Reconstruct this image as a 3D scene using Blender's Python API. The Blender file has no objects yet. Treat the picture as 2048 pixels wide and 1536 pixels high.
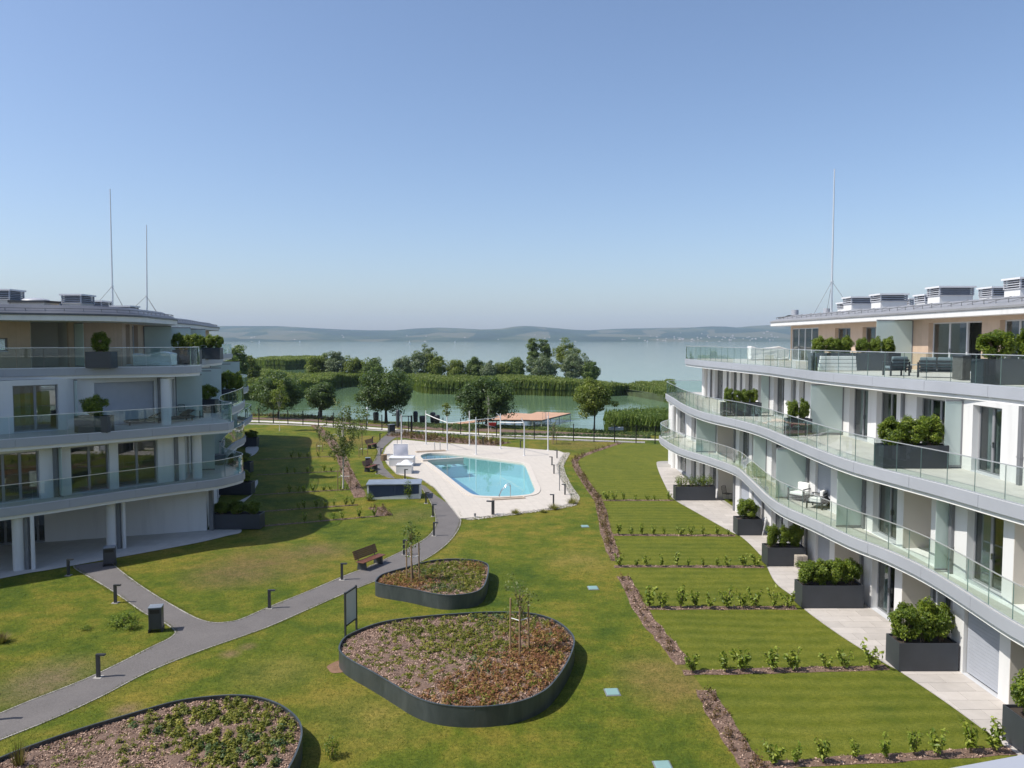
import bpy, bmesh, math, random
import numpy as np
from mathutils import Vector, Matrix
from mathutils.geometry import tessellate_polygon, delaunay_2d_cdt

scene = bpy.context.scene
col = scene.collection
R = math.radians
PI = math.pi

# ------------------------------------------------------------------ camera, sky, sun, exposure
FPX, CX, CY = 1539.0, 1024.0, 768.0          # photo focal length in photo pixels, photo centre
EYE = 11.05                                  # eye height over the lawn
PITCH = math.atan(88.0 / FPX)
cam_data = bpy.data.cameras.new("camera")
cam_data.sensor_width = 36.0
cam_data.lens = 36.0 * FPX / 2048.0
cam_data.clip_start = 0.1
cam_data.clip_end = 40000.0
cam = bpy.data.objects.new("camera", cam_data)
cam.location = (0, 0, EYE)
cam.rotation_euler = (PI / 2 - PITCH, 0, 0)
col.objects.link(cam)
scene.camera = cam

SUN_EL, SUN_AZ = R(53.0), R(13.0)            # shadows fall towards +X, a little towards +Y
sun_to = Vector((-math.cos(SUN_AZ) * math.cos(SUN_EL), -math.sin(SUN_AZ) * math.cos(SUN_EL), math.sin(SUN_EL)))
world = bpy.data.worlds.new("World")
scene.world = world
world.use_nodes = True
wn = world.node_tree
sky = wn.nodes.new("ShaderNodeTexSky")
sky.sky_type = 'NISHITA'
sky.sun_disc = False
sky.sun_elevation = SUN_EL
sky.sun_rotation = math.atan2(sun_to.x, sun_to.y)
sky.altitude = 100
sky.air_density = 1.0
sky.dust_density = 1.35
sky.ozone_density = 3.6
bg = wn.nodes["Background"]
bg.inputs["Strength"].default_value = 0.136
wb = wn.nodes.new("ShaderNodeMix"); wb.data_type = 'RGBA'; wb.blend_type = 'MULTIPLY'      # camera white balance
wb.inputs[0].default_value = 1.0; wb.inputs[7].default_value = (1.035, 1.0, 1.01, 1.0)
wn.links.new(sky.outputs[0], wb.inputs[6]); wn.links.new(wb.outputs[2], bg.inputs["Color"])

sl = bpy.data.lights.new("sun", 'SUN')
sl.energy = 4.6
sl.angle = R(0.53)
sl.color = (1.0, 0.955, 0.88)
so = bpy.data.objects.new("sun", sl)
so.location = (-60, -20, 80)
so.rotation_euler = (-sun_to).to_track_quat('-Z', 'Y').to_euler()
col.objects.link(so)

vs = scene.view_settings
vs.view_transform = 'Standard'
vs.look = 'None'
vs.exposure = 0.25
vs.gamma = 1.0
vs.use_curve_mapping = False
scene.render.engine = 'CYCLES'
cy = scene.cycles
cy.max_bounces = 8
cy.diffuse_bounces = 3
cy.glossy_bounces = 3
cy.transmission_bounces = 4
cy.transparent_max_bounces = 24
cy.volume_bounces = 0
cy.use_denoising = True
cy.sample_clamp_indirect = 6.0

# ------------------------------------------------------------------ pixel -> place
_c, _s = math.cos(PITCH), math.sin(PITCH)
def ray(px, py):
    x = (px - CX) / FPX; y = -(py - CY) / FPX
    return Vector((x, _c + y * _s, -_s + y * _c))
def G(px, py, z=0.0):
    "point of the level plane z that the photo shows at px, py"
    d = ray(px, py); t = (z - EYE) / d.z
    return (d.x * t, d.y * t)
def atY(px, py, Y):
    d = ray(px, py); t = Y / d.y
    return (d.x * t, Y, EYE + d.z * t)
def on_line(px, py, p0, p1):
    "distance along the plan line p0-p1 where the photo column px meets it"
    d = ray(px, py); e = Vector((p1[0] - p0[0], p1[1] - p0[1]))
    L = e.length; e /= L
    # t*d = p0 + s*e   (plan)
    det = d.x * (-e.y) + e.x * d.y
    t = (p0[0] * (-e.y) + e.x * p0[1]) / det
    return Vector((d.x * t - p0[0], d.y * t - p0[1])).dot(e)
def GL(pts, z=0.0):
    return [G(a, b, z) for a, b in pts]

def smooth(pts, n=6, closed=False):
    "Catmull-Rom through plan points"
    out = []
    P = [Vector(p) for p in pts]
    N = len(P)
    segs = N if closed else N - 1
    for i in range(segs):
        if closed:
            a, b, c, d = P[i - 1], P[i], P[(i + 1) % N], P[(i + 2) % N]
        else:
            a = P[max(i - 1, 0)]; b = P[i]; c = P[i + 1]; d = P[min(i + 2, N - 1)]
        for k in range(n):
            t = k / n
            out.append(tuple(0.5 * ((2 * b) + (c - a) * t + (2 * a - 5 * b + 4 * c - d) * t * t + (3 * b - a - 3 * c + d) * t ** 3)))
    if not closed:
        out.append(tuple(P[-1]))
    return out
def area(poly):
    return 0.5 * sum(poly[i][0] * poly[(i + 1) % len(poly)][1] - poly[(i + 1) % len(poly)][0] * poly[i][1] for i in range(len(poly)))
def ccw(poly):
    return list(poly) if area(poly) > 0 else list(reversed(poly))
def offset_open(pts, d):
    "shift an open plan curve to its left by d"
    out = []
    for i, p in enumerate(pts):
        a = Vector(pts[max(i - 1, 0)]); b = Vector(pts[min(i + 1, len(pts) - 1)])
        t = (b - a).normalized()
        out.append((p[0] - t.y * d, p[1] + t.x * d))
    return out
def offset_closed(pts, d):
    "shrink a ccw outline by d"
    out = []; N = len(pts)
    for i in range(N):
        a = Vector(pts[i - 1]); b = Vector(pts[(i + 1) % N])
        t = (b - a).normalized()
        out.append((pts[i][0] - t.y * d, pts[i][1] + t.x * d))
    return out
def arclen(pts):
    s = [0.0]
    for a, b in zip(pts, pts[1:]):
        s.append(s[-1] + math.hypot(b[0] - a[0], b[1] - a[1]))
    return s
def sample(pts, S, s):
    s = min(max(s, 0), S[-1])
    i = int(np.searchsorted(S, s)) - 1
    i = min(max(i, 0), len(pts) - 2)
    t = (s - S[i]) / max(S[i + 1] - S[i], 1e-9)
    return tuple(pts[i][k] + (pts[i + 1][k] - pts[i][k]) * t for k in range(len(pts[0])))
def inside(poly, x, y):
    "vectorised point in polygon"
    x = np.asarray(x); y = np.asarray(y)
    r = np.zeros(x.shape, bool); n = len(poly)
    for i in range(n):
        x0, y0 = poly[i]; x1, y1 = poly[(i + 1) % n]
        if y0 == y1: continue
        c = ((y0 > y) != (y1 > y)) & (x < (x1 - x0) * (y - y0) / (y1 - y0) + x0)
        r ^= c
    return r

# ------------------------------------------------------------------ materials
def nmat(name):
    m = bpy.data.materials.new(name); m.use_nodes = True
    return m, m.node_tree.nodes, m.node_tree.links, m.node_tree.nodes["Principled BSDF"]
def rgba(c): return (c[0], c[1], c[2], 1.0)
def ramp(N, L, src, stops):
    r = N.new("ShaderNodeValToRGB"); L.new(src, r.inputs[0])
    e = r.color_ramp.elements
    while len(e) > 1: e.remove(e[-1])
    e[0].position = stops[0][0]; e[0].color = rgba(stops[0][1])
    for p, c in stops[1:]:
        k = e.new(p); k.color = rgba(c)
    return r.outputs[0]
def coords(N, kind="Object"):
    return N.new("ShaderNodeTexCoord").outputs[kind]
def geo_pos(N): return N.new("ShaderNodeNewGeometry").outputs["Position"]
def noise(N, L, vec, scale, detail=4, rough=0.55, out="Fac", dist=0.0):
    n = N.new("ShaderNodeTexNoise"); n.inputs["Scale"].default_value = scale
    n.inputs["Detail"].default_value = detail; n.inputs["Roughness"].default_value = rough
    n.inputs["Distortion"].default_value = dist
    if vec is not None: L.new(vec, n.inputs["Vector"])
    return n.outputs[out]
def mixc(N, L, fac, a, b, mode='MIX'):
    m = N.new("ShaderNodeMix"); m.data_type = 'RGBA'; m.blend_type = mode
    def put(i, v):
        s = m.inputs[i]
        if hasattr(v, "is_linked"): L.new(v, s)
        elif isinstance(v, (int, float)): s.default_value = v
        else: s.default_value = rgba(v)
    put(0, fac); put(6, a); put(7, b)
    return m.outputs[2]
def mathn(N, L, op, a, b=None, c=None):
    m = N.new("ShaderNodeMath"); m.operation = op
    for i, v in enumerate((a, b, c)):
        if v is None: continue
        if hasattr(v, "is_linked"): L.new(v, m.inputs[i])
        else: m.inputs[i].default_value = v
    return m.outputs[0]
def bump(N, L, h, strength=0.3, dist=0.02):
    b = N.new("ShaderNodeBump"); b.inputs["Strength"].default_value = strength; b.inputs["Distance"].default_value = dist
    L.new(h, b.inputs["Height"]); return b.outputs[0]
def scaled(N, L, vec, s):
    m = N.new("ShaderNodeMapping"); m.inputs["Scale"].default_value = s; L.new(vec, m.inputs["Vector"]); return m.outputs[0]
def simple(name, c, rough=0.6, var=0.12, scale=3.0, metal=0.0, bmp=0.15, spec=0.5, bscale=40.0):
    "painted / cast surface: slow colour drift, fine relief, uneven gloss"
    m, N, L, B = nmat(name)
    P = geo_pos(N)
    f = noise(N, L, P, scale, 6, 0.6)
    lo = tuple(v * (1 - var) for v in c); hi = tuple(min(v * (1 + var), 1) for v in c)
    L.new(ramp(N, L, f, [(0.25, lo), (0.75, hi)]), B.inputs["Base Color"])
    B.inputs["Metallic"].default_value = metal
    B.inputs["Specular IOR Level"].default_value = spec
    f2 = noise(N, L, P, bscale, 5, 0.6)
    L.new(mathn(N, L, 'MULTIPLY_ADD', f2, 0.25, rough - 0.12), B.inputs["Roughness"])
    if bmp: L.new(bump(N, L, f2, bmp, 0.01), B.inputs["Normal"])
    return m
def schlick(N, L, ior, boost=0.0, normal=None):
    lw = N.new("ShaderNodeLayerWeight"); lw.inputs[0].default_value = 0.5
    if normal is not None: L.new(normal, lw.inputs["Normal"])
    r0 = ((ior - 1) / (ior + 1)) ** 2 + boost
    return mathn(N, L, 'MULTIPLY_ADD', mathn(N, L, 'POWER', lw.outputs["Facing"], 5.0), 1 - r0, r0)
def glassy(name, tint, ior=1.5, rough=0.0, gloss=1.0, boost=0.0):
    "thin sheet: lets light straight through, reflects by angle"
    m, N, L, B = nmat(name)
    N.remove(B)
    t = N.new("ShaderNodeBsdfTransparent"); t.inputs[0].default_value = rgba(tint)
    g = N.new("ShaderNodeBsdfGlossy"); g.inputs["Roughness"].default_value = rough; g.inputs[0].default_value = (gloss, gloss, gloss, 1)
    fac = schlick(N, L, ior, boost)
    mx = N.new("ShaderNodeMixShader"); L.new(fac, mx.inputs[0]); L.new(t.outputs[0], mx.inputs[1]); L.new(g.outputs[0], mx.inputs[2])
    L.new(mx.outputs[0], N["Material Output"].inputs[0])
    return m
def leafmat(name, dark, mid, light, rough=0.5, trans=0.3):
    "leaves: each leaf has its own tint value v; light passes through in part"
    m, N, L, B = nmat(name)
    a = N.new("ShaderNodeAttribute"); a.attribute_name = "v"
    c = ramp(N, L, a.outputs["Fac"], [(0.0, dark), (0.5, mid), (1.0, light)])
    L.new(c, B.inputs["Base Color"]); B.inputs["Roughness"].default_value = rough
    B.inputs["Specular IOR Level"].default_value = 0.35
    tr = N.new("ShaderNodeBsdfTranslucent"); L.new(mixc(N, L, 0.5, c, (0.25, 0.35, 0.03), 'MIX'), tr.inputs[0])
    mx = N.new("ShaderNodeMixShader"); mx.inputs[0].default_value = trans
    L.new(B.outputs[0], mx.inputs[1]); L.new(tr.outputs[0], mx.inputs[2])
    L.new(mx.outputs[0], N["Material Output"].inputs[0])
    return m

M = {}
def m_render():
    "painted render: faint rain streaks and cloudy tone changes"
    m, N, L, B = nmat('white_render')
    P = geo_pos(N)
    st = noise(N, L, scaled(N, L, P, (2.2, 2.2, 0.22)), 1.0, 5, 0.6); cl = noise(N, L, P, 0.5, 4, 0.5); fi = noise(N, L, P, 55, 4, 0.6)
    c = ramp(N, L, st, [(0.30, (0.60, 0.595, 0.58)), (0.48, (0.67, 0.665, 0.65)), (0.8, (0.69, 0.685, 0.67))])
    c = mixc(N, L, mathn(N, L, 'MULTIPLY', cl, 0.18), c, (0.56, 0.56, 0.55))
    L.new(c, B.inputs["Base Color"]); B.inputs["Roughness"].default_value = 0.75
    L.new(bump(N, L, fi, 0.08, 0.01), B.inputs["Normal"])
    return m
M['white'] = m_render()
M['fascia'] = simple('fascia_panel', (0.355, 0.37, 0.405), 0.45, 0.07, 0.6, bmp=0.02)
M['soffit'] = simple('soffit_render', (0.74, 0.73, 0.71), 0.8, 0.03, 0.6, bmp=0.06)
M['beige'] = simple('beige_render', (0.60, 0.56, 0.50), 0.8, 0.04, 0.8, bmp=0.08)
M['frame'] = simple('window_frame_grey', (0.22, 0.225, 0.235), 0.4, 0.06, bmp=0.02)
M['framelight'] = simple('window_frame_silver', (0.52, 0.53, 0.55), 0.4, 0.05, bmp=0.02)
M['pipe'] = simple('downpipe_grey', (0.17, 0.175, 0.185), 0.45, 0.08, bmp=0.02)
M['anthracite'] = simple('anthracite_panel', (0.040, 0.046, 0.056), 0.38, 0.18, 1.2, bmp=0.03)
M['blind'] = simple('roller_shutter', (0.36, 0.38, 0.42), 0.5, 0.05, bmp=0.02)
M['interior'] = simple('room_wall', (0.52, 0.50, 0.47), 0.85, 0.08, bmp=0.0)
M['curtain'] = simple('curtain_cloth', (0.72, 0.71, 0.69), 0.9, 0.05, bmp=0.1)
M['darkmetal'] = simple('dark_metal', (0.035, 0.037, 0.042), 0.45, 0.15, bmp=0.03)
M['steel'] = simple('stainless_steel', (0.62, 0.63, 0.65), 0.25, 0.05, metal=1.0, bmp=0.0)
M['rail'] = simple('rail_metal', (0.66, 0.68, 0.70), 0.35, 0.04, metal=0.6, bmp=0.0)
M['glass'] = glassy('balustrade_glass', (0.90, 0.945, 0.925), 1.45)
M['glassedge'] = simple('glass_edge', (0.20, 0.30, 0.28), 0.2, 0.05, bmp=0)
M['glassteal'] = glassy('balustrade_glass_edge', (0.84, 0.91, 0.90), 1.45)
M['pane'] = glassy('window_pane', (0.62, 0.68, 0.68), 1.65, boost=0.05)
def m_frost():
    m, N, L, B = nmat('frosted_glass')
    B.inputs["Base Color"].default_value = (0.60, 0.68, 0.65, 1); B.inputs["Roughness"].default_value = 0.28
    P = geo_pos(N); f = noise(N, L, P, 0.8, 4)
    L.new(ramp(N, L, f, [(0.3, (0.62, 0.70, 0.67)), (0.7, (0.69, 0.76, 0.73))]), B.inputs["Base Color"])
    tr = N.new("ShaderNodeBsdfTranslucent"); tr.inputs[0].default_value = (0.62, 0.74, 0.70, 1)
    mx = N.new("ShaderNodeMixShader"); mx.inputs[0].default_value = 0.38
    L.new(B.outputs[0], mx.inputs[1]); L.new(tr.outputs[0], mx.inputs[2]); L.new(mx.outputs[0], N["Material Output"].inputs[0])
    return m
M['frost'] = m_frost()
def m_tile(name, c, sx, sy, mortar=0.012, dark=0.75, var=0.08, rot=0.0, offset=0.0):
    m, N, L, B = nmat(name)
    P = geo_pos(N)
    mp = N.new("ShaderNodeMapping"); mp.inputs["Rotation"].default_value = (0, 0, rot); L.new(P, mp.inputs["Vector"])
    b = N.new("ShaderNodeTexBrick"); L.new(mp.outputs[0], b.inputs["Vector"])
    b.offset = offset; b.inputs["Scale"].default_value = 1.0
    b.inputs["Brick Width"].default_value = sx; b.inputs["Row Height"].default_value = sy
    b.inputs["Mortar Size"].default_value = mortar; b.inputs["Mortar Smooth"].default_value = 0.3
    b.inputs["Color1"].default_value = rgba(tuple(v * (1 - var) for v in c)); b.inputs["Color2"].default_value = rgba(tuple(min(1, v * (1 + var)) for v in c))
    b.inputs["Mortar"].default_value = rgba(tuple(v * dark for v in c))
    f = noise(N, L, P, 2.5, 6, 0.65)
    L.new(mixc(N, L, 0.35, b.outputs["Color"], ramp(N, L, f, [(0.3, tuple(v * 0.8 for v in c)), (0.7, tuple(min(1, v * 1.12) for v in c))])), B.inputs["Base Color"])
    B.inputs["Roughness"].default_value = 0.7
    f2 = noise(N, L, P, 50, 4)
    L.new(bump(N, L, mathn(N, L, 'SUBTRACT', mathn(N, L, 'MULTIPLY', f2, 0.3), b.outputs["Fac"]), 0.25, 0.006), B.inputs["Normal"])
    return m
M['terrace'] = m_tile('terrace_tile', (0.50, 0.48, 0.44), 0.6, 0.6)
M['deck'] = m_tile('pool_deck_tile', (0.53, 0.48, 0.415), 0.6, 0.3, 0.012, 0.72, 0.04, R(-12))
M['coping'] = simple('pool_coping_stone', (0.57, 0.515, 0.445), 0.6, 0.05, 2.0)
M['paver'] = simple('patio_paver_stone', (0.545, 0.50, 0.455), 0.7, 0.10, 1.7, bmp=0.2)
M['sand'] = simple('joint_sand', (0.32, 0.30, 0.27), 0.9, 0.1)

# ------------------------------------------------------------------ mesh building
def wloc(o):
    v = Vector((0, 0, 0))
    while o is not None:
        v += o.location; o = o.parent
    return v
def setp(o, label=None, cat=None, group=None, kind=None):
    if label: o["label"] = label
    if cat: o["category"] = cat
    if group: o["group"] = group
    if kind: o["kind"] = kind
    return o
def link(name, me, mat=None, parent=None, local=False):
    o = bpy.data.objects.new(name, me); col.objects.link(o)
    if mat is not None:
        me.materials.clear(); me.materials.append(M[mat] if isinstance(mat, str) else mat)
    if parent is not None:
        o.parent = parent
        if not local: o.location = -wloc(parent)
    return o
def empty(name, loc=(0, 0, 0), rz=0.0, label=None, cat=None, group=None):
    o = bpy.data.objects.new(name, None); col.objects.link(o)
    o.empty_display_size = 0.3
    o.location = loc; o.rotation_euler = (0, 0, rz)
    setp(o, label, cat, group)
    return o
def copy_tree(o, parent=None):
    c = o.copy(); col.objects.link(c)
    if parent is not None: c.parent = parent
    for ch in o.children: copy_tree(ch, c)
    return c
class MB:
    def __init__(s): s.v = []; s.f = []; s.sm = []; s.open = False
    def add(s, vs, fs, sm=False):
        b = len(s.v); s.v += [tuple(p) for p in vs]
        s.f += [tuple(b + i for i in f) for f in fs]; s.sm += [sm] * len(fs)
        return s
    def box(s, x0, y0, z0, x1, y1, z1):
        x0, x1 = min(x0, x1), max(x0, x1); y0, y1 = min(y0, y1), max(y0, y1); z0, z1 = min(z0, z1), max(z0, z1)
        v = [(x0, y0, z0), (x1, y0, z0), (x1, y1, z0), (x0, y1, z0), (x0, y0, z1), (x1, y0, z1), (x1, y1, z1), (x0, y1, z1)]
        return s.add(v, [(3, 2, 1, 0), (4, 5, 6, 7), (0, 1, 5, 4), (1, 2, 6, 5), (2, 3, 7, 6), (3, 0, 4, 7)])
    def obox(s, fr, a0, a1, d0, d1, z0, z1):
        "box in a wall frame: along, inward, up"
        o, e, n = fr
        a0, a1 = min(a0, a1), max(a0, a1); d0, d1 = min(d0, d1), max(d0, d1)
        q = [(a0, d0), (a1, d0), (a1, d1), (a0, d1)]
        if e[0] * n[1] - e[1] * n[0] < 0: q.reverse()
        P = [(o[0] + e[0] * a + n[0] * d, o[1] + e[1] * a + n[1] * d) for a, d in q]
        v = [(x, y, z0) for x, y in P] + [(x, y, z1) for x, y in P]
        return s.add(v, [(3, 2, 1, 0), (4, 5, 6, 7), (0, 1, 5, 4), (1, 2, 6, 5), (2, 3, 7, 6), (3, 0, 4, 7)])
    def prism(s, poly, z0, z1, bottom=True, top=True, sm=False):
        poly = ccw(poly); n = len(poly)
        tri = tessellate_polygon([[Vector((x, y, 0)) for x, y in poly]])
        v = [(x, y, z0) for x, y in poly] + [(x, y, z1) for x, y in poly]
        f = []
        for t in tri:
            a, b, c = t
            cr = (poly[b][0] - poly[a][0]) * (poly[c][1] - poly[a][1]) - (poly[b][1] - poly[a][1]) * (poly[c][0] - poly[a][0])
            if cr < 0: a, b, c = a, c, b
            if top: f.append((a + n, b + n, c + n))
            if bottom: f.append((c, b, a))
        s.add(v, f)
        s.add(v, [(i, (i + 1) % n, (i + 1) % n + n, i + n) for i in range(n)], sm)
        return s
    def sheet(s, poly, z, holes=()):
        s.open = True
        loops = [ccw(poly)] + [ccw(h) for h in holes]
        flat = [p for l in loops for p in l]
        tri = tessellate_polygon([[Vector((x, y, 0)) for x, y in l] for l in loops])
        f = []
        for a, b, c in tri:
            cr = (flat[b][0] - flat[a][0]) * (flat[c][1] - flat[a][1]) - (flat[b][1] - flat[a][1]) * (flat[c][0] - flat[a][0])
            f.append((a, b, c) if cr > 0 else (a, c, b))
        return s.add([(x, y, z) for x, y in flat], f)
    def band(s, pts, z0, z1, th, closed=False, sm=True):
        "upright strip of thickness th (to the left of the path)"
        q = offset_closed(pts, th) if closed else offset_open(pts, th)
        n = len(pts)
        v = [(x, y, z0) for x, y in pts] + [(x, y, z1) for x, y in pts] + [(x, y, z1) for x, y in q] + [(x, y, z0) for x, y in q]
        f = []
        for i in range(n if closed else n - 1):
            j = (i + 1) % n
            f += [(i, j, j + n, i + n), (i + n, j + n, j + 2 * n, i + 2 * n), (i + 2 * n, j + 2 * n, j + 3 * n, i + 3 * n), (i + 3 * n, j + 3 * n, j, i)]
        if not closed:
            f += [(0, n, 2 * n, 3 * n), (n - 1, 4 * n - 1, 3 * n - 1, 2 * n - 1)]
        return s.add(v, f)
    def tube(s, pts, r, n=8, cap=True, sm=True):
        P = [Vector(p) for p in pts]
        rr = r if isinstance(r, (list, tuple)) else [r] * len(P)
        v = []; f = []
        up = Vector((0, 0, 1))
        for i, p in enumerate(P):
            t = (P[min(i + 1, len(P) - 1)] - P[max(i - 1, 0)]).normalized()
            a = t.cross(up)
            if a.length < 1e-3: a = t.cross(Vector((1, 0, 0)))
            a.normalize(); b = t.cross(a)
            for k in range(n):
                w = 2 * PI * k / n
                v.append(p + (a * math.cos(w) + b * math.sin(w)) * rr[i])
        for i in range(len(P) - 1):
            for k in range(n):
                f.append((i * n + k, i * n + (k + 1) % n, (i + 1) * n + (k + 1) % n, (i + 1) * n + k))
        s.add(v, f, sm)
        if cap:
            s.add(v[:n], [tuple(range(n))]); s.add(v[-n:], [tuple(reversed(range(n)))])
        return s
    def mesh(s, name="mesh"):
        me = bpy.data.meshes.new(name); me.from_pydata(s.v, [], s.f); me.update()
        if any(s.sm): me.polygons.foreach_set("use_smooth", s.sm)
        if s.open: return me
        bm = bmesh.new(); bm.from_mesh(me)
        bmesh.ops.recalc_face_normals(bm, faces=bm.faces)
        bm.to_mesh(me); bm.free()
        return me
    def build(s, name, mat, parent=None, local=False):
        return link(name, s.mesh(name), mat, parent, local)
def bevel_box_mesh(name, x0, y0, z0, x1, y1, z1, w=0.02, seg=2):
    me = MB().box(x0, y0, z0, x1, y1, z1).mesh(name)
    bm = bmesh.new(); bm.from_mesh(me)
    bmesh.ops.bevel(bm, geom=list(bm.edges), offset=w, segments=seg, affect='EDGES', profile=0.5)
    bm.to_mesh(me); bm.free()
    return me

# ------------------------------------------------------------------ leaves
def leaf_mesh(name, pos, nrm, size, tint, aspect=0.5, fold=0.15, rng=None):
    "one small folded diamond per leaf"
    rng = rng or np.random.default_rng(1)
    pos = np.asarray(pos, float); nrm = np.asarray(nrm, float); n = len(pos)
    nrm = nrm / np.maximum(np.linalg.norm(nrm, axis=1, keepdims=True), 1e-6)
    rv = rng.normal(size=(n, 3)); u = np.cross(nrm, rv); u /= np.maximum(np.linalg.norm(u, axis=1, keepdims=True), 1e-6)
    w = np.cross(nrm, u)
    size = np.broadcast_to(np.asarray(size, float), (n,))[:, None]
    a = pos - u * size * 0.5; b = pos + w * size * aspect * 0.5 + nrm * size * fold
    c = pos + u * size * 0.5; d = pos - w * size * aspect * 0.5 + nrm * size * fold
    V = np.stack([a, b, c, d], 1).reshape(-1, 3)
    me = bpy.data.meshes.new(name)
    me.vertices.add(4 * n); me.vertices.foreach_set("co", V.ravel())
    idx = np.arange(4 * n).reshape(n, 4)
    F = np.concatenate([idx[:, [0, 1, 2]], idx[:, [0, 2, 3]]], 1).reshape(-1)
    me.loops.add(len(F)); me.loops.foreach_set("vertex_index", F.astype(np.int32))
    me.polygons.add(2 * n); me.polygons.foreach_set("loop_start", np.arange(0, 6 * n, 3, dtype=np.int32))
    me.polygons.foreach_set("loop_total", np.full(2 * n, 3, np.int32))
    at = me.attributes.new("v", 'FLOAT', 'POINT')
    at.data.foreach_set("value", np.repeat(np.clip(tint, 0, 1), 4).astype(np.float32))
    me.update(); me.validate()
    return me
def tri_mesh(name, A, B, C, tint):
    "loose triangles (blades, chips)"
    n = len(A); V = np.stack([A, B, C], 1).reshape(-1, 3)
    me = bpy.data.meshes.new(name)
    me.vertices.add(3 * n); me.vertices.foreach_set("co", V.ravel())
    me.loops.add(3 * n); me.loops.foreach_set("vertex_index", np.arange(3 * n, dtype=np.int32))
    me.polygons.add(n); me.polygons.foreach_set("loop_start", np.arange(0, 3 * n, 3, dtype=np.int32))
    me.polygons.foreach_set("loop_total", np.full(n, 3, np.int32))
    at = me.attributes.new("v", 'FLOAT', 'POINT')
    at.data.foreach_set("value", np.repeat(np.clip(tint, 0, 1), 3).astype(np.float32))
    me.update(); me.validate()
    return me
def ball(rng, n):
    d = rng.normal(size=(n, 3)); d /= np.linalg.norm(d, axis=1, keepdims=True); return d
ORD = ["first", "second", "third", "fourth", "fifth", "sixth", "seventh", "eighth", "ninth", "tenth", "eleventh", "twelfth", "thirteenth", "fourteenth", "fifteenth", "sixteenth", "seventeenth", "eighteenth"]

# ================================================================== SETTING
WATER_Z = -1.2
shore_px = [(500, 829), (560, 830), (610, 831), (660, 835), (700, 841), (760, 844), (830, 845), (900, 848), (1000, 851), (1100, 855), (1210, 862), (1340, 866)]
shore = [(-400, 240), (-160, 190), (-110, 168), (-80, 150), (-60, 134)] + GL(shore_px, WATER_Z) + [(32, 99), (60, 96), (160, 92), (400, 90)]
_sx = np.array([p[0] for p in shore]); _sy = np.array([p[1] for p in shore])
def Ys(x): return np.interp(x, _sx, _sy)
def terrain(x, y):
    d = Ys(x) - y
    return np.interp(d, [-30, -4, 0, 1.2, 6, 13, 22], [-3.2, -1.9, -1.2, -0.95, -0.5, -0.15, 0.0])

pool_out = ccw(smooth(GL([(835, 911), (857, 906.5), (902, 907.6), (958, 914), (1014, 921), (1040, 924.5), (1053, 926.5), (1060.5, 932), (1067, 946), (1076, 967), (1081, 979), (1077, 987.5), (1063, 992.5), (1026, 996), (981, 996.5), (947, 994), (925, 986), (891, 959), (857, 932), (835, 918)]), 5, True))
pool_in = offset_closed(pool_out, 0.42)
deck_poly = GL([(919, 1038.5), (889, 1000), (868, 976), (844, 960), (821, 954.5), (793, 949), (774, 929), (765, 911), (771, 896), (786, 881.5), (810, 880), (850, 884), (893, 887), (1003, 893), (1060, 898), (1118, 902.5), (1129, 906.5), (1122, 917), (1114, 931), (1118, 949), (1128, 970), (1142, 992), (1143, 998), (1135, 1010), (1100, 1017), (1059, 1024.5), (1000, 1031)])

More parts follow.
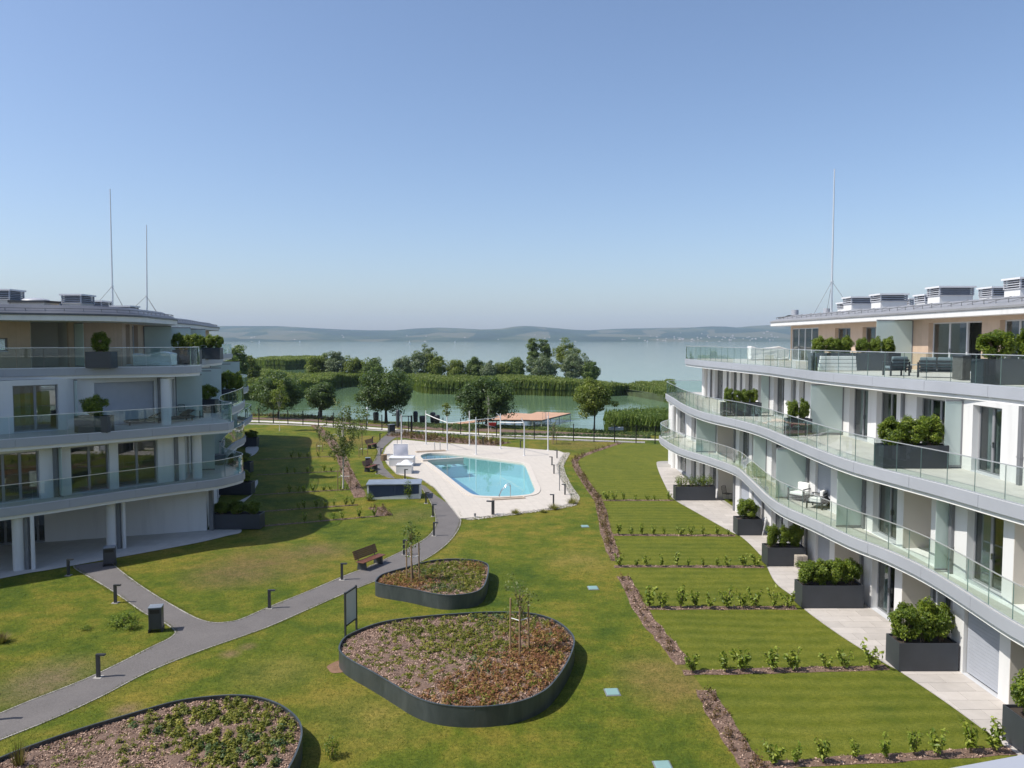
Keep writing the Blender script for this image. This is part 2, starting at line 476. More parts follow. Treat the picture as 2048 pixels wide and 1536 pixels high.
# ---- lawn
def m_lawn(name, tone=1.0, neat=False):
    m, N, L, B = nmat(name)
    P = geo_pos(N)
    big = noise(N, L, P, 0.16, 5, 0.6, dist=0.6)
    mid = noise(N, L, P, 0.75, 5, 0.62)
    fine = noise(N, L, P, 9.0, 6, 0.75)
    vf = noise(N, L, P, 38.0, 3, 0.7)
    g0, g1, y1 = (0.046, 0.080, 0.008), (0.097, 0.122, 0.011), (0.184, 0.156, 0.023)
    if neat:
        g0, g1, y1 = (0.057, 0.084, 0.008), (0.104, 0.119, 0.011), (0.162, 0.156, 0.023)
    f = mathn(N, L, 'MULTIPLY_ADD', mid, 0.55, mathn(N, L, 'MULTIPLY', big, 0.6 if not neat else 0.35))
    c = ramp(N, L, f, [(0.42, g0), (0.55, g1), (0.70, y1)] if not neat else [(0.28, g0), (0.48, g1), (0.70, y1)])
    if not neat:
        spots = [(G(525, 1128), 3.4, (0.15, 0.105, 0.045)), (G(460, 1150), 2.2, (0.15, 0.11, 0.045)), (G(110, 1352), 1.7, (0.17, 0.13, 0.075)), (G(60, 1385), 1.2, (0.17, 0.13, 0.075)),
                 (G(690, 882), 5.0, (0.19, 0.125, 0.04)), (G(1350, 1372), 1.8, (0.20, 0.14, 0.045)), (G(1320, 1340), 1.5, (0.2, 0.15, 0.045)), (G(640, 1100), 1.8, (0.15, 0.11, 0.05)),
                 (G(250, 1420), 0.5, (0.21, 0.14, 0.08)), (G(460, 1308), 0.4, (0.22, 0.14, 0.08)), (G(495, 1293), 0.35, (0.22, 0.14, 0.08)), (G(1160, 890), 5.0, (0.18, 0.13, 0.035)), (G(885, 1075), 1.2, (0.19, 0.15, 0.04)),
                 (G(820, 1030), 2.4, (0.13, 0.12, 0.035)), (G(1165, 1120), 2.0, (0.21, 0.17, 0.04)), (G(760, 1420), 2.2, (0.20, 0.17, 0.035)), (G(560, 1345), 1.6, (0.19, 0.17, 0.035))]
        for (sx, sy), rad, sc in spots:
            vm = N.new("ShaderNodeVectorMath"); vm.operation = 'DISTANCE'; L.new(P, vm.inputs[0]); vm.inputs[1].default_value = (sx, sy, 0)
            k = mathn(N, L, 'SUBTRACT', 1.25, mathn(N, L, 'DIVIDE', vm.outputs["Value"], rad))
            k = mathn(N, L, 'MULTIPLY', k, mathn(N, L, 'MULTIPLY', mathn(N, L, 'SUBTRACT', mid, 0.12), 1.6))
            mm = N.new("ShaderNodeMath"); mm.operation = 'MULTIPLY'; mm.use_clamp = True; L.new(k, mm.inputs[0]); mm.inputs[1].default_value = 0.95
            c = mixc(N, L, mm.outputs[0], c, sc)
    if neat:
        w = N.new("ShaderNodeTexWave"); w.wave_type = 'BANDS'; w.bands_direction = 'Y'; w.inputs["Scale"].default_value = 0.42
        w.inputs["Distortion"].default_value = 4.0; w.inputs["Detail"].default_value = 2; w.inputs["Detail Scale"].default_value = 0.6
        L.new(P, w.inputs["Vector"])
        c = mixc(N, L, mathn(N, L, 'MULTIPLY', w.outputs["Fac"], 0.42), c, (0.155, 0.165, 0.027))
    clump = noise(N, L, P, 2.6, 4, 0.6)
    c = mixc(N, L, 0.55 if not neat else 0.35, c, mixc(N, L, 1.0, c, ramp(N, L, clump, [(0.32, (0.62, 0.70, 0.6)), (0.5, (1, 1, 1)), (0.68, (1.4, 1.28, 1.4))]), 'MULTIPLY'))
    grain = ramp(N, L, mathn(N, L, 'MULTIPLY_ADD', vf, 0.5, mathn(N, L, 'MULTIPLY', fine, 0.55)), [(0.40, (0.42, 0.48, 0.40)), (0.52, (1.0, 1.0, 1.0)), (0.64, (1.6, 1.5, 1.7))])
    c = mixc(N, L, 0.9 if not neat else 0.6, c, mixc(N, L, 1.0, c, grain, 'MULTIPLY'))
    L.new(c, B.inputs["Base Color"]); B.inputs["Roughness"].default_value = 0.85; B.inputs["Specular IOR Level"].default_value = 0.15
    L.new(bump(N, L, mathn(N, L, 'ADD', fine, vf), 0.6 if not neat else 0.45, 0.05), B.inputs["Normal"])
    return m
M['lawn'] = m_lawn('lawn_grass')
M['garden'] = m_lawn('mown_garden_grass', neat=True)

def build_ground():
    xs = np.concatenate([np.arange(-160, -60, 10), np.arange(-60, 60.1, 2.5), np.arange(70, 161, 10)])
    ys = np.concatenate([np.arange(-40, 20, 10), np.arange(20, 84, 4), np.arange(84, 135, 1.5), np.arange(136, 220, 6)])
    pts = []
    for y in ys:
        for x in xs:
            if Ys(x) - y < -14: continue
            pts.append((float(x) + 0.013 * (len(pts) % 7), float(y)))
    hole = pool_in
    keep = [p for p in pts if not inside(offset_closed(hole, -0.3), [p[0]], [p[1]])[0]]
    n0 = len(keep)
    V = [Vector(p) for p in keep] + [Vector(p) for p in hole]
    E = [(n0 + i, n0 + (i + 1) % len(hole)) for i in range(len(hole))]
    ov, oe, of, *_ = delaunay_2d_cdt(V, E, [], 0, 1e-4)
    co = np.array([(p.x, p.y) for p in ov])
    fs = []
    for f in of:
        c = co[list(f)].mean(0)
        e = max(np.linalg.norm(co[f[i]] - co[f[i - 1]]) for i in range(len(f)))
        if inside(hole, [c[0]], [c[1]])[0]: continue
        if Ys(c[0]) - c[1] < -14: continue
        fs.append(tuple(f))
    z = terrain(co[:, 0], co[:, 1])
    me = bpy.data.meshes.new("ground"); me.from_pydata([(a, b, c) for (a, b), c in zip(co, z)], [], fs); me.update()
    return setp(link("ground", me, 'lawn'), kind="structure")
build_ground()

# ---- asphalt path with its branch, concrete edging
def m_asphalt():
    m, N, L, B = nmat('asphalt')
    P = geo_pos(N)
    a = noise(N, L, P, 0.9, 5, 0.6); b = noise(N, L, P, 26, 5, 0.7); d = noise(N, L, P, 5.0, 5, 0.7, dist=1.0)
    c = ramp(N, L, a, [(0.3, (0.106, 0.094, 0.086)), (0.7, (0.155, 0.138, 0.126))])
    c = mixc(N, L, 0.5, c, ramp(N, L, b, [(0.3, (0.06, 0.056, 0.056)), (0.7, (0.20, 0.185, 0.18))]))
    c = mixc(N, L, ramp(N, L, d, [(0.6, (0, 0, 0)), (0.75, (0.5, 0.5, 0.5))]), c, (0.19, 0.17, 0.155))
    L.new(c, B.inputs["Base Color"]); B.inputs["Roughness"].default_value = 0.85
    L.new(bump(N, L, b, 0.35, 0.01), B.inputs["Normal"])
    return m
M['asphalt'] = m_asphalt()
M['kerb'] = simple('concrete_edging', (0.32, 0.30, 0.27), 0.85, 0.5, 1.3, bmp=0.4)
up_a = [(-60, 1452), (0, 1428), (60, 1403), (140, 1372), (192, 1350), (250, 1322), (305, 1294), (335, 1280)]
cor_l = [(348, 1271), (352, 1264), (345, 1256), (325, 1243)]
br_l = [(290, 1226), (232, 1186), (190, 1160), (155, 1140), (148, 1132)]
br_r = [(218, 1122), (245, 1146), (300, 1185), (370, 1226), (400, 1240)]
cor_r = [(425, 1246), (455, 1245), (485, 1238)]
up_b = [(540, 1214), (620, 1182), (690, 1152), (735, 1135), (790, 1110), (838, 1086), (862, 1068), (872, 1048), (870, 1025), (862, 1005), (850, 985), (835, 968), (808, 959), (780, 956), (757, 946), (746, 931), (752, 916), (757, 903), (753, 893), (762, 879), (778, 866), (800, 858)]
lo = [(-60, 1506), (0, 1480), (100, 1440), (200, 1394), (300, 1342), (400, 1302), (480, 1274), (540, 1252), (620, 1217), (700, 1182), (760, 1158), (815, 1135), (860, 1113), (895, 1086), (914, 1062), (921, 1042), (917, 1022)]
lo_end = [(870, 990), (850, 972), (820, 962), (790, 957), (768, 935), (760, 913), (768, 894), (785, 879), (800, 870), (826, 862)]
left_edge = smooth(GL(up_a + cor_l + br_l), 4)
mid_edge = smooth(GL(br_r + cor_r + up_b), 4)
low_edge = smooth(GL(lo), 4)
path_poly = left_edge + mid_edge + list(reversed(low_edge + GL(lo_end)))
setp(MB().sheet(path_poly, 0.012).build("path", 'asphalt'), kind="structure")
for i, e in enumerate((left_edge[:41], left_edge[40:], mid_edge, low_edge)):
    setp(MB().band(e, -0.05, 0.022, 0.045 if i != 3 else -0.045).build("path_edging", 'kerb'), kind="structure")

# ---- pool deck, pool
setp(MB().sheet(deck_poly, 0.03, [pool_out]).build("pool_deck", 'deck'), kind="structure")
setp(MB().band(ccw(deck_poly), -0.1, 0.045, 0.07, True).build("deck_edging", 'kerb'), kind="structure")
def m_pooltile():
    m, N, L, B = nmat('pool_tile')
    P = geo_pos(N)
    f = noise(N, L, P, 0.5, 3)
    L.new(ramp(N, L, f, [(0.3, (0.29, 0.49, 0.49)), (0.7, (0.34, 0.54, 0.54))]), B.inputs["Base Color"]); B.inputs["Roughness"].default_value = 0.4
    return m
M['pooltile'] = m_pooltile()
M['poolline'] = simple('pool_dark_tile', (0.05, 0.16, 0.30), 0.4, 0.1)
def m_poolwater():
    m, N, L, B = nmat('pool_water'); N.remove(B)
    t = N.new("ShaderNodeBsdfTransparent"); t.inputs[0].default_value = (0.80, 0.955, 0.97, 1)
    g = N.new("ShaderNodeBsdfGlossy"); g.inputs["Roughness"].default_value = 0.015
    P = geo_pos(N)
    nb = bump(N, L, mathn(N, L, 'ADD', noise(N, L, P, 1.1, 3, 0.5), mathn(N, L, 'MULTIPLY', noise(N, L, P, 4.0, 3, 0.5), 0.3)), 0.06, 0.05)
    L.new(nb, g.inputs["Normal"]); fac = schlick(N, L, 1.33, 0.0, nb)
    mx = N.new("ShaderNodeMixShader"); L.new(fac, mx.inputs[0]); L.new(t.outputs[0], mx.inputs[1]); L.new(g.outputs[0], mx.inputs[2])
    L.new(mx.outputs[0], N["Material Output"].inputs[0])
    return m
M['poolwater'] = m_poolwater()
c0 = Vector((sum(p[0] for p in pool_out) / len(pool_out), sum(p[1] for p in pool_out) / len(pool_out), 0))
pool = empty("swimming_pool", c0, label="swimming pool with rounded corners and clear turquoise water in the cream deck", cat="pool")
n = len(pool_in)
mb = MB()
mb.add([(x, y, -1.35) for x, y in pool_in] + [(x, y, 0.035) for x, y in pool_in], [(i, i + n, (i + 1) % n + n, (i + 1) % n) for i in range(n)])
mb.sheet(pool_in, -1.35)
mb.build("basin", 'pooltile', pool)
mb = MB()
mb.add([(x, y, 0.075) for x, y in pool_in] + [(x, y, 0.075) for x, y in pool_out] + [(x, y, 0.0) for x, y in pool_out] + [(x, y, -0.12) for x, y in offset_closed(pool_in, 0.003)],
       [(i, (i + 1) % n, (i + 1) % n + n, i + n) for i in range(n)] + [(i + n, (i + 1) % n + n, (i + 1) % n + 2 * n, i + 2 * n) for i in range(n)] + [(i, i + 3 * n, (i + 1) % n + 3 * n, (i + 1) % n) for i in range(n)])
mb.build("coping", 'coping', pool)
MB().sheet(offset_closed(pool_in, 0.004), -0.06).build("water", 'poolwater', pool)
# divider wall of the bubble bay, seat ledge, floor stripe
ja, jb = Vector(G(843, 925)), Vector(G(927, 920))
je = (jb - ja).normalized(); jn = Vector((-je.y, je.x))
frj = ((ja.x, ja.y), (je.x, je.y), (jn.x, jn.y))
jl = (jb - ja).length
MB().obox(frj, 0.15, jl, 0.0, 0.35, -1.34, 0.22).build("divider_wall", 'coping', pool)
MB().obox(frj, 0.6, jl - 0.05, -1.3, -0.003, -1.34, -0.32).build("lounge_ledge", 'pooltile', pool)
for k in range(4):
    for q in range(3):
        MB().obox(frj, 1.0 + k * 0.82 + q * 0.13, 1.05 + k * 0.82 + q * 0.13, -1.2, -0.3, -0.31, -0.25).build("lounge_bar", 'steel', pool)
band_a = GL([(862, 930), (948, 990), (958, 993)]); band_b = GL([(872, 930), (960, 989), (966, 993)])
dz = Vector(G(905, 960)) * 0.105
MB().sheet([(-0.0 + p[0] * 1.115, p[1] * 1.115) for p in band_a] + [(p[0] * 1.115, p[1] * 1.115) for p in reversed(band_b)], -1.345).build("floor_stripe", 'poolline', pool)
for pa in ((903, 940), (919, 940)):
    q = G(pa[0], pa[1], -1.34)
    MB().box(q[0] - 0.35, q[1] - 0.35, -1.347, q[0] + 0.25, q[1] + 0.35, -1.340).build("floor_grate", 'poolline', pool)
def handrail(px, py, dx, lab):
    x, y = G(px, py)
    o = empty("pool_handrail", (x, y, 0.03), label=lab, cat="handrail")
    for k in (0, 0.55):
        pts = [(0 + dx * 0, k, 0), (0, k, 0.75), (-0.05 * 1, k, 0.86), (-0.2, k, 0.9), (-0.65, k, 0.45), (-0.95, k, -0.35)]
        MB().tube(pts, 0.022, 8).build("tube", 'steel', o, True)
    return o
handrail(1021, 996, 0, "stainless steel handrail curving into the near end of the pool")
h2 = handrail(869, 903, 0, "stainless steel handrail at the bubble bay of the pool"); h2.rotation_euler = (0, 0, R(-90))
def tan_step(pa, pb, w, lab):
    a, b = Vector(G(*pa)), Vector(G(*pb)); e = (b - a).normalized(); nn = Vector((-e.y, e.x))
    fr = ((a.x, a.y), (e.x, e.y), (nn.x, nn.y))
    L_ = (b - a).length
    o = empty("foot_basin", (a.x, a.y, 0.03), label=lab, cat="foot basin")
    mb = MB()
    mb.obox(fr, 0, L_, 0, 0.08, 0.0, 0.11); mb.obox(fr, 0, L_, w - 0.08, w, 0.0, 0.11); mb.obox(fr, 0, 0.08, 0.08, w - 0.08, 0.0, 0.11); mb.obox(fr, L_ - 0.08, L_, 0.08, w - 0.08, 0.0, 0.11)
    mb.build("kerb", 'tan', o)
    MB().obox(fr, 0.08, L_ - 0.08, 0.08, w - 0.08, 0.0, 0.06).build("floor", 'tan', o)
M['tan'] = simple('tan_stone', (0.52, 0.43, 0.33), 0.7, 0.1)
tan_step((984, 1002), (1051, 998), 0.5, "shallow tan stone foot basin below the near pool handrail")
tan_step((833, 906), (893, 903), 0.6, "shallow tan stone foot basin behind the bubble bay")

# ---- stone chippings round the deck
def chips(name, poly, n, size, z, mat, seed, flat=0.6):
    rng = np.random.default_rng(seed); P = np.array(poly)
    lo_, hi_ = P.min(0), P.max(0)
    pts = np.zeros((0, 2))
    while len(pts) < n:
        q = rng.uniform(lo_, hi_, (n * 2, 2)); q = q[inside(poly, q[:, 0], q[:, 1])]; pts = np.concatenate([pts, q])
        if len(q) == 0: break
    pts = pts[:n]; m_ = len(pts)
    zz = z if np.isscalar(z) else z(pts[:, 0], pts[:, 1])
    pos = np.concatenate([pts, (rng.uniform(0, size * 0.5, m_) + zz)[:, None]], 1)
    nr = rng.normal(size=(m_, 3)) * flat + np.array([0, 0, 1.0])
    return leaf_mesh(name, pos, nr, rng.uniform(0.6, 1.4, m_) * size, rng.uniform(0, 1, m_), 0.6, -0.1, rng)
M['chipstone'] = leafmat('pale_stone_chippings', (0.36, 0.33, 0.28), (0.54, 0.50, 0.44), (0.68, 0.64, 0.58), 0.8, 0.0)
M['mulch'] = leafmat('bark_mulch_chips', (0.09, 0.052, 0.036), (0.30, 0.19, 0.135), (0.54, 0.39, 0.30), 0.85, 0.0)
M['mulchbase'] = simple('bark_mulch_base', (0.15, 0.095, 0.068), 0.9, 0.35, 6.0, bmp=0.8, bscale=25)
M['soil'] = simple('dark_soil', (0.045, 0.033, 0.024), 0.95, 0.3, 8.0, bmp=0.6)
gr = GL([(1129, 906), (1122, 917), (1114, 931), (1118, 949), (1128, 970), (1142, 992), (1143, 998), (1135, 1010), (1100, 1017), (1000, 1030), (925, 1039)])
gpoly = gr + [(p[0] + 0.55, p[1] - 0.3) for p in reversed(gr)]
setp(link("gravel_strip", chips("gravel_strip", gpoly, 9000, 0.07, 0.03, None, 5), 'chipstone'), label="strip of pale stone chippings along the deck edge", cat="gravel", kind="stuff")

# ---- lake
def m_lake():
    m, N, L, B = nmat('lake_water')
    P = geo_pos(N)
    B.inputs["Base Color"].default_value = (0.115, 0.19, 0.105, 1); B.inputs["Roughness"].default_value = 0.06; B.inputs["IOR"].default_value = 1.33
    B.inputs["Specular IOR Level"].default_value = 0.5
    a = noise(N, L, scaled(N, L, P, (0.05, 0.42, 1)), 1.0, 3, 0.5, dist=0.4)
    b = noise(N, L, scaled(N, L, P, (0.5, 1.6, 1)), 1.0, 3, 0.55)
    h = mathn(N, L, 'MULTIPLY_ADD', b, 0.25, a)
    L.new(bump(N, L, h, 0.085, 0.6), B.inputs["Normal"])
    return m
M['lake'] = m_lake()
lp = []
mbw = MB()
ring_x = [-12000, -4000, -1200, -400, -150, 0, 150, 400, 1200, 4000, 12000]
ring_y = [87, 140, 300, 800, 2000, 4500, 7000]
mbw.add([(x, y, WATER_Z) for y in ring_y for x in ring_x], [(j * 11 + i, j * 11 + i + 1, (j + 1) * 11 + i + 1, (j + 1) * 11 + i) for j in range(6) for i in range(10)])
lake = mbw.build("lake_water", 'lake'); setp(lake, kind="structure")

# ---- far hills across the lake
def build_hills():
    ridge = [(-200, 655), (300, 655), (400, 651.5), (500, 652), (560, 652), (620, 655.5), (680, 658.5), (735, 660.5), (790, 660.5), (830, 657), (880, 655), (930, 657), (965, 659), (1000, 657.5), (1025, 653.5), (1045, 651.5), (1070, 652.5), (1110, 656), (1150, 659.5), (1180, 660.5), (1230, 657.5), (1290, 656.5), (1330, 655.5), (1380, 655), (1420, 652.5), (1450, 653), (1475, 655), (1500, 652), (1535, 650), (1580, 650), (1700, 654), (1900, 650), (2300, 653)]
    YR = 8600.0
    rx = np.array([(a - CX) / FPX * YR for a, b in ridge]); rh = np.array([(680 - b) / FPX * YR + EYE for a, b in ridge])
    nx, ny = 420, 44
    X = np.linspace(-11000, 11000, nx); T = np.linspace(0, 1, ny)
    rng = np.random.default_rng(4)
    def vnoise(x, y, s, seed):
        r = np.random.default_rng(seed); g = r.uniform(-1, 1, (64, 64))
        u = (x / s) % 63; v = (y / s) % 63
        i = u.astype(int); j = v.astype(int); fu = u - i; fv = v - j
        fu = fu * fu * (3 - 2 * fu); fv = fv * fv * (3 - 2 * fv)
        i1 = (i + 1) % 64; j1 = (j + 1) % 64
        return (g[i, j] * (1 - fu) + g[i1, j] * fu) * (1 - fv) + (g[i, j1] * (1 - fu) + g[i1, j1] * fu) * fv
    XX, TT = np.meshgrid(X, T)
    shoreY = 6150 + 180 * vnoise(XX + 20000, TT * 0, 1500, 1)
    YY = shoreY + (TT * 1.18) * (YR - shoreY)
    top = np.interp(XX * YR / YY, rx, rh)
    prof = np.interp(TT * 1.18, [0, 0.06, 0.35, 0.7, 1.0, 1.2], [0, 0.10, 0.32, 0.66, 1.0, 0.86])
    Z = WATER_Z - 0.5 + (top + 2) * prof
    k = np.clip(TT * 3, 0, 1) * np.clip((1.0 - TT * 1.18) * 4, 0, 1)
    Z += k * (10 * vnoise(XX + 30000, YY, 420, 2) + 18 * vnoise(XX + 30000, YY, 900, 3) + 5 * vnoise(XX + 30000, YY, 160, 6))
    Z[0] = WATER_Z - 3
    V = np.stack([XX, YY, Z], -1).reshape(-1, 3)
    F = [(j * nx + i, j * nx + i + 1, (j + 1) * nx + i + 1, (j + 1) * nx + i) for j in range(ny - 1) for i in range(nx - 1)]
    me = bpy.data.meshes.new("hills"); me.from_pydata(V.tolist(), [], F); me.update()
    me.polygons.foreach_set("use_smooth", [True] * len(F))
    m, N, L, B = nmat('far_hillside')
    P = geo_pos(N)
    f = noise(N, L, scaled(N, L, P, (0.0022, 0.0012, 0.004)), 1.0, 6, 0.6)
    vr = N.new("ShaderNodeTexVoronoi"); vr.inputs["Scale"].default_value = 1.0; L.new(scaled(N, L, P, (0.0028, 0.0016, 0.0)), vr.inputs["Vector"])
    c = ramp(N, L, f, [(0.38, (0.022, 0.042, 0.018)), (0.52, (0.035, 0.06, 0.024)), (0.60, (0.07, 0.085, 0.035)), (0.70, (0.12, 0.12, 0.06))])
    sep = N.new("ShaderNodeSeparateColor"); L.new(vr.outputs["Color"], sep.inputs[0])
    fld = ramp(N, L, sep.outputs[0], [(0.70, (0, 0, 0)), (0.74, (0.7, 0.7, 0.7))])
    c = mixc(N, L, fld, c, (0.13, 0.125, 0.07))
    L.new(c, B.inputs["Base Color"]); B.inputs["Roughness"].default_value = 0.95; B.inputs["Specular IOR Level"].default_value = 0.0
    setp(link("hills", me, m), kind="structure")
    # villages: pale houses with roofs strewn over the lower slopes
    mb = MB()
    for cpx, spread, cnt in ((1400, 60, 34), (1500, 40, 18), (1330, 40, 8), (1130, 40, 5), (1250, 50, 5), (830, 40, 3), (900, 40, 2), (520, 60, 3), (700, 40, 2), (620, 40, 2)):
        for _ in range(cnt):
            px = rng.normal(cpx, spread); t = abs(rng.normal(0, 0.20)) + 0.015
            j = min(int(t * (ny - 1)), ny - 2)
            x = (px - CX) / FPX * float(YY[j, nx // 2]); i = int(np.clip(np.searchsorted(X, x), 1, nx - 1))
            z = float(Z[j, i]); y = float(YY[j, i])
            w = rng.uniform(7, 15); d = rng.uniform(8, 12); h = rng.uniform(2.5, 5.5)
            mb.box(x - w / 2, y - d / 2, z - 6, x + w / 2, y + d / 2, z + h)
            mb.add([(x - w / 2, y - d / 2, z + h), (x + w / 2, y - d / 2, z + h), (x + w / 2, y, z + h + 3), (x - w / 2, y, z + h + 3)], [(0, 1, 2, 3)])
    M['farhouse'] = simple('far_house_render', (0.42, 0.38, 0.34), 0.8, 0.2, 0.02, bmp=0)
    setp(mb.build("far_village", 'farhouse'), label="pale houses of villages scattered on the far hillside", cat="village", kind="stuff")
build_hills()

# ---- sailing boats far out
M['sail'] = simple('sail_cloth', (0.85, 0.85, 0.85), 0.7, 0.03, bmp=0)
boats = [(519, 684.5, 3300, "tiny white sailing boat on the lake beyond the left building"), (600, 684, 3800, "tiny white sailing boat above the reed island"), (819, 685.5, 2300, "white sailing boat on the lake above the grey willow tree"), (910, 684.6, 3000, "small white sailing boat left of the tall poplars"), (1294, 684.2, 3200, "tiny white sailing boat right of the round lakeside trees")]
for px, py, D, lab in boats:
    x, y = (px - CX) / FPX * D, D
    o = empty("sailing_boat", (x, y, WATER_Z), 0.4, lab, "sailing boat", "sailing boats far out on the lake")
    hull = MB(); st = [(-4.2, 0.5), (-3, 1.1), (0, 1.35), (2.5, 0.9), (4.6, 0.0)]
    v = []; 
    for a, w in st: v += [(a, -w, 0.9), (a, w, 0.9), (a, w * 0.6, -0.2), (a, -w * 0.6, -0.2)]
    f = [(4 * i + k, 4 * i + (k + 1) % 4, 4 * i + 4 + (k + 1) % 4, 4 * i + 4 + k) for i in range(4) for k in range(4)] + [(0, 1, 2, 3), (16, 17, 18, 19)]
    hull.add(v, f).build("hull", 'sail', o, True)
    MB().tube([(0.6, 0, 0.8), (0.6, 0, 11.5)], 0.09, 6).build("mast", 'rail', o, True)
    MB().add([(0.5, 0.0, 1.8), (-3.8, 0.5, 1.8), (0.5, 0, 11.2), (-1.4, 0.55, 5.5)], [(0, 1, 3), (0, 3, 2)]).build("mainsail", 'sail', o, True)
    MB().add([(0.75, 0.0, 10.0), (4.4, 0, 1.2), (0.9, -0.5, 1.6)], [(0, 1, 2)]).build("jib", 'sail', o, True)

# ---- promenade behind the fence, shore beds
M['promenade'] = simple('promenade_concrete', (0.60, 0.565, 0.51), 0.8, 0.08, 1.0)
def ground_strip(a_px, b_px, lift, mat, name):
    "strip draped on the terrain between two traced edges"
    A = smooth(GL(a_px), 5); Bq = smooth(GL(b_px), 5)
    n_ = 60; SA, SB = arclen(A), arclen(Bq)
    v = []; 
    for i in range(n_ + 1):
        p = sample(A, SA, SA[-1] * i / n_); q = sample(Bq, SB, SB[-1] * i / n_)
        for k in range(4):
            x = p[0] + (q[0] - p[0]) * k / 3; y = p[1] + (q[1] - p[1]) * k / 3
            v.append((x, y, float(terrain(x, y)) + lift))
    f = [(4 * i + k, 4 * i + 4 + k, 4 * i + 5 + k, 4 * i + 1 + k) for i in range(n_) for k in range(3)]
    return MB().add(v, f).build(name, mat)
setp(ground_strip([(440, 843), (560, 845.5), (660, 850), (760, 859), (860, 864.5), (1000, 871), (1160, 875), (1290, 879), (1420, 884)], [(440, 839.5), (560, 842), (660, 846), (760, 855), (860, 860.5), (1000, 867.5), (1160, 872), (1290, 876), (1420, 881)], 0.03, 'promenade', "promenade"), kind="structure")
setp(ground_strip([(440, 848), (560, 850), (660, 854), (760, 862), (830, 863), (900, 868), (1000, 876), (1160, 882), (1290, 886)], [(440, 846), (560, 848), (660, 851.5), (760, 860), (830, 862), (900, 866), (1000, 873), (1160, 878.5), (1290, 882.5)], 0.02, 'kerb', "fence_footing_strip"), kind="structure")
setp(ground_strip([(440, 836.5), (560, 839), (660, 843), (760, 851.5), (860, 858), (1000, 863), (1160, 868), (1290, 872)], [(440, 833), (560, 834), (660, 838), (760, 846.5), (860, 850), (1000, 856), (1160, 863), (1290, 868)], 0.012, 'mulchbase', "shore_bed"), kind="structure")

# ================================================================== BUILDINGS
def frame_of(p0, p1, outward):
    e = Vector((p1[0] - p0[0], p1[1] - p0[1])).normalized()
    n_ = Vector((-e.y, e.x))
    if n_.dot(Vector(outward)) > 0: n_ = -n_
    return ((p0[0], p0[1]), (e.x, e.y), (n_.x, n_.y))
WT = 0.34
def window(parent, fr, a0, a1, z0, z1, panes=2, kind='door', curtain=None, shut=0.0, silver=False, inset=0.24, open_pane=None):
    fm = 'framelight' if silver else 'frame'
    nm = {'door': 'balcony_door', 'win': 'window', 'blind': 'window'}[kind]
    w = 0.07
    mb = MB()
    d0, d1 = inset, inset + 0.08
    mb.obox(fr, a0, a0 + w, d0, d1, z0, z1); mb.obox(fr, a1 - w, a1, d0, d1, z0, z1)
    mb.obox(fr, a0 + w, a1 - w, d0, d1, z1 - w, z1); mb.obox(fr, a0 + w, a1 - w, d0, d1, z0, z0 + w)
    step = (a1 - a0 - 2 * w) / panes
    for k in range(1, panes):
        c = a0 + w + step * k
        mb.obox(fr, c - 0.06, c + 0.06, d0 - 0.003, d1 + 0.003, z0 + w, z1 - w)
    o = mb.build(nm, fm, parent)
    for k in range(panes):
        if open_pane == k: continue
        l = a0 + w + step * k + (0.06 if k else 0.0); r = a0 + w + step * (k + 1) - (0.06 if k < panes - 1 else 0.0)
        MB().obox(fr, l, r, d0 + 0.03, d0 + 0.045, z0 + w, z1 - w).build("pane", 'pane', o)
    if kind == 'door':
        c = a0 + w + step + 0.05 if panes > 1 else a1 - 0.12
        MB().obox(fr, c, c + 0.03, d0 - 0.05, d0, z0 + 0.95, z0 + 1.15).build("handle", 'steel', o)
    MB().obox(fr, a0 - 0.02, a1 + 0.02, -0.03, inset, z0 - 0.03, z0 + 0.012).build("sill", 'framelight', o)
    if shut > 0:
        zz = z1 - 0.02; zb = z0 + (z1 - z0) * (1 - shut)
        mb = MB(); ns = max(3, int((zz - zb) / 0.11)); hh = (zz - zb) / ns
        for k in range(ns):
            mb.obox(fr, a0 + 0.03, a1 - 0.03, inset - 0.12, inset - 0.10, zb + k * hh, zb + (k + 1) * hh - 0.012)
            mb.obox(fr, a0 + 0.03, a1 - 0.03, inset - 0.112, inset - 0.10, zb + (k + 1) * hh - 0.012, zb + (k + 1) * hh)
        mb.build("roller_shutter", 'blind', o)
    if curtain is not None:
        for c0_, c1_ in curtain:
            mb = MB(); n_ = 14; L_ = (a1 - a0)
            q = [(a0 + L_ * (c0_ + (c1_ - c0_) * i / n_), d1 + 0.16 + 0.05 * math.sin(i * 2.2)) for i in range(n_ + 1)]
            P = [(fr[0][0] + fr[1][0] * a + fr[2][0] * d, fr[0][1] + fr[1][1] * a + fr[2][1] * d) for a, d in q]
            mb.add([(x, y, z0 + 0.03) for x, y in P] + [(x, y, z1) for x, y in P], [(i, i + 1, i + n_ + 2, i + n_ + 1) for i in range(n_)])
            mb.build("curtain", 'curtain', o)
    return o
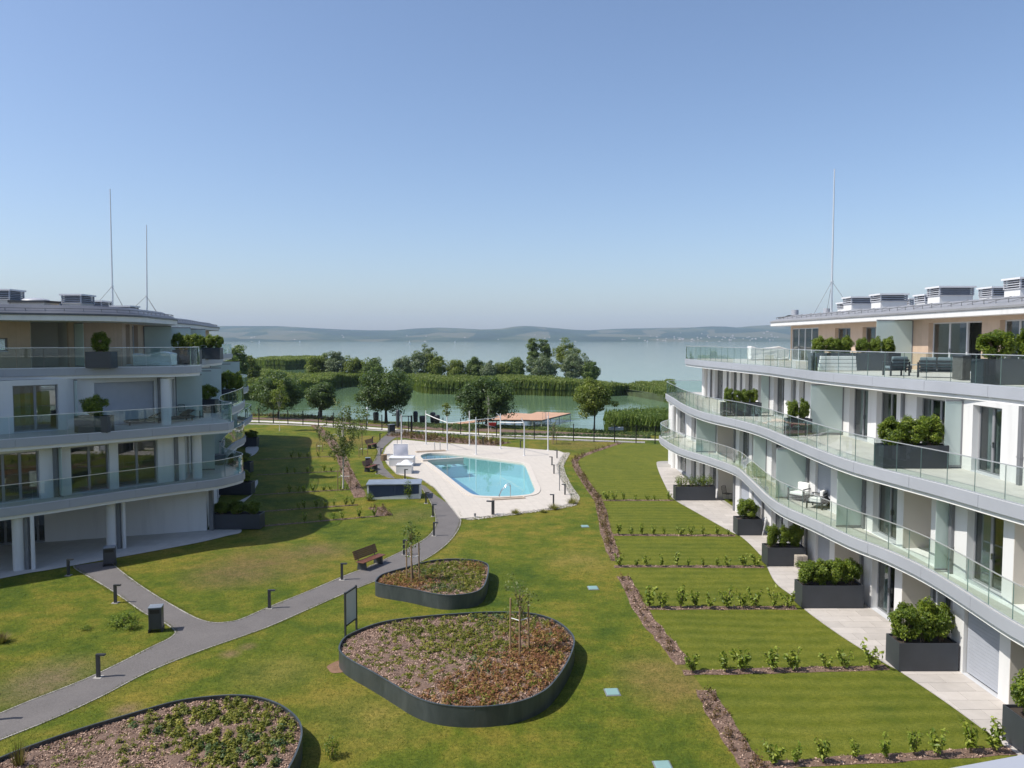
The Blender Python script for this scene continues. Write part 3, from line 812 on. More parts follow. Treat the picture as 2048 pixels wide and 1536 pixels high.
def wall(parent, fr, L_, z0, z1, openings, mat='white', name="wall", wt=WT):
    "openings: dicts a0,a1,z0,z1,kind...; kind 'recess' cuts a loggia"
    ops = sorted(openings, key=lambda o: o['a0'])
    mb = MB(); last = 0.0; made = []
    def close():
        nonlocal mb
        if mb.v: made.append(mb.build(name, mat, parent))
    for o in ops:
        a0, a1 = max(o['a0'], last), o['a1']
        if a0 > last + 0.002: mb.obox(fr, last, a0, 0, wt, z0, z1)
        if o['kind'] == 'recess':
            D = o.get('depth', 1.15); rec = MB()
            close(); mb = MB()
            rec.obox(fr, a0 - 0.22, a0, wt + 0.001, D, z0, z1)
            rec.obox(fr, a1, a1 + 0.22, wt + 0.001, D, z0, z1)
            rec.obox(fr, a0 - 0.22, a1 + 0.22, D, D + 0.22, z0, z1)
            rec.obox(fr, a0, a0 + 0.02, 0.003, D, z0, z1)
            rec.build("loggia_wall", 'beige', parent)
        else:
            if o['z1'] < z1: mb.obox(fr, a0, a1, 0, wt, o['z1'], z1)
            if o['z0'] > z0 + 0.02: mb.obox(fr, a0, a1, 0, wt, z0, o['z0'])
        last = a1
    if last < L_: mb.obox(fr, last, L_, 0, wt, z0, z1)
    close()
    for o in ops:
        if o['kind'] in ('door', 'win', 'blind'):
            window(parent, fr, o['a0'], o['a1'], max(o['z0'], z0 + 0.02), o['z1'], o.get('n', 2), o['kind'], o.get('curtain'), o.get('shut', 0), o.get('silver', False), o.get('inset', 0.24), o.get('open'))
    return made
def downpipe(parent, fr, a, z0, z1, w=0.16, d=-0.11):
    mb = MB().obox(fr, a - w / 2, a + w / 2, d, -0.004, z0, z1)
    mb.obox(fr, a - w / 2 - 0.02, a + w / 2 + 0.02, d - 0.012, -0.002, z0 + 0.9, z0 + 0.94)
    return mb.build("downpipe", 'pipe', parent)
def screen(parent, fr, a, dout, z0, z1, lo=0.12):
    "frosted privacy screen standing square to the facade, reaching dout outwards"
    o = MB().obox(fr, a - 0.012, a + 0.012, -dout, -0.02, z0 + lo, z1 - 0.1).build("privacy_screen", 'frost', parent)
    mb = MB().obox(fr, a - 0.03, a + 0.03, -dout, -0.02, z0 + lo - 0.07, z0 + lo)
    mb.obox(fr, a - 0.03, a + 0.03, -0.06, -0.004, z0 + lo, z1 - 0.1)
    mb.obox(fr, a - 0.03, a + 0.03, -dout, -0.06, z1 - 0.1, z1 - 0.04)
    mb.build("screen_frame", 'frame', o)
    return o
def slab(parent, poly, ztop, th=0.55):
    poly = ccw(poly)
    o = MB().prism(poly, ztop - th, ztop - 0.004).build("balcony_slab", 'soffit', parent)
    return o
def fascia(parent, edge, ztop, side, th=0.36):
    "metal-faced edge band on the outside of the slab edge, with panel joints"
    e = edge if side > 0 else list(reversed(edge))
    S = arclen(e); L_ = S[-1]; k = max(1, int(L_ / 3.1)); st = L_ / k
    f = MB()
    for i in range(k):
        q = [sample(e, S, i * st + 0.006 + (st - 0.012) * j / 6) for j in range(7)]
        f.band(q, ztop - th - 0.02, ztop + 0.015, -0.03)
    return f.build("fascia", 'fascia', parent)
def balustrade(parent, edge, z, side, inset=0.07, h=1.08, plen=1.22, mat='glass', s0=0.0, s1=None):
    e = offset_open(edge, inset * side)
    S = arclen(e); s1 = S[-1] if s1 is None else s1
    k = max(1, int(round((s1 - s0) / plen))); st = (s1 - s0) / k
    q = [sample(e, S, s0 + (s1 - s0) * i / (k * 5)) for i in range(k * 5 + 1)]
    r = MB().band(q, z + h, z + h + 0.028, 0.035 * side).band(q, z - 0.002, z + 0.05, 0.03 * side)
    o = r.build("balustrade", 'rail', parent)
    for i in range(k):
        p = [sample(e, S, s0 + i * st + 0.012 + (st - 0.024) * j / 5) for j in range(6)]
        pm = MB().band(p, z + 0.05, z + h, 0.016 * side).build("glass_panel", mat, o)
        pm.data.materials.append(M['glassedge'])
        for pf in pm.data.polygons:
            if len(pf.vertices) == 4 and pf.area < 0.04 and abs(pf.normal.z) < 0.5: pf.material_index = 1
    return o

# ------------------------------------------------------------------ right building
RB = empty("apartment_building", (20, 45, 0), label="sunlit white apartment building with wavy glass balconies on the right", cat="building")
H1, H2, H3 = 3.15, 6.3, 9.45
CEIL = 0.55
# facade lines from the far end to the near end
LR = {0: ((14.0, 68.5), (15.15, 15.0)), 1: ((14.0, 68.5), (15.15, 15.0)), 2: ((16.35, 66.0), (16.75, 15.0)), 3: ((21.9, 60.6), (21.9, 15.0))}
FR = {k: frame_of(a, b, (-1, 0)) for k, (a, b) in LR.items()}
def length(l): return math.hypot(l[1][0] - l[0][0], l[1][1] - l[0][1])
def rs(k, px, py=None):
    "distance along the right facade of storey k seen at photo column px"
    py = py if py is not None else {0: 1100, 1: 980, 2: 850, 3: 700}[k]
    return on_line(px, py, *LR[k])
def op(k, x0, x1, kind, zb=0.0, zt=2.42, **kw):
    base = {0: 0, 1: H1, 2: H2, 3: H3}[k]
    d = dict(a0=rs(k, x0), a1=rs(k, x1), z0=base + zb, z1=base + zt, kind=kind); d.update(kw); return d
g0 = [op(0, 1353, 1370, 'door', n=2), op(0, 1380, 1390, 'door', n=1), op(0, 1397, 1408, 'door', n=1, curtain=[(0.1, 0.6)]), op(0, 1417, 1430, 'door', n=2), op(0, 1434, 1466, 'recess', depth=1.2),
      op(0, 1477, 1496, 'blind', 0.0, n=1, shut=0.97), op(0, 1501, 1521, 'blind', 0, n=1, shut=0.5), op(0, 1541, 1565, 'door', n=2, curtain=[(0.0, 0.3)]), op(0, 1575, 1609, 'door', n=2),
      op(0, 1631, 1659, 'blind', 0, n=1, shut=0.97), op(0, 1669, 1720, 'recess', depth=1.2), op(0, 1745, 1791, 'door', n=2, curtain=[(0.05, 0.35)]), op(0, 1806, 1868, 'recess', depth=1.2),
      op(0, 1878, 1909, 'door', n=2), op(0, 1933, 2006, 'blind', 0, n=2, shut=0.97), op(0, 2028, 2140, 'recess', depth=1.2), op(0, 2180, 2330, 'door', n=2)]
g1 = [op(1, 1353, 1368, 'door', n=2), op(1, 1381, 1390, 'door', n=1), op(1, 1433, 1466, 'recess', depth=1.2), op(1, 1477, 1496, 'door', n=2, curtain=[(0.1, 0.5)]), op(1, 1502, 1513, 'win', 0.0, n=1),
      op(1, 1542, 1566, 'door', n=2), op(1, 1630, 1661, 'blind', 0, n=1, shut=0.8), op(1, 1747, 1795, 'door', n=2, curtain=[(0, 0.25)]), op(1, 1808, 1864, 'recess', depth=1.2),
      op(1, 1937, 2010, 'door', n=2, curtain=[(0.0, 0.4)]), op(1, 2032, 2150, 'recess', depth=1.2), op(1, 2200, 2330, 'door', n=2)]
g2 = [op(2, 1428, 1444, 'door', n=2), op(2, 1460, 1472, 'win', 0.0, n=1), op(2, 1489, 1504, 'door', n=2, curtain=[(0, 0.4)]), op(2, 1515, 1522, 'win', 0, n=1), op(2, 1546, 1567, 'door', n=2, curtain=[(0.2, 0.9)]),
      op(2, 1580, 1587, 'win', 0, n=1), op(2, 1597, 1608, 'win', 0, n=1), op(2, 1698, 1735, 'door', n=2, curtain=[(0.1, 0.65)]), op(2, 1752, 1792, 'door', n=2), op(2, 1832, 1890, 'door', n=3, curtain=[(0.0, 0.2)]),
      op(2, 1945, 2003, 'door', n=2, curtain=[(0.1, 0.6)]), op(2, 2075, 2170, 'door', n=3), op(2, 2250, 2330, 'door', n=2)]
g3 = [op(3, 1583, 1636, 'door', n=4, silver=True, inset=0.05, zt=2.5), op(3, 1669, 1700, 'door', n=2, zt=2.4), op(3, 1724, 1762, 'door', n=2, zt=2.4, curtain=[(0.1, 0.4)]), op(3, 1778, 1797, 'door', n=1, zt=2.4),
      op(3, 1856, 1962, 'door', n=3, zt=2.5, silver=True, open=2), op(3, 1998, 2090, 'door', n=3, zt=2.5, silver=True), op(3, 2150, 2300, 'door', n=3, zt=2.5, silver=True)]
M['stoneclad'] = m_tile('travertine_cladding', (0.52, 0.39, 0.29), 1.2, 0.4, 0.006, 0.8, 0.05)
wall(RB, FR[0], length(LR[0]), 0.0, H1 - CEIL, g0)
wall(RB, FR[1], length(LR[1]), H1, H2 - CEIL, g1)
wall(RB, FR[2], length(LR[2]), H2, H3 - CEIL, g2)
wall(RB, FR[3], length(LR[3]), H3, H3 + 2.7, g3, 'stoneclad')
# rooms behind the glass, gable ends
for k, zb, zt in ((0, 0.0, H1 - CEIL), (1, H1, H2 - CEIL), (2, H2, H3 - CEIL), (3, H3, H3 + 2.7)):
    Lk = length(LR[k]); f = FR[k]
    mb = MB().obox(f, 0.4, Lk, 4.2, 4.35, zb, zt)
    for a in np.arange(4.5, Lk, 6.1): mb.obox(f, a, a + 0.15, WT + 1.05, 4.2, zb, zt)
    mb.build("room_wall", 'interior', RB)
    MB().obox(f, 0.0, 0.34, WT, 13.0, zb, zt).build("gable_wall", 'white' if k < 3 else 'stoneclad', RB)
# columns at the far corner
for k, (px, py, zb, zt) in {0: (1347, 936, 0, H1 - CEIL), 1: (1346, 875, H1, H2 - CEIL), 2: (1409, 796, H2, H3 - CEIL)}.items():
    x, y = G(px, py, zb)
    MB().tube([(x, y, zb), (x, y, zt)], 0.22, 20).build("column", 'white', RB)
# slab edges, traced at their own level, far end to near end
edges = {
    1: [(16.5, 66.8), (14.2, 66.6)] + GL([(1320, 871), (1328, 881), (1358, 897), (1413, 914), (1468, 934), (1495, 955), (1536, 994), (1569, 1015), (1622, 1038), (1700, 1074), (1772, 1101), (1865, 1146), (2004, 1233)], H1) + [(14.0, 20.0), (13.6, 17), (13.9, 14)],
    2: [(18.5, 69.4), (15.4, 69.6)] + GL([(1332, 787), (1345, 797), (1370, 812), (1411, 827), (1474, 841), (1523, 855), (1575, 876), (1648, 905), (1711, 926), (1796, 948), (1893, 972.5), (2048, 1014)], H2) + [(15.2, 19), (15.0, 14)],
    3: [(17.5, 65.6), (15.0, 65.4)] + GL([(1374, 719), (1409, 722.5), (1484, 729), (1536, 733.5), (1589, 739.5), (1641, 745.5), (1776, 757), (1921, 767.5), (2048, 778.5)], H3) + [(16.3, 20), (16.2, 14)],
}
ED = {}
for k, pts in edges.items():
    e = smooth(pts, 6); ED[k] = e
    z = {1: H1, 2: H2, 3: H3}[k]
    back = [(32, 14), (32, e[0][1])]
    slab(RB, offset_open(e, 0.07) + back, z)
    fascia(RB, e, z, 1)
    xin = {1: 14.4, 2: 17.0, 3: 21.9}[k]
    fl = offset_open(e, 0.05)
    MB().sheet(fl + [(xin + 0.3, 14), (xin + 0.3, e[0][1] - 0.1)], z).build("terrace_floor", 'terrace', RB)
    balustrade(RB, e, z, 1)
# screens and downpipes
def edge_x(k, y):
    e = np.array(ED[k]); o_ = np.argsort(e[:, 1]); return float(np.interp(y, e[o_, 1], e[o_, 0]))
def scr(k, px, zb, zt, short=0.25, py=None, dout=None):
    a = rs(k, px, py); f = FR[k]
    y = f[0][1] + f[1][1] * a; x = f[0][0] + f[1][0] * a
    d = dout if dout else max(0.5, x - edge_x(k, y) - short)
    screen(RB, f, a, d, zb, zt)
for px in (1431, 1532, 1613, 1728, 1903): scr(1, px, H1, H2 - CEIL)
for px, dd in ((1538, 0.55), (1686, 1.65), (1925, 0.66)): scr(2, px, H2, H3 - CEIL, dout=dd)
scr(3, 1825, H3, H3 + 2.75, dout=2.0)
for k, l, zb, zt in ((0, [1468, 1526, 1613, 1726, 1872, 2150], 0, H1 - CEIL), (1, [1469, 1617, 1731, 1909, 2160], H1, H2 - CEIL), (2, [1422, 1455, 1482, 1589, 1807, 2046], H2, H3 - CEIL)):
    for px in l: downpipe(RB, FR[k], rs(k, px), zb, zt)
# roof: thin overhanging plate, grey standing-seam edge, snow guard
RZ = H3 + 2.7
redge = smooth([(34, 62.7), (24, 62.6), (21.2, 62.2), (20.6, 60.8), (20.7, 55), (20.8, 46), (20.9, 37), (21.0, 27), (21.1, 14)], 5)
slab_poly = redge + [(40, 14), (40, 62.7)]
MB().prism(slab_poly, RZ, RZ + 0.27).build("roof_fascia", 'white', RB)
M['roofmetal'] = simple('roof_metal_grey', (0.27, 0.27, 0.275), 0.5, 0.12, 0.8, metal=0.1, bmp=0.04)
mb = MB(); r1 = offset_open(redge, -0.06); r2 = offset_open(redge, 0.5); r3 = offset_open(redge, 1.5)
nn_ = len(redge)
mb.add([(x, y, RZ + 0.272) for x, y in r1] + [(x, y, RZ + 0.37) for x, y in r1] + [(x, y, RZ + 0.56) for x, y in r2] + [(x, y, RZ + 0.85) for x, y in r3],
       [(i + q * nn_, i + 1 + q * nn_, i + 1 + (q + 1) * nn_, i + (q + 1) * nn_) for q in range(3) for i in range(nn_ - 1)])
mb.sheet(r3 + [(40, 14), (40, 60)], RZ + 0.85)
roof = mb.build("roof", 'roofmetal', RB)
gq = offset_open(redge, 0.36); Sg = arclen(gq)
gz = RZ + 0.42
mb = MB()
def gp(s, z): p = sample(gq, Sg, s); return (p[0], p[1], z)
for zz in (gz + 0.06, gz + 0.26):
    mb.tube([gp(s, zz) for s in np.linspace(11, Sg[-1], 60)], 0.022, 6)
mb.build("snow_guard_rail", 'pipe', roof)
s_ = 11.0
while s_ < Sg[-1] - 1:
    MB().tube([gp(s_, gz - 0.05), gp(s_, gz + 0.29)], 0.018, 5).build("snow_guard_post", 'pipe', roof)
    s_ += 0.85
# standing seams on the roof slope
s_ = 11.0; Sr2, Sr3 = arclen(r2), arclen(r3)
while s_ < Sr2[-1] - 0.5:
    p = sample(r2, Sr2, s_); q = sample(r3, Sr3, s_ / Sr2[-1] * Sr3[-1])
    MB().tube([(p[0], p[1], RZ + 0.57), (q[0], q[1], RZ + 0.86)], 0.02, 4).build("standing_seam", 'roofmetal', roof)
    s_ += 1.6
# chimneys / vents
M['louvre'] = simple('louvre_grey', (0.40, 0.41, 0.44), 0.5, 0.06, bmp=0.02)
M['cap'] = simple('chimney_cap_metal', (0.66, 0.66, 0.67), 0.5, 0.04, bmp=0.02)
def chimney(parent, x, y, z, w, d, h, lh, pier='white'):
    base = MB().box(x - w / 2, y - d / 2, z - 0.8, x + w / 2, y + d / 2, z + h - lh).build("chimney", pier, parent)
    mb = MB().box(x - w / 2 - 0.12, y - d / 2 - 0.12, z + h, x + w / 2 + 0.12, y + d / 2 + 0.12, z + h + 0.10); mb.build("chimney_cap", 'cap', base)
    MB().box(x - w / 2 + 0.12, y - d / 2 + 0.12, z + h - lh, x + w / 2 - 0.12, y + d / 2 - 0.12, z + h).build("vent_core", 'darkmetal', base)
    k = max(3, int(lh / 0.11)); hh = lh / k
    for i in range(k):
        zz = z + h - lh + i * hh
        MB().add([(x + sx * (w / 2 - a), y + sy * (d / 2 - a), zz + b) for a, b in ((-0.06, 0.0), (0.06, hh * 0.75)) for sx, sy in ((-1, -1), (1, -1), (1, 1), (-1, 1))] ,
                 [(0, 1, 5, 4), (1, 2, 6, 5), (2, 3, 7, 6), (3, 0, 4, 7), (0, 3, 2, 1)]).build("louvre_blade", 'louvre', base)
    for sx in (-1, 1):
        for sy in (-1, 1):
            MB().box(x + sx * (w / 2) - 0.04, y + sy * (d / 2) - 0.04, z + h - lh, x + sx * (w / 2) + 0.04, y + sy * (d / 2) + 0.04, z + h).build("corner_post", 'louvre', base)
    return base
def chimney_px(parent, x0, x1, ytop, ybase, Y, zroof, lf=0.45, dep=1.3, pier='white'):
    a = atY(x0, ytop, Y); b = atY(x1, ytop, Y); w = b[0] - a[0]
    h = a[2] - zroof
    return chimney(parent, (a[0] + b[0]) / 2, Y + dep / 2, zroof, w - 0.24, dep, max(h - 0.1, 0.4), min(max(h * lf, 0.28), 0.55), pier)
ZR = RZ + 0.8
for x0, x1, yt, Y in ((1700, 1757, 593, 54), (1758, 1818, 587, 50), (1816, 1830, 596, 56), (1847, 1879, 588, 52), (1876, 1951, 572, 45), (1981, 2049, 573, 47), (2037, 2105, 554, 40), (1687, 1702, 604, 58)):
    chimney_px(roof.parent, x0, x1, yt, 0, Y, ZR, 0.36)
for px, py, Y in ((1590, 620, 62), (1654, 617, 60)):
    a = atY(px, py, Y); MB().tube([(a[0], a[1], ZR - 0.2), (a[0], a[1], a[2])], 0.28, 14).build("roof_vent", 'fascia', RB)
def mast(px_b, py_t, Y, zb, lab, tilt=0.0, r=0.07):
    x, y, zt = atY(px_b, py_t, Y)
    xb = atY(px_b - tilt, 600, Y)[0]
    o = empty("lightning_mast", (xb, Y, zb), label=lab, cat="mast")
    hgt = zt - zb; dx = x - xb
    MB().tube([(0, 0, -0.3), (dx * 0.35, 0, hgt * 0.35), (dx, 0, hgt)], [r, r * 0.8, r * 0.5], 10).build("pole", 'rail', o, True)
    MB().tube([(0, 0, hgt * 0.22), (0, 0, hgt * 0.23)], r * 1.5, 10).build("collar", 'rail', o, True)
    for a in (200, 330, 80):
        MB().tube([(0, 0, hgt * 0.225), (math.cos(R(a)) * 1.6, math.sin(R(a)) * 1.6, -0.1)], 0.014, 5).build("guy_wire", 'pipe', o, True)
    return o
mast(1669, 338, 56, ZR, "tall pale lightning mast with guy wires on the right roof", 6, 0.09)

# ------------------------------------------------------------------ left building
LB = empty("apartment_building", (-26, 50, 0), label="shaded white apartment building with curved balconies on the left", cat="building")
RH3 = H3; H3 = 9.55; RRZ = RZ; RZ = 12.03        # its upper levels sit slightly differently
def stretch(p, q, t): return (p[0] + (q[0] - p[0]) * t, p[1] + (q[1] - p[1]) * t)
LL = {0: ((-36.0, 38.0), (-17.7, 44.1)), 1: ((-31.4, 29.5), (-18.5, 43.2)), 2: ((-33.6, 31.0), (-19.8, 44.4)), 3: ((-41.2, 26.9), (-22.6, 44.7))}
LSD = {0: ((-17.7, 44.1), (-29.3, 82.0)), 1: ((-18.5, 43.2), (-29.6, 82.0)), 2: ((-19.8, 44.4), (-31.0, 83.0)), 3: ((-22.6, 44.7), (-33.0, 84.0))}
FLF = {k: frame_of(a, b, (0.66, -0.75)) for k, (a, b) in LL.items()}
FLS = {k: frame_of(a, b, (0.95, 0.3)) for k, (a, b) in LSD.items()}
def ls(k, px): return on_line(px, {0: 1080, 1: 960, 2: 830, 3: 700}[k], *LL[k])
def lop(k, x0, x1, kind, zb=0.0, zt=2.42, **kw):
    base = (0, H1, H2, H3)[k]
    d = dict(a0=ls(k, x0), a1=ls(k, x1), z0=base + zb, z1=base + zt, kind=kind); d.update(kw); return d
w0 = [lop(0, -10, 27, 'door', n=2), lop(0, 58, 90, 'door', n=2)]
w1 = [lop(1, -30, 80, 'door', n=3), lop(1, 143, 220, 'door', n=2, curtain=[(0.0, 0.12)]), lop(1, 238, 317, 'door', n=2)]
w2 = [lop(2, -95, -45, 'door', n=2), lop(2, 27, 118, 'door', n=2, curtain=[(0.02, 0.2), (0.3, 0.42)]), lop(2, 190, 310, 'blind', 0.0, n=3, shut=0.98)]
w3 = [lop(3, -140, -30, 'door', n=3, zt=2.5), lop(3, -12, 16, 'win', 0.9, 1.6, n=1), lop(3, 62, 138, 'recess', depth=2.2)]
wall(LB, FLF[0], length(LL[0]), 0, H1 - CEIL, w0)
wall(LB, FLF[1], length(LL[1]), H1, H2 - CEIL, w1)
wall(LB, FLF[2], length(LL[2]), H2, H3 - CEIL, w2)
wall(LB, FLF[3], length(LL[3]), H3, RZ, w3, 'stoneclad')
def sops(k, base, zt=2.42):
    out = []; L_ = length(LSD[k]); a = 0.9 if k else 8.0; i = 0
    while a + 1.4 < L_ - 1:
        w = (1.1, 1.6, 0.9, 2.0)[i % 4]
        out.append(dict(a0=a, a1=a + w, z0=base, z1=base + zt, kind='door', n=1 if w < 1.2 else 2, silver=(k == 3)))
        a += w + (0.7, 1.6, 0.8, 2.1)[i % 4]; i += 1
    return out
for k, zb, zt in ((0, 0, H1 - CEIL), (1, H1, H2 - CEIL), (2, H2, H3 - CEIL), (3, H3, RZ)):
    wall(LB, FLS[k], length(LSD[k]), zb, zt, sops(k, zb), 'white' if k < 3 else 'stoneclad')
    L_ = length(LL[k]); f = FLF[k]
    MB().obox(f, 0, L_ - 5.5, 4.4, 4.55, zb, zt).build("room_wall", 'interior', LB)
    L_ = length(LSD[k]); f = FLS[k]
    MB().obox(f, 5.2, L_, 4.0, 4.15, zb, zt).build("room_wall", 'interior', LB)
# columns and their pipes
def lcol(px, py, zb, zt, r=0.24):
    x, y = G(px, py, zb); MB().tube([(x, y, zb), (x, y, zt)], r, 20).build("column", 'white', LB); return x, y
for px, py, zb in ((39, 1140, 0), (224, 1098, 0), (395, 956, H1), (333, 849, H2)):
    x, y = lcol(px, py, zb, zb + H1 - CEIL, 0.26)
    if zb == 0:
        MB().box(x + 0.30, y - 0.02, 0, x + 0.46, y + 0.14, H1 - CEIL).build("downpipe", 'pipe', LB)
        MB().tube([(x + 0.62, y + 0.1, 0), (x + 0.62, y + 0.1, H1 - CEIL)], 0.09, 12).build("column", 'white', LB)
for k, l, zb in ((1, (111, 353), H1), (2, (320,), H2)):
    for px in l: downpipe(LB, FLF[k], ls(k, px), zb, zb + H1 - CEIL, 0.2)
x, y = -17.55, 44.15
MB().box(x, y - 0.1, 0, x + 0.22, y + 0.14, H1 - CEIL).build("downpipe", 'pipe', LB)
# slab edges
ledge = {
    1: [(-40, 19.5), (-31.5, 28.2)] + GL([(0, 1019), (145, 999), (240, 985), (350, 970), (430, 960.5), (462, 954)], H1) + [(-15.95, 45.1), (-16.15, 46.0), (-17.3, 47.4), (-18.6, 49.2), (-19.6, 52), (-20.5, 55.2), (-21.3, 59), (-21.65, 62), (-22.5, 64.3), (-24.0, 66.5), (-25.0, 70), (-26, 74.5), (-26.9, 79), (-28, 82), (-31, 85), (-38, 88)],
    2: [(-40, 22.0), (-32, 30.2)] + GL([(0, 881), (187, 867.5), (375, 852.5), (430, 848.5)], H2) + [(-16.2, 43.8), (-16.3, 44.8), (-17.5, 46.4), (-18.3, 48.2), (-19.2, 51), (-19.9, 55.5), (-20.75, 59.5), (-21.9, 62.2), (-24, 65.3), (-25, 69), (-26, 74), (-26.8, 78), (-28.3, 81.5), (-31, 84.5), (-38, 88)],
    3: [(-42, 24), (-33, 32.5)] + GL([(0, 739), (200, 736), (342, 734)], H3) + [(-18.2, 43.6), (-18.2, 45.0), (-19.2, 46.8), (-21.6, 51), (-22.9, 55), (-23.6, 59.5), (-24.0, 63.5), (-24.9, 66), (-27.4, 70), (-28.8, 75), (-29.8, 81.0), (-31, 84), (-38, 88)],
}
LED = {}
for k, pts in ledge.items():
    e = smooth(pts, 6); LED[k] = e; z = (0, H1, H2, H3)[k]
    slab(LB, offset_open(e, 0.07) + [(-48, e[-1][1]), (-48, e[0][1])], z); fascia(LB, e, z, 1)
    inner = {1: [(-29.5, 82), (-18.7, 43.3), (-40, 21)], 2: [(-31, 83), (-20.0, 44.4), (-40, 25.5)], 3: [(-33, 84), (-22.8, 44.6), (-42, 27)]}[k]
    MB().sheet(offset_open(e, 0.05) + inner, z).build("terrace_floor", 'terrace', LB)
    S = arclen(e)
    balustrade(LB, e, z, 1, s0=7.0, s1=S[-1] - 4, mat='glassteal')
def lscr(k, f, a, dout, zb, zt): screen(LB, f, a, dout, zb, zt, 0.1)
lscr(3, FLF[3], ls(3, 150), 1.7, H3, RZ); lscr(2, FLF[2], ls(2, 150), 0.5, H2, H3 - CEIL); lscr(1, FLF[1], ls(1, 118), 0.5, H1, H2 - CEIL)
for k, l, zb, zt in ((3, ((6.0, 1.7), (12.5, 2.0), (21, 2.0)), H3, RZ), (2, ((2.4, 1.5), (8.5, 1.5), (14.0, 1.7), (24, 1.7), (32, 2.0)), H2, H3 - CEIL), (1, ((3.0, 1.3), (9.5, 1.0), (16.5, 1.5), (25, 1.2)), H1, H2 - CEIL)):
    for a, d in l: lscr(k, FLS[k], a, d, zb, zt)
# roof
ledge_r = smooth([(-46, 20.5), (-38, 26.8), (-30.2, 33.0), (-25.1, 37.7), (-22.4, 39.1), (-21.0, 40.4), (-20.4, 42.4), (-20.9, 45.5), (-21.9, 50.5), (-24.2, 53.5), (-25.6, 57), (-26.4, 62), (-27.4, 67.5), (-29.5, 75), (-31.5, 83), (-34, 86), (-44, 88)], 6)
MB().prism(ledge_r + [(-54, 88), (-54, 20.5)], RZ, RZ + 0.27).build("roof_fascia", 'white', LB)
r1 = offset_open(ledge_r, -0.06); r2 = offset_open(ledge_r, 0.35); r3 = offset_open(ledge_r, 0.85); nn_ = len(ledge_r)
mb = MB()
mb.add([(x, y, RZ + 0.272) for x, y in r1] + [(x, y, RZ + 0.37) for x, y in r1] + [(x, y, RZ + 0.56) for x, y in r2] + [(x, y, RZ + 0.80) for x, y in r3],
       [(i + q * nn_, i + 1 + q * nn_, i + 1 + (q + 1) * nn_, i + (q + 1) * nn_) for q in range(3) for i in range(nn_ - 1)])
mb.sheet(r3 + [(-54, 87), (-54, 22)], RZ + 0.80)
M['roofdark'] = simple('roof_metal_dark', (0.085, 0.09, 0.105), 0.45, 0.15, 0.8, bmp=0.04)
lroof = mb.build("roof", 'roofdark', LB)
gq2 = offset_open(ledge_r, 0.22); Sg2 = arclen(gq2)
mb = MB()
for zz in (RZ + 0.47, RZ + 0.62):
    mb.tube([(*sample(gq2, Sg2, s), zz) for s in np.linspace(24, Sg2[-1] - 6, 80)], 0.022, 6)
mb.build("snow_guard_rail", 'pipe', lroof)
s_ = 24.0
while s_ < Sg2[-1] - 6:
    p = sample(gq2, Sg2, s_); MB().tube([(p[0], p[1], RZ + 0.36), (p[0], p[1], RZ + 0.64)], 0.018, 5).build("snow_guard_post", 'pipe', lroof); s_ += 0.85
for x0, x1, yt, Y, dp in ((-40, 22, 578, 48, 1.4), (86, 122, 602, 54, 1.2), (120, 165, 588, 49, 1.5), (172, 206, 601, 52, 1.2), (220, 262, 611, 52, 1.2), (-75, -45, 590, 48, 1.2)):
    chimney_px(LB, x0, x1, yt, 0, Y, RZ + 0.78, 0.42, dp, 'beige')
# domed rooflight
a = atY(54, 600, 48)
o = MB().box(a[0] - 1.05, a[1], RZ + 0.5, a[0] + 1.05, a[1] + 1.6, a[2] - 0.15).build("rooflight_kerb", 'beige', LB)
MB().box(a[0] - 1.15, a[1] - 0.1, a[2] - 0.15, a[0] + 1.15, a[1] + 1.7, a[2] - 0.02).build("rooflight_rim", 'darkmetal', o)
dm = MB(); v = []; 
for j in range(5):
    w = j / 4 * PI / 2
    for i in range(20):
        t = 2 * PI * i / 20; v.append((a[0] + math.cos(t) * math.cos(w) * 0.9, a[1] + 0.8 + math.sin(t) * math.cos(w) * 0.7, a[2] - 0.02 + 0.2 * math.sin(w)))
dm.add(v, [(j * 20 + i, j * 20 + (i + 1) % 20, (j + 1) * 20 + (i + 1) % 20, (j + 1) * 20 + i) for j in range(4) for i in range(20)], True)
dm.build("rooflight_dome", 'fascia', o)
mast(220, 378, 53, RZ + 0.78, "taller of the two lightning masts on the left roof", -5, 0.07)
mast(293, 450, 58, RZ + 0.78, "shorter of the two lightning masts on the left roof", 0, 0.07)

H3 = RH3; RZ = RRZ
# patios at ground level
lp_edge = smooth([(-30, 27.5)] + GL([(0, 1158), (100, 1140), (205, 1121), (300, 1104), (400, 1085), (455, 1072), (482, 1065)]) + [(-16.2, 45.2)], 5)
lpatio = setp(MB().sheet(lp_edge + [(-17.8, 44.2), (-40, 37), (-40, 27)], 0.02).build("patio", 'terrace'), kind="structure")
for pts in ([(465, 1010), (497, 993), (506, 988), (478, 1012)], [(500, 986), (506, 968), (514, 960), (516, 966), (510, 978), (503, 988)], [(492, 895), (514, 893), (517, 900), (508, 910), (495, 912)]):
    setp(MB().sheet(smooth(GL(pts), 4, True), 0.02).build("patio", 'terrace'), kind="structure")
rp_px = [(1340, 922), (1318, 923), (1313, 927), (1318, 945), (1329, 969), (1340, 990), (1353, 1002.5), (1394, 1026), (1462, 1064), (1481, 1073), (1505, 1094), (1527, 1120), (1550, 1165), (1590, 1196.5), (1607, 1218), (1678, 1270), (1769, 1327), (1800, 1344), (1905, 1415), (2027, 1506)]
rp_edge = smooth(GL(rp_px) + [(13.5, 18.5), (13.4, 15)], 5)
def lr0x(y): return 14.0 + (68.5 - y) / 53.5 * 1.15
rpatio = setp(MB().sheet(rp_edge + [(lr0x(15) + 0.3, 15), (lr0x(66) + 0.3, 66)], 0.012).build("patio", 'sand'), kind="structure")
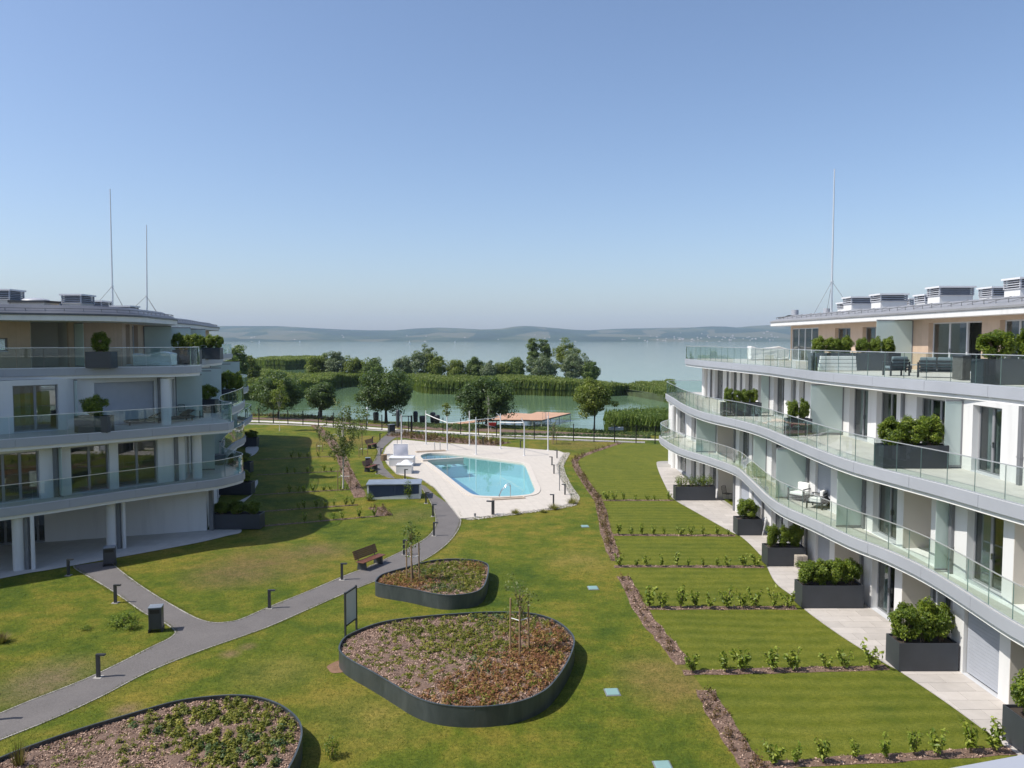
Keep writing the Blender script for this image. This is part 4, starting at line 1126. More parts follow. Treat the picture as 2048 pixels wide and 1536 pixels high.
ea = np.array(rp_edge[12:]); eo = np.argsort(ea[:, 1]); eyy, exx = ea[eo, 1], ea[eo, 0]
def clip_half(poly, a, b):
    "keep what lies left of a->b"
    out = []
    for i in range(len(poly)):
        p, q = poly[i - 1], poly[i]
        sp = (b[0] - a[0]) * (p[1] - a[1]) - (b[1] - a[1]) * (p[0] - a[0]); sq = (b[0] - a[0]) * (q[1] - a[1]) - (b[1] - a[1]) * (q[0] - a[0])
        if (sp >= 0) != (sq >= 0):
            t = sp / (sp - sq); out.append((p[0] + (q[0] - p[0]) * t, p[1] + (q[1] - p[1]) * t))
        if sq >= 0: out.append(q)
    return out
tile_mats = []
for i, k in enumerate((0.93, 1.0, 1.06)):
    M['paver%d' % i] = simple('patio_paver_%d' % i, (0.44 * k, 0.405 * k, 0.37 * k), 0.7, 0.10, 1.7, bmp=0.2)
rr = random.Random(3); row = 0; y = 15.2
while y < 66:
    h_ = 0.6; x = 11.0 + (0.6 if row % 2 else 0.0)
    while x < 15.4:
        poly = [(x + 0.006, y + 0.006), (x + 1.194, y + 0.006), (x + 1.194, y + h_ - 0.006), (x + 0.006, y + h_ - 0.006)]
        y0_, y1_ = y, y + h_
        poly = clip_half(poly, (float(np.interp(y1_, eyy, exx)) + 0.03, y1_), (float(np.interp(y0_, eyy, exx)) + 0.03, y0_))
        if len(poly) > 2: poly = clip_half(poly, (lr0x(y0_) - 0.004, y0_), (lr0x(y1_) - 0.004, y1_))
        if len(poly) > 2 and abs(area(poly)) > 0.03:
            MB().prism(poly, 0.0, 0.026 + rr.uniform(0, 0.003)).build("paving_tile", 'paver%d' % rr.randrange(3), rpatio)
        x += 1.2
    y += h_; row += 1

# private gardens of the right building: mown lawn sheet, mulch beds
bed_px = [(1240, 886), (1200, 899), (1165, 912), (1150, 923), (1162, 950), (1182, 980), (1196, 1000), (1207, 1040), (1216, 1078), (1229, 1112), (1247, 1153), (1266, 1190), (1294, 1240), (1328, 1279), (1358, 1315), (1409, 1381), (1436, 1429), (1463, 1474), (1500, 1526), (1540, 1580)]
bed_line = smooth(GL(bed_px), 4)
setp(MB().sheet(bed_line + [(13.0, 17.0)] + list(reversed([p for p in rp_edge if p[1] > 17.5 ])) + GL([(1340, 890)]), 0.006).build("garden_lawn", 'garden'), kind="structure")
def bed_strip(name, line, w, z=0.011, n=0, seed=1, chips_n=60):
    a = offset_open(line, w / 2); b = offset_open(line, -w / 2)
    rg = random.Random(seed)
    a = [(p[0] + rg.uniform(-.05, .05), p[1] + rg.uniform(-.05, .05)) for p in a]; b = [(p[0] + rg.uniform(-.05, .05), p[1] + rg.uniform(-.05, .05)) for p in b]
    poly = a + list(reversed(b))
    o = setp(MB().sheet(poly, z).build(name, 'mulchbase'), kind="structure")
    L_ = arclen(line)[-1]
    c = link("mulch", chips("mulch", poly, int(L_ * w * chips_n * 2.2), 0.065, z, None, seed), 'mulch', o); setp(c, kind="stuff")
    return o
segs = [(0, 37), (40, 57), (60, 76)]
for i, (a_, b_) in enumerate(segs):
    bed_strip("mulch_bed", bed_line[a_:b_ + 1], 0.62, 0.011, seed=20 + i, chips_n=90)
rows_r = [((1200, 1001), (1345, 1001), 7), ((1222, 1070.5), (1470, 1071.5), 10), ((1229, 1133), (1527, 1134), 11), ((1285, 1217), (1592, 1216), 10), ((1368, 1346), (1775, 1336), 8), ((1505, 1533), (2030, 1502), 9)]
for i, (a_, b_, _) in enumerate(rows_r):
    p, q = G(*a_), G(*b_)
    bed_strip("mulch_bed", [stretch(p, q, t / 12) for t in range(13)], 0.42, 0.015, seed=40 + i, chips_n=90)
# left gardens: thin mulch rows and the diagonal bed
rows_l = [((520, 919), (690, 912), 6), ((514, 950), (690, 942), 7), ((508, 990), (702, 979), 8), ((526, 1023), (715, 1010), 7), ((522, 1053), (757, 1032), 6)]
for i, (a_, b_, _) in enumerate(rows_l):
    p, q = G(*a_), G(*b_)
    bed_strip("mulch_bed", [stretch(p, q, t / 12) for t in range(13)], 0.28, 0.012, seed=60 + i, chips_n=60)
lbed = smooth(GL([(628, 850), (645, 865), (662, 884), (680, 908), (690, 936), (703, 962), (722, 995)]), 5)
bed_strip("mulch_bed", lbed, 0.95, 0.015, seed=70, chips_n=70)
bed_strip("mulch_bed", smooth(GL([(752, 1015), (762, 1024), (770, 1032)]), 4), 1.0, 0.016, seed=71, chips_n=70)
bed_strip("mulch_bed", smooth(GL([(792, 869), (830, 873), (880, 879), (940, 883), (1003, 889)]), 5), 3.6, 0.014, seed=72, chips_n=40)

# terrace parapet of the building the picture is taken from
pa, pb = Vector(G(1896, 1537, 10.3)), Vector(G(2048, 1509, 10.3))
e_ = (pb - pa).normalized(); fr_ = ((pa.x, pa.y), (e_.x, e_.y), (e_.y, -e_.x))
pp = empty("terrace_parapet", (pa.x, pa.y, 9.3), label="white capped terrace parapet of the near building cutting the bottom right corner", cat="parapet")
MB().obox(fr_, -0.6, 3.0, 0.0, 0.10, 10.22, 10.3).build("coping", 'fascia', pp)
MB().obox(fr_, -0.6, 3.0, 0.02, 0.09, 9.2, 10.22).build("wall", 'darkmetal', pp)
MB().obox(fr_, -52, 17, 0.16, 14.0, -0.1, 9.3).build("unseen_storeys", 'white', pp)  # unseen bulk of this building, added to cut sky light on the left facade
MB().obox(fr_, -52, 17, 5.5, 14.0, 9.304, 12.3).build("unseen_top_storey", 'white', pp)  # set-back upper bulk, also out of view and added to block low sky

# ================================================================== THINGS
M['black'] = simple('black_coated_steel', (0.012, 0.012, 0.014), 0.4, 0.2, bmp=0.02)
M['cushion'] = simple('white_cushion', (0.72, 0.72, 0.70), 0.85, 0.04, 2.0, bmp=0.15)
M['greycushion'] = simple('grey_blue_cushion', (0.16, 0.20, 0.22), 0.85, 0.1, 2.0, bmp=0.15)
M['woodbench'] = simple('red_brown_timber', (0.15, 0.055, 0.032), 0.55, 0.25, 4.0, bmp=0.15)
M['stakewood'] = simple('stake_timber', (0.30, 0.20, 0.11), 0.8, 0.2, 6.0)
M['barktan'] = simple('young_bark', (0.20, 0.14, 0.09), 0.85, 0.25, 8.0, bmp=0.5)
M['barkdark'] = simple('dark_bark', (0.055, 0.042, 0.032), 0.9, 0.3, 4.0, bmp=0.8)
M['birch'] = simple('birch_bark', (0.55, 0.51, 0.45), 0.8, 0.25, 5.0, bmp=0.3)
M['plastic_teal'] = simple('pale_teal_plastic', (0.20, 0.32, 0.30), 0.5, 0.08, 2.0, bmp=0.03)
M['whitegloss'] = simple('white_lacquer', (0.68, 0.68, 0.68), 0.4, 0.03, bmp=0.02)
M['film'] = simple('plastic_film', (0.70, 0.72, 0.70), 0.2, 0.1, 3.0, bmp=0.6, bscale=6)
M['slatblue'] = simple('blue_grey_slat', (0.11, 0.135, 0.19), 0.5, 0.1, 1.0, bmp=0.05)
M['slate'] = simple('slate_lid', (0.20, 0.23, 0.27), 0.35, 0.25, 1.5, bmp=0.1)
M['bbq'] = simple('weathered_grey_board', (0.10, 0.10, 0.095), 0.7, 0.3, 5.0)
M['boardwalk'] = simple('terracotta_decking', (0.50, 0.30, 0.19), 0.75, 0.12, 0.6, bmp=0.2)
M['red'] = simple('red_paint', (0.45, 0.025, 0.02), 0.4, 0.1)
M['stone'] = simple('rubble_stone', (0.36, 0.32, 0.27), 0.85, 0.3, 7.0, bmp=0.6)
M['gravelearth'] = simple('bare_earth', (0.20, 0.115, 0.07), 0.95, 0.25, 6.0, bmp=0.6)

# ---- planters
def planter_at(p0, p1, z, h, d, lab, group=None, mat='anthracite'):
    "front face runs from p0 to p1 (plan), box reaches d behind it"
    w = math.hypot(p1[0] - p0[0], p1[1] - p0[1]); ang = math.atan2(p1[1] - p0[1], p1[0] - p0[0])
    c = Vector(((p0[0] + p1[0]) / 2, (p0[1] + p1[1]) / 2)) + Vector((-math.sin(ang), math.cos(ang))) * d / 2
    o = empty("planter_box", (c.x, c.y, z), ang, lab, "planter", group)
    t = 0.035
    mb = MB(); x, y = w / 2, d / 2
    mb.box(-x, -y, 0.02, x, -y + t, h); mb.box(-x, y - t, 0.02, x, y, h); mb.box(-x, -y + t, 0.02, -x + t, y - t, h); mb.box(x - t, -y + t, 0.02, x, y - t, h)
    mb.box(-x + 0.06, -y + 0.06, 0, x - 0.06, y - 0.06, 0.03)
    mb.build("box", mat, o, True)
    n_ = max(3, int(w / 0.25)); rg = random.Random(len(lab))
    v = [(-x + t + (w - 2 * t) * i / n_, -y + t + (d - 2 * t) * j / 3, h - 0.09 + rg.uniform(-.02, .03)) for j in range(4) for i in range(n_ + 1)]
    q = MB(); q.open = True
    q.add(v, [(j * (n_ + 1) + i, j * (n_ + 1) + i + 1, (j + 1) * (n_ + 1) + i + 1, (j + 1) * (n_ + 1) + i) for j in range(3) for i in range(n_)]).build("soil", 'soil', o, True)
    return dict(c=c, ang=ang, w=w, d=d, top=z + h - 0.07)
def planter_px(x0, x1, yb, z, h, d, lab, **kw):
    return planter_at(G(x0, yb, z), G(x1, yb, z), z, h, d, lab, **kw)
TZ = 0.028
PL = {}
PL['g1'] = planter_px(1351, 1431, 1001, TZ, 0.95, 0.8, "dark planter box with thin sparse shrubs on the farthest right patio")
PL['g2'] = planter_px(1475, 1524, 1071, TZ, 0.92, 0.9, "short dark planter box with one round laurel, second patio from the lake")
PL['g3'] = planter_px(1535, 1611, 1133, TZ, 0.92, 0.9, "dark planter box with a stone block leaning at its right corner")
PL['g4'] = planter_px(1604, 1727, 1217, TZ, 0.95, 0.9, "long dark planter box with a clipped laurel hedge on the right patio")
PL['g5'] = planter_px(1797, 1916, 1343, TZ, 0.95, 0.9, "nearest complete dark planter box on the right patio with a tall hedge")
PL['g6'] = planter_px(2046, 2190, 1510, TZ, 0.95, 0.9, "dark planter box cut off by the right edge of the picture")
PL['b1'] = planter_px(1766, 1897, 937.5, H2, 0.86, 0.75, "widest dark planter box on the middle right terrace, two dense laurels in it")
PL['b2'] = planter_px(1577, 1624, 872.5, H2, 0.86, 0.7, "small dark planter box with two laurels on the middle right terrace")
PL['b3'] = planter_px(1446, 1523, 833, H2, 0.86, 0.7, "dark planter box near the far end of the middle right terrace")
PL['t1'] = planter_px(1626, 1712, 741.5, H3, 0.92, 0.75, "dark planter box behind the stacked loungers on the top right terrace")
PL['t2'] = planter_px(1713, 1801, 741.5, H3, 0.92, 0.75, "dark planter box left of the lounge chairs on the top right terrace")
PL['t3'] = planter_px(1966, 2110, 770, H3, 0.92, 0.75, "dark planter box at the right edge of the top terrace")
LH3 = 9.55
PL['l1'] = planter_px(420, 520, 1059, TZ, 0.88, 0.9, "black planter box in the shade at the corner of the left building")
PL['l2'] = planter_px(428, 502, 990, TZ, 0.88, 0.9, "black planter box in the shade, second along the left building")
PL['l3'] = planter_px(436, 500, 946, TZ, 0.88, 0.9, "black planter box in the shade, third along the left building")
PL['l4'] = planter_px(470, 513, 893, TZ, 0.9, 0.9, "black planter box in the shade farthest along the left building")
PL['m1'] = planter_px(149, 215, 866, H2, 0.86, 0.7, "dark planter box with one laurel on the middle left terrace")
PL['m2'] = planter_px(171, 222, 737, LH3, 0.88, 0.7, "dark planter box with one laurel on the top left terrace")
PL['m3'] = planter_px(345, 395, 729, LH3, 0.9, 0.7, "dark planter box with a hedge at the corner of the top left terrace")
PL['m4'] = planter_px(393, 440, 719, LH3, 0.9, 0.7, "dark planter box with a hedge farther along the top left terrace")
PL['m5'] = planter_px(392, 430, 826, H2, 0.86, 0.7, "dark planter box in deep shade at the side of the middle left terrace")
PL['m6'] = planter_px(428, 480, 801, H2, 0.86, 0.7, "dark planter box under the wide hedge of the middle left terrace")

# ---- bollard lights
def make_bollard():
    o = empty("bollard_light")
    MB().box(-0.05, -0.05, 0.02, 0.05, 0.05, 0.74).build("post", 'darkmetal', o, True)
    MB().box(-0.052, -0.052, 0.74, 0.24, 0.052, 0.79).build("lamp_head", 'darkmetal', o, True)
    MB().box(0.07, -0.035, 0.728, 0.22, 0.035, 0.7395).build("lens", 'frost', o, True)
    MB().box(-0.13, -0.13, -0.05, 0.13, 0.13, 0.022).build("footing", 'kerb', o, True)
    return o
boll = [(197, 1355, 0, "bollard light on the path edge nearest the bottom left corner"), (231, 1206, 0, "bollard light on the left edge of the branch path"), (137, 1151, 0, "bollard light in the building's shade at the end of the branch path"),
        (539, 1217, 0, "bollard light on the upper path edge between the junction and the bench"), (684, 1160, 0, "bollard light left of the wooden bench"), (808, 1110, 0, "bollard light behind the young tree of the smaller raised bed"),
        (868, 1072, 0, "bollard light at the path bend, nearest of the three in a row"), (866, 1033, 0, "bollard light at the path bend, middle of the three in a row"), (852, 1007, 0, "bollard light at the path bend beside the louvred housing"),
        (810, 958, 0, "bollard light behind the louvred housing"), (754, 948, 0, "bollard light at the wooden bench by the white pool bar"), (762, 913, 0, "bollard light beside the tree stump at the pool path"), (760, 881, 0, "farthest bollard light along the pool path"), (745, 888, 0, "bollard light behind the upper bench of the pool path"),
        (1114, 917, 180, "bollard light at the far right corner of the pool deck"), (1104, 931, 180, "bollard light on the right deck edge, second from the far corner"), (1108, 948, 180, "bollard light on the right deck edge, third from the far corner"),
        (1130, 990, 180, "bollard light on the right deck edge nearest the deck corner"), (1107, 1012, 180, "bollard light behind the grass tuft on the near deck edge"), (986, 1030, 180, "thick dark bollard light in the middle of the near deck edge"),
        (966, 890, 0, "bollard light in the bed behind the shade posts"), (1041, 896, 0, "bollard light on the grass behind the shade posts"), (-16, 1441, 0, "bollard light just outside the left edge of the picture")]
b0 = make_bollard()
for i, (px, py, rz, lab) in enumerate(boll):
    o = b0 if i == 0 else copy_tree(b0)
    x, y = G(px, py); o.location = (x, y, 0.0 if py > 905 or px > 1200 else 0.0); o.rotation_euler = (0, 0, R(0 if rz == 0 else 170))
    setp(o, lab, "bollard light", "bollard lights along the paths and the deck")
    if "thick dark" in lab: o.scale = (1.7, 1.7, 1.15)

# ---- benches
def make_bench(x, y, rz, lab):
    "long axis local x, sitter looks to local -y"
    o = empty("park_bench", (x, y, 0), rz, lab, "bench")
    for sx in (-0.62, 0.62):
        MB().add([(sx - 0.05, -0.25, 0), (sx + 0.05, -0.25, 0), (sx + 0.05, 0.27, 0), (sx - 0.05, 0.27, 0), (sx - 0.05, -0.22, 0.40), (sx + 0.05, -0.22, 0.40), (sx + 0.05, 0.22, 0.40), (sx - 0.05, 0.22, 0.40)],
                 [(3, 2, 1, 0), (4, 5, 6, 7), (0, 1, 5, 4), (1, 2, 6, 5), (2, 3, 7, 6), (3, 0, 4, 7)]).build("leg", 'anthracite', o, True)
        MB().tube([(sx, 0.2, 0.36), (sx, 0.27, 0.55), (sx, 0.40, 0.88)], 0.025, 6).build("back_support", 'anthracite', o, True)
    for k in range(5): link("seat_slat", bevel_box_mesh("seat_slat", -0.85, -0.27 + k * 0.095, 0.402, 0.85, -0.185 + k * 0.095, 0.437, 0.006, 1), 'woodbench', o, True)
    for k in range(5):
        z0 = 0.50 + k * 0.082; y0 = 0.225 + k * 0.032
        MB().add([(-0.85, y0, z0), (0.85, y0, z0), (0.85, y0 + 0.027, z0 + 0.07), (-0.85, y0 + 0.027, z0 + 0.07), (-0.85, y0 + 0.03, z0 - 0.01), (0.85, y0 + 0.03, z0 - 0.01), (0.85, y0 + 0.057, z0 + 0.06), (-0.85, y0 + 0.057, z0 + 0.06)],
                 [(0, 1, 2, 3), (7, 6, 5, 4), (0, 4, 5, 1), (1, 5, 6, 2), (2, 6, 7, 3), (3, 7, 4, 0)]).build("back_slat", 'woodbench', o, True)
    return o
p, q = Vector(G(722, 1141)), Vector(G(759, 1126)); d_ = q - p; mdl = (p + q) / 2
make_bench(mdl.x, mdl.y, math.atan2(d_.y, d_.x), "reddish wooden park bench with slatted back beside the path")
p, q = Vector(G(733, 938)), Vector(G(751, 945)); mdl = (p + q) / 2
make_bench(mdl.x, mdl.y, R(72), "wooden bench by the pool path next to a black bin")
p, q = Vector(G(737, 893)), Vector(G(751, 899)); mdl = (p + q) / 2
make_bench(mdl.x, mdl.y, R(75), "wooden bench by the pool path, the one nearer the lake")

# ---- litter bins
def make_bin(px, py, w, d, h, rz, lab):
    x, y = G(px, py)
    o = empty("litter_bin", (x, y, 0), rz, lab, "bin")
    mb = MB()
    for sx in (-1, 1):
        MB().box(sx * w / 2 - 0.02, -d / 2, 0, sx * w / 2 + 0.02, d / 2, 0.14).build("foot", 'darkmetal', o, True)
    link("body", bevel_box_mesh("body", -w / 2, -d / 2, 0.14, w / 2, d / 2, h - 0.05, 0.012, 2), 'anthracite', o, True)
    link("lid", bevel_box_mesh("lid", -w / 2 - 0.015, -d / 2 - 0.015, h - 0.045, w / 2 + 0.015, d / 2 + 0.015, h, 0.012, 2), 'slate', o, True)
    MB().box(-w / 2 + 0.06, -d / 2 - 0.004, h - 0.24, w / 2 - 0.06, -d / 2 + 0.002, h - 0.1).build("slot", 'black', o, True)
    return o
make_bin(313, 1262, 0.46, 0.40, 0.98, R(12), "dark rectangular litter bin at the path junction")
make_bin(220, 1131, 0.52, 0.45, 0.95, R(20), "black litter bin in the shade of the left building")
make_bin(736, 938, 0.42, 0.42, 1.0, R(10), "black litter bin beside the bench at the pool")
make_bin(783, 866, 0.75, 0.5, 1.05, R(35), "dark litter bin at the garden gate")

# ---- information board
p, q = Vector(G(691, 1276)), Vector(G(713, 1259)); d_ = q - p; w = d_.length
o = empty("notice_board", ((p.x + q.x) / 2, (p.y + q.y) / 2, 0), math.atan2(d_.y, d_.x), "blank notice board in a black frame behind the large raised bed", "notice board")
for sx in (-w / 2, w / 2): MB().box(sx - 0.03, -0.03, -0.05, sx + 0.03, 0.03, 1.72).build("post", 'darkmetal', o, True)
MB().box(-w / 2 + 0.032, -0.025, 1.64, w / 2 - 0.032, 0.025, 1.70).box(-w / 2 + 0.032, -0.025, 0.42, w / 2 - 0.032, 0.025, 0.47).build("frame_bar", 'darkmetal', o, True)
M['board'] = simple('blank_board', (0.55, 0.55, 0.52), 0.6, 0.06, 1.0)
MB().box(-w / 2 + 0.032, -0.012, 0.472, w / 2 - 0.032, 0.012, 1.638).build("panel", 'board', o, True)

# ---- inspection covers
for px, py, lab in ((1170, 1053, "farthest pale teal plastic inspection cover in the lawn"), (1186, 1176.5, "pale teal inspection cover in the lawn, second from the pool"), (1224.5, 1385, "pale teal inspection cover right of the large raised bed"), (1326, 1533, "pale teal inspection cover at the bottom edge of the picture")):
    x, y = G(px, py); o = empty("inspection_cover", (x, y, 0), R(4), lab, "cover", "plastic inspection covers in the lawn")
    link("lid", bevel_box_mesh("lid", -0.2, -0.22, 0.0, 0.2, 0.22, 0.045, 0.02, 2), 'plastic_teal', o, True)
    link("rim", bevel_box_mesh("rim", -0.235, -0.255, -0.05, 0.235, 0.255, 0.022, 0.015, 2), 'pipe', o, True)

# ---- raised steel beds
def m_bedsteel():
    m, N, L, B = nmat('weathered_grey_steel')
    P = geo_pos(N); f = noise(N, L, scaled(N, L, P, (1.5, 1.5, 0.5)), 1.0, 6, 0.65, dist=0.8)
    L.new(ramp(N, L, f, [(0.3, (0.050, 0.062, 0.066)), (0.6, (0.085, 0.10, 0.105)), (0.8, (0.13, 0.145, 0.145))]), B.inputs["Base Color"])
    B.inputs["Roughness"].default_value = 0.42; B.inputs["Metallic"].default_value = 0.35
    L.new(bump(N, L, noise(N, L, P, 2.2, 3), 0.08, 0.05), B.inputs["Normal"])
    return m
M['bedsteel'] = m_bedsteel()
RIM = 0.62
beds_px = {
    'a': [(751, 1160), (766, 1147), (816, 1132.5), (860, 1121), (904, 1117), (947, 1119), (971, 1125), (977.5, 1134), (974, 1157), (965, 1175), (945, 1185), (904, 1190), (868, 1187), (816, 1176), (772, 1169), (754, 1165)],
    'b': [(678, 1292), (696, 1269), (757, 1245), (828, 1233.6), (933, 1225), (1006, 1223), (1065, 1226), (1109, 1239), (1138, 1260), (1149, 1281), (1138, 1318), (1109, 1362), (1080, 1386), (1035, 1403.5), (977, 1412), (918, 1412.5), (868, 1406), (827, 1392), (786, 1368), (742, 1342), (704, 1321.5), (684, 1307)],
    'c': [(-70, 1545), (0, 1514), (50, 1494), (151, 1459), (251, 1429), (352, 1401), (427, 1391), (477, 1389), (520, 1394), (560, 1408), (592, 1432), (604, 1458), (598, 1492), (578, 1535), (540, 1590), (450, 1650), (250, 1690), (50, 1690), (-80, 1640), (-110, 1590)]}
bed_labels = {'a': "smaller raised steel bed with mulch beside the path", 'b': "large rounded triangular raised steel bed in the middle of the lawn", 'c': "raised steel bed cut off at the bottom left of the picture"}
BEDS = {}
for k, pts in beds_px.items():
    poly = ccw(smooth(GL(pts, RIM), 6, True)); BEDS[k] = poly
    cx = sum(p[0] for p in poly) / len(poly); cy_ = sum(p[1] for p in poly) / len(poly)
    o = empty("raised_bed", (cx, cy_, 0), 0, bed_labels[k], "raised bed", "raised steel beds in the lawn")
    n_ = len(poly); inn = offset_closed(poly, 0.02)
    nseg = 4 if k != 'a' else 3
    for s in range(nseg):
        i0, i1 = s * n_ // nseg, (s + 1) * n_ // nseg
        seg = [poly[i % n_] for i in range(i0, i1 + 1)]
        r_ = offset_open(seg, 0.0)
        MB().band(seg, -0.05, RIM - 0.03, 0.018).build("steel_sheet", 'bedsteel', o)
    MB().band(offset_closed(poly, -0.012), RIM - 0.03, RIM, 0.05, True).build("rim", 'bedsteel', o)
    # mulch surface, gently domed
    soil = offset_closed(poly, 0.022)
    rg = np.random.default_rng(7)
    P_ = np.array(soil); lo_, hi_ = P_.min(0), P_.max(0)
    q = rg.uniform(lo_, hi_, (1500, 2)); q = q[inside(offset_closed(soil, 0.15), q[:, 0], q[:, 1])][:420]
    V = [Vector(p) for p in soil] + [Vector(p) for p in q]
    ov, oe, of, *_ = delaunay_2d_cdt(V, [(i, (i + 1) % len(soil)) for i in range(len(soil))], [], 1, 1e-4)
    zz = [RIM - 0.13 + (0.0 if inside(offset_closed(soil, 0.1), [p.x], [p.y])[0] == False else rg.uniform(-0.01, 0.05)) for p in ov]
    mm_ = MB(); mm_.open = True
    mm_.add([(p.x, p.y, z) for p, z in zip(ov, zz)], [tuple(f) for f in of]).build("soil_surface", 'mulchbase', o)
    A = abs(area(soil))
    ch = link("mulch", chips("mulch", soil, int(A * (620 if k != 'a' else 380)), 0.06, RIM - 0.115, None, 11, 0.5), 'mulch', o); setp(ch, kind="stuff")
x, y = G(670, 1335)
setp(MB().sheet(smooth([(x - 0.28, y + 0.1), (x - 0.05, y + 0.5), (x + 0.2, y + 0.6), (x + 0.45, y + 0.0), (x + 0.4, y - 0.35), (x + 0.02, y - 0.45), (x - 0.2, y - 0.15)], 5, True), 0.012).build("bare_earth_patch", 'gravelearth'), kind="structure")

# ---- pool side: bar blocks, folded canopy, louvred housing, stump
def px_block(name, x0, x1, yb, d, h, mat, lab, cat, rz=0.0):
    a, b = G(x0, yb), G(x1, yb); w = b[0] - a[0]
    o = empty(name, ((a[0] + b[0]) / 2, a[1] + d / 2, 0.03), rz, lab, cat)
    link("body", bevel_box_mesh("body", -w / 2, -d / 2, 0.0, w / 2, d / 2, h - 0.06, 0.01, 2), mat, o, True)
    link("top", bevel_box_mesh("top", -w / 2 - 0.02, -d / 2 - 0.02, h - 0.058, w / 2 + 0.02, d / 2 + 0.02, h, 0.01, 2), mat, o, True)
    return o, w
bar, w = px_block("pool_bar_block", 778, 826, 933.5, 1.6, 0.75, 'whitegloss', "larger white block at the pool edge carrying the quilted panel", "block")
b2, w2 = px_block("pool_bar_block", 792, 823, 948.5, 1.2, 0.74, 'whitegloss', "smaller white block at the pool edge with folded cloth on it", "block")
a = G(801, 931); 
o = empty("quilted_panel", (a[0] - 0.05, a[1] + 0.55, 0.78), R(3), "square quilted silver panel standing on the larger white block", "panel")
mbq = MB(); n_ = 9; v = []
M['quilt'] = simple('silver_quilted_cover', (0.50, 0.50, 0.56), 0.5, 0.1, 2.0, bmp=0.1)
for j in range(n_):
    for i in range(n_):
        u, t = i / (n_ - 1) * 2 - 1, j / (n_ - 1)
        v.append((u * 0.62, -0.10 * (1 - u * u) * math.sin(t * PI) + 0.18 * t, t * 1.0))
mbq.add(v, [(j * n_ + i, j * n_ + i + 1, (j + 1) * n_ + i + 1, (j + 1) * n_ + i) for j in range(n_ - 1) for i in range(n_ - 1)], True); mbq.open = True
mbq.build("cover", 'quilt', o, True)
MB().tube([(-0.64, 0.02, 0), (-0.64, 0.2, 1.02), (0.64, 0.2, 1.02), (0.64, 0.02, 0), (-0.64, 0.02, 0)], 0.035, 6).build("frame", 'whitegloss', o, True)
a = G(806, 946)
o = empty("folded_cloth", (a[0] + 0.2, a[1] + 0.6, 0.77), 0, "heap of white cloth on the smaller white block", "cloth")
v = []; rg = random.Random(2)
for j in range(7):
    for i in range(11):
        u, t = i / 10 * 2 - 1, j / 6 * 2 - 1
        v.append((u * 0.45, t * 0.35, max(0.0, 0.24 * (1 - u * u) * (1 - t * t) ** 0.6) + rg.uniform(0, 0.03) * (1 - abs(u)) * (1 - abs(t))))
mq = MB(); mq.open = True
mq.add(v, [(j * 11 + i, j * 11 + i + 1, (j + 1) * 11 + i + 1, (j + 1) * 11 + i) for j in range(6) for i in range(10)], True).build("cloth", 'cushion', o, True)
# stump
x, y = G(768, 921)
o = empty("tree_stump", (x, y, 0.0), 0, "short sawn tree stump beside the larger white block", "stump")
v = MB(); rg = random.Random(4)
ringp = [(math.cos(2 * PI * i / 14) * (0.30 + rg.uniform(-.03, .03)), math.sin(2 * PI * i / 14) * (0.30 + rg.uniform(-.03, .03))) for i in range(14)]
v.prism(ringp, 0.0, 0.55).build("trunk", 'barktan', o, True)
MB().prism([(p[0] * 0.93, p[1] * 0.93) for p in ringp], 0.551, 0.56).build("cut_face", 'stakewood', o, True)
# louvred housing
pa, pb = Vector(G(736, 999)), Vector(G(841, 997.5)); e_ = (pb - pa).normalized(); w = (pb - pa).length
o = empty("equipment_housing", ((pa.x + pb.x) / 2, (pa.y + pb.y) / 2, 0), math.atan2(e_.y, e_.x), "low white equipment housing with blue-grey louvres and slate lid by the path", "housing")
D_ = 1.7; hh = 1.0
MB().box(-w / 2 - 0.06, 0.0, 0, -w / 2 + 0.06, D_, hh).build("side_wall", 'white', o, True)
MB().box(w / 2 - 0.10, 0.0, 0, w / 2, D_, hh).build("side_wall", 'white', o, True)
MB().box(-w / 2 + 0.062, D_ - 0.1, 0, w / 2 - 0.102, D_, hh).build("back_wall", 'white', o, True)
MB().add([(-w / 2 + 0.062, 0.0, 0), (w / 2 - 0.102, 0.0, 0), (w / 2 - 0.102, 0.0, 0.36), (-w / 2 + 0.062, 0.0, 0.10), (-w / 2 + 0.062, 0.12, 0), (w / 2 - 0.102, 0.12, 0), (w / 2 - 0.102, 0.12, 0.36), (-w / 2 + 0.062, 0.12, 0.10)],
         [(0, 1, 2, 3), (7, 6, 5, 4), (0, 4, 5, 1), (1, 5, 6, 2), (2, 6, 7, 3), (3, 7, 4, 0)]).build("plinth", 'white', o, True)
MB().box(-w / 2 + 0.062, 0.09, 0.08, w / 2 - 0.102, 0.115, hh).build("louvre_backing", 'darkmetal', o, True)
for k in range(12):
    z0 = 0.12 + k * 0.073; xr = w / 2 - 0.11
    MB().add([(-w / 2 + 0.07, 0.005, z0), (xr, 0.005, z0), (xr, 0.08, z0 + 0.06), (-w / 2 + 0.07, 0.08, z0 + 0.06), (-w / 2 + 0.07, 0.015, z0 - 0.01), (xr, 0.015, z0 - 0.01), (xr, 0.088, z0 + 0.05), (-w / 2 + 0.07, 0.088, z0 + 0.05)],
             [(0, 1, 2, 3), (7, 6, 5, 4), (0, 4, 5, 1), (1, 5, 6, 2), (2, 6, 7, 3), (3, 7, 4, 0)]).build("louvre_slat", 'slatblue', o, True)
MB().box(0.02, -0.006, 0.25, 0.06, 0.02, hh).build("centre_mullion", 'slatblue', o, True)
link("lid", bevel_box_mesh("lid", -w / 2 - 0.12, -0.1, hh + 0.002, w / 2 + 0.05, D_ + 0.06, hh + 0.08, 0.01, 1), 'slate', o, True)

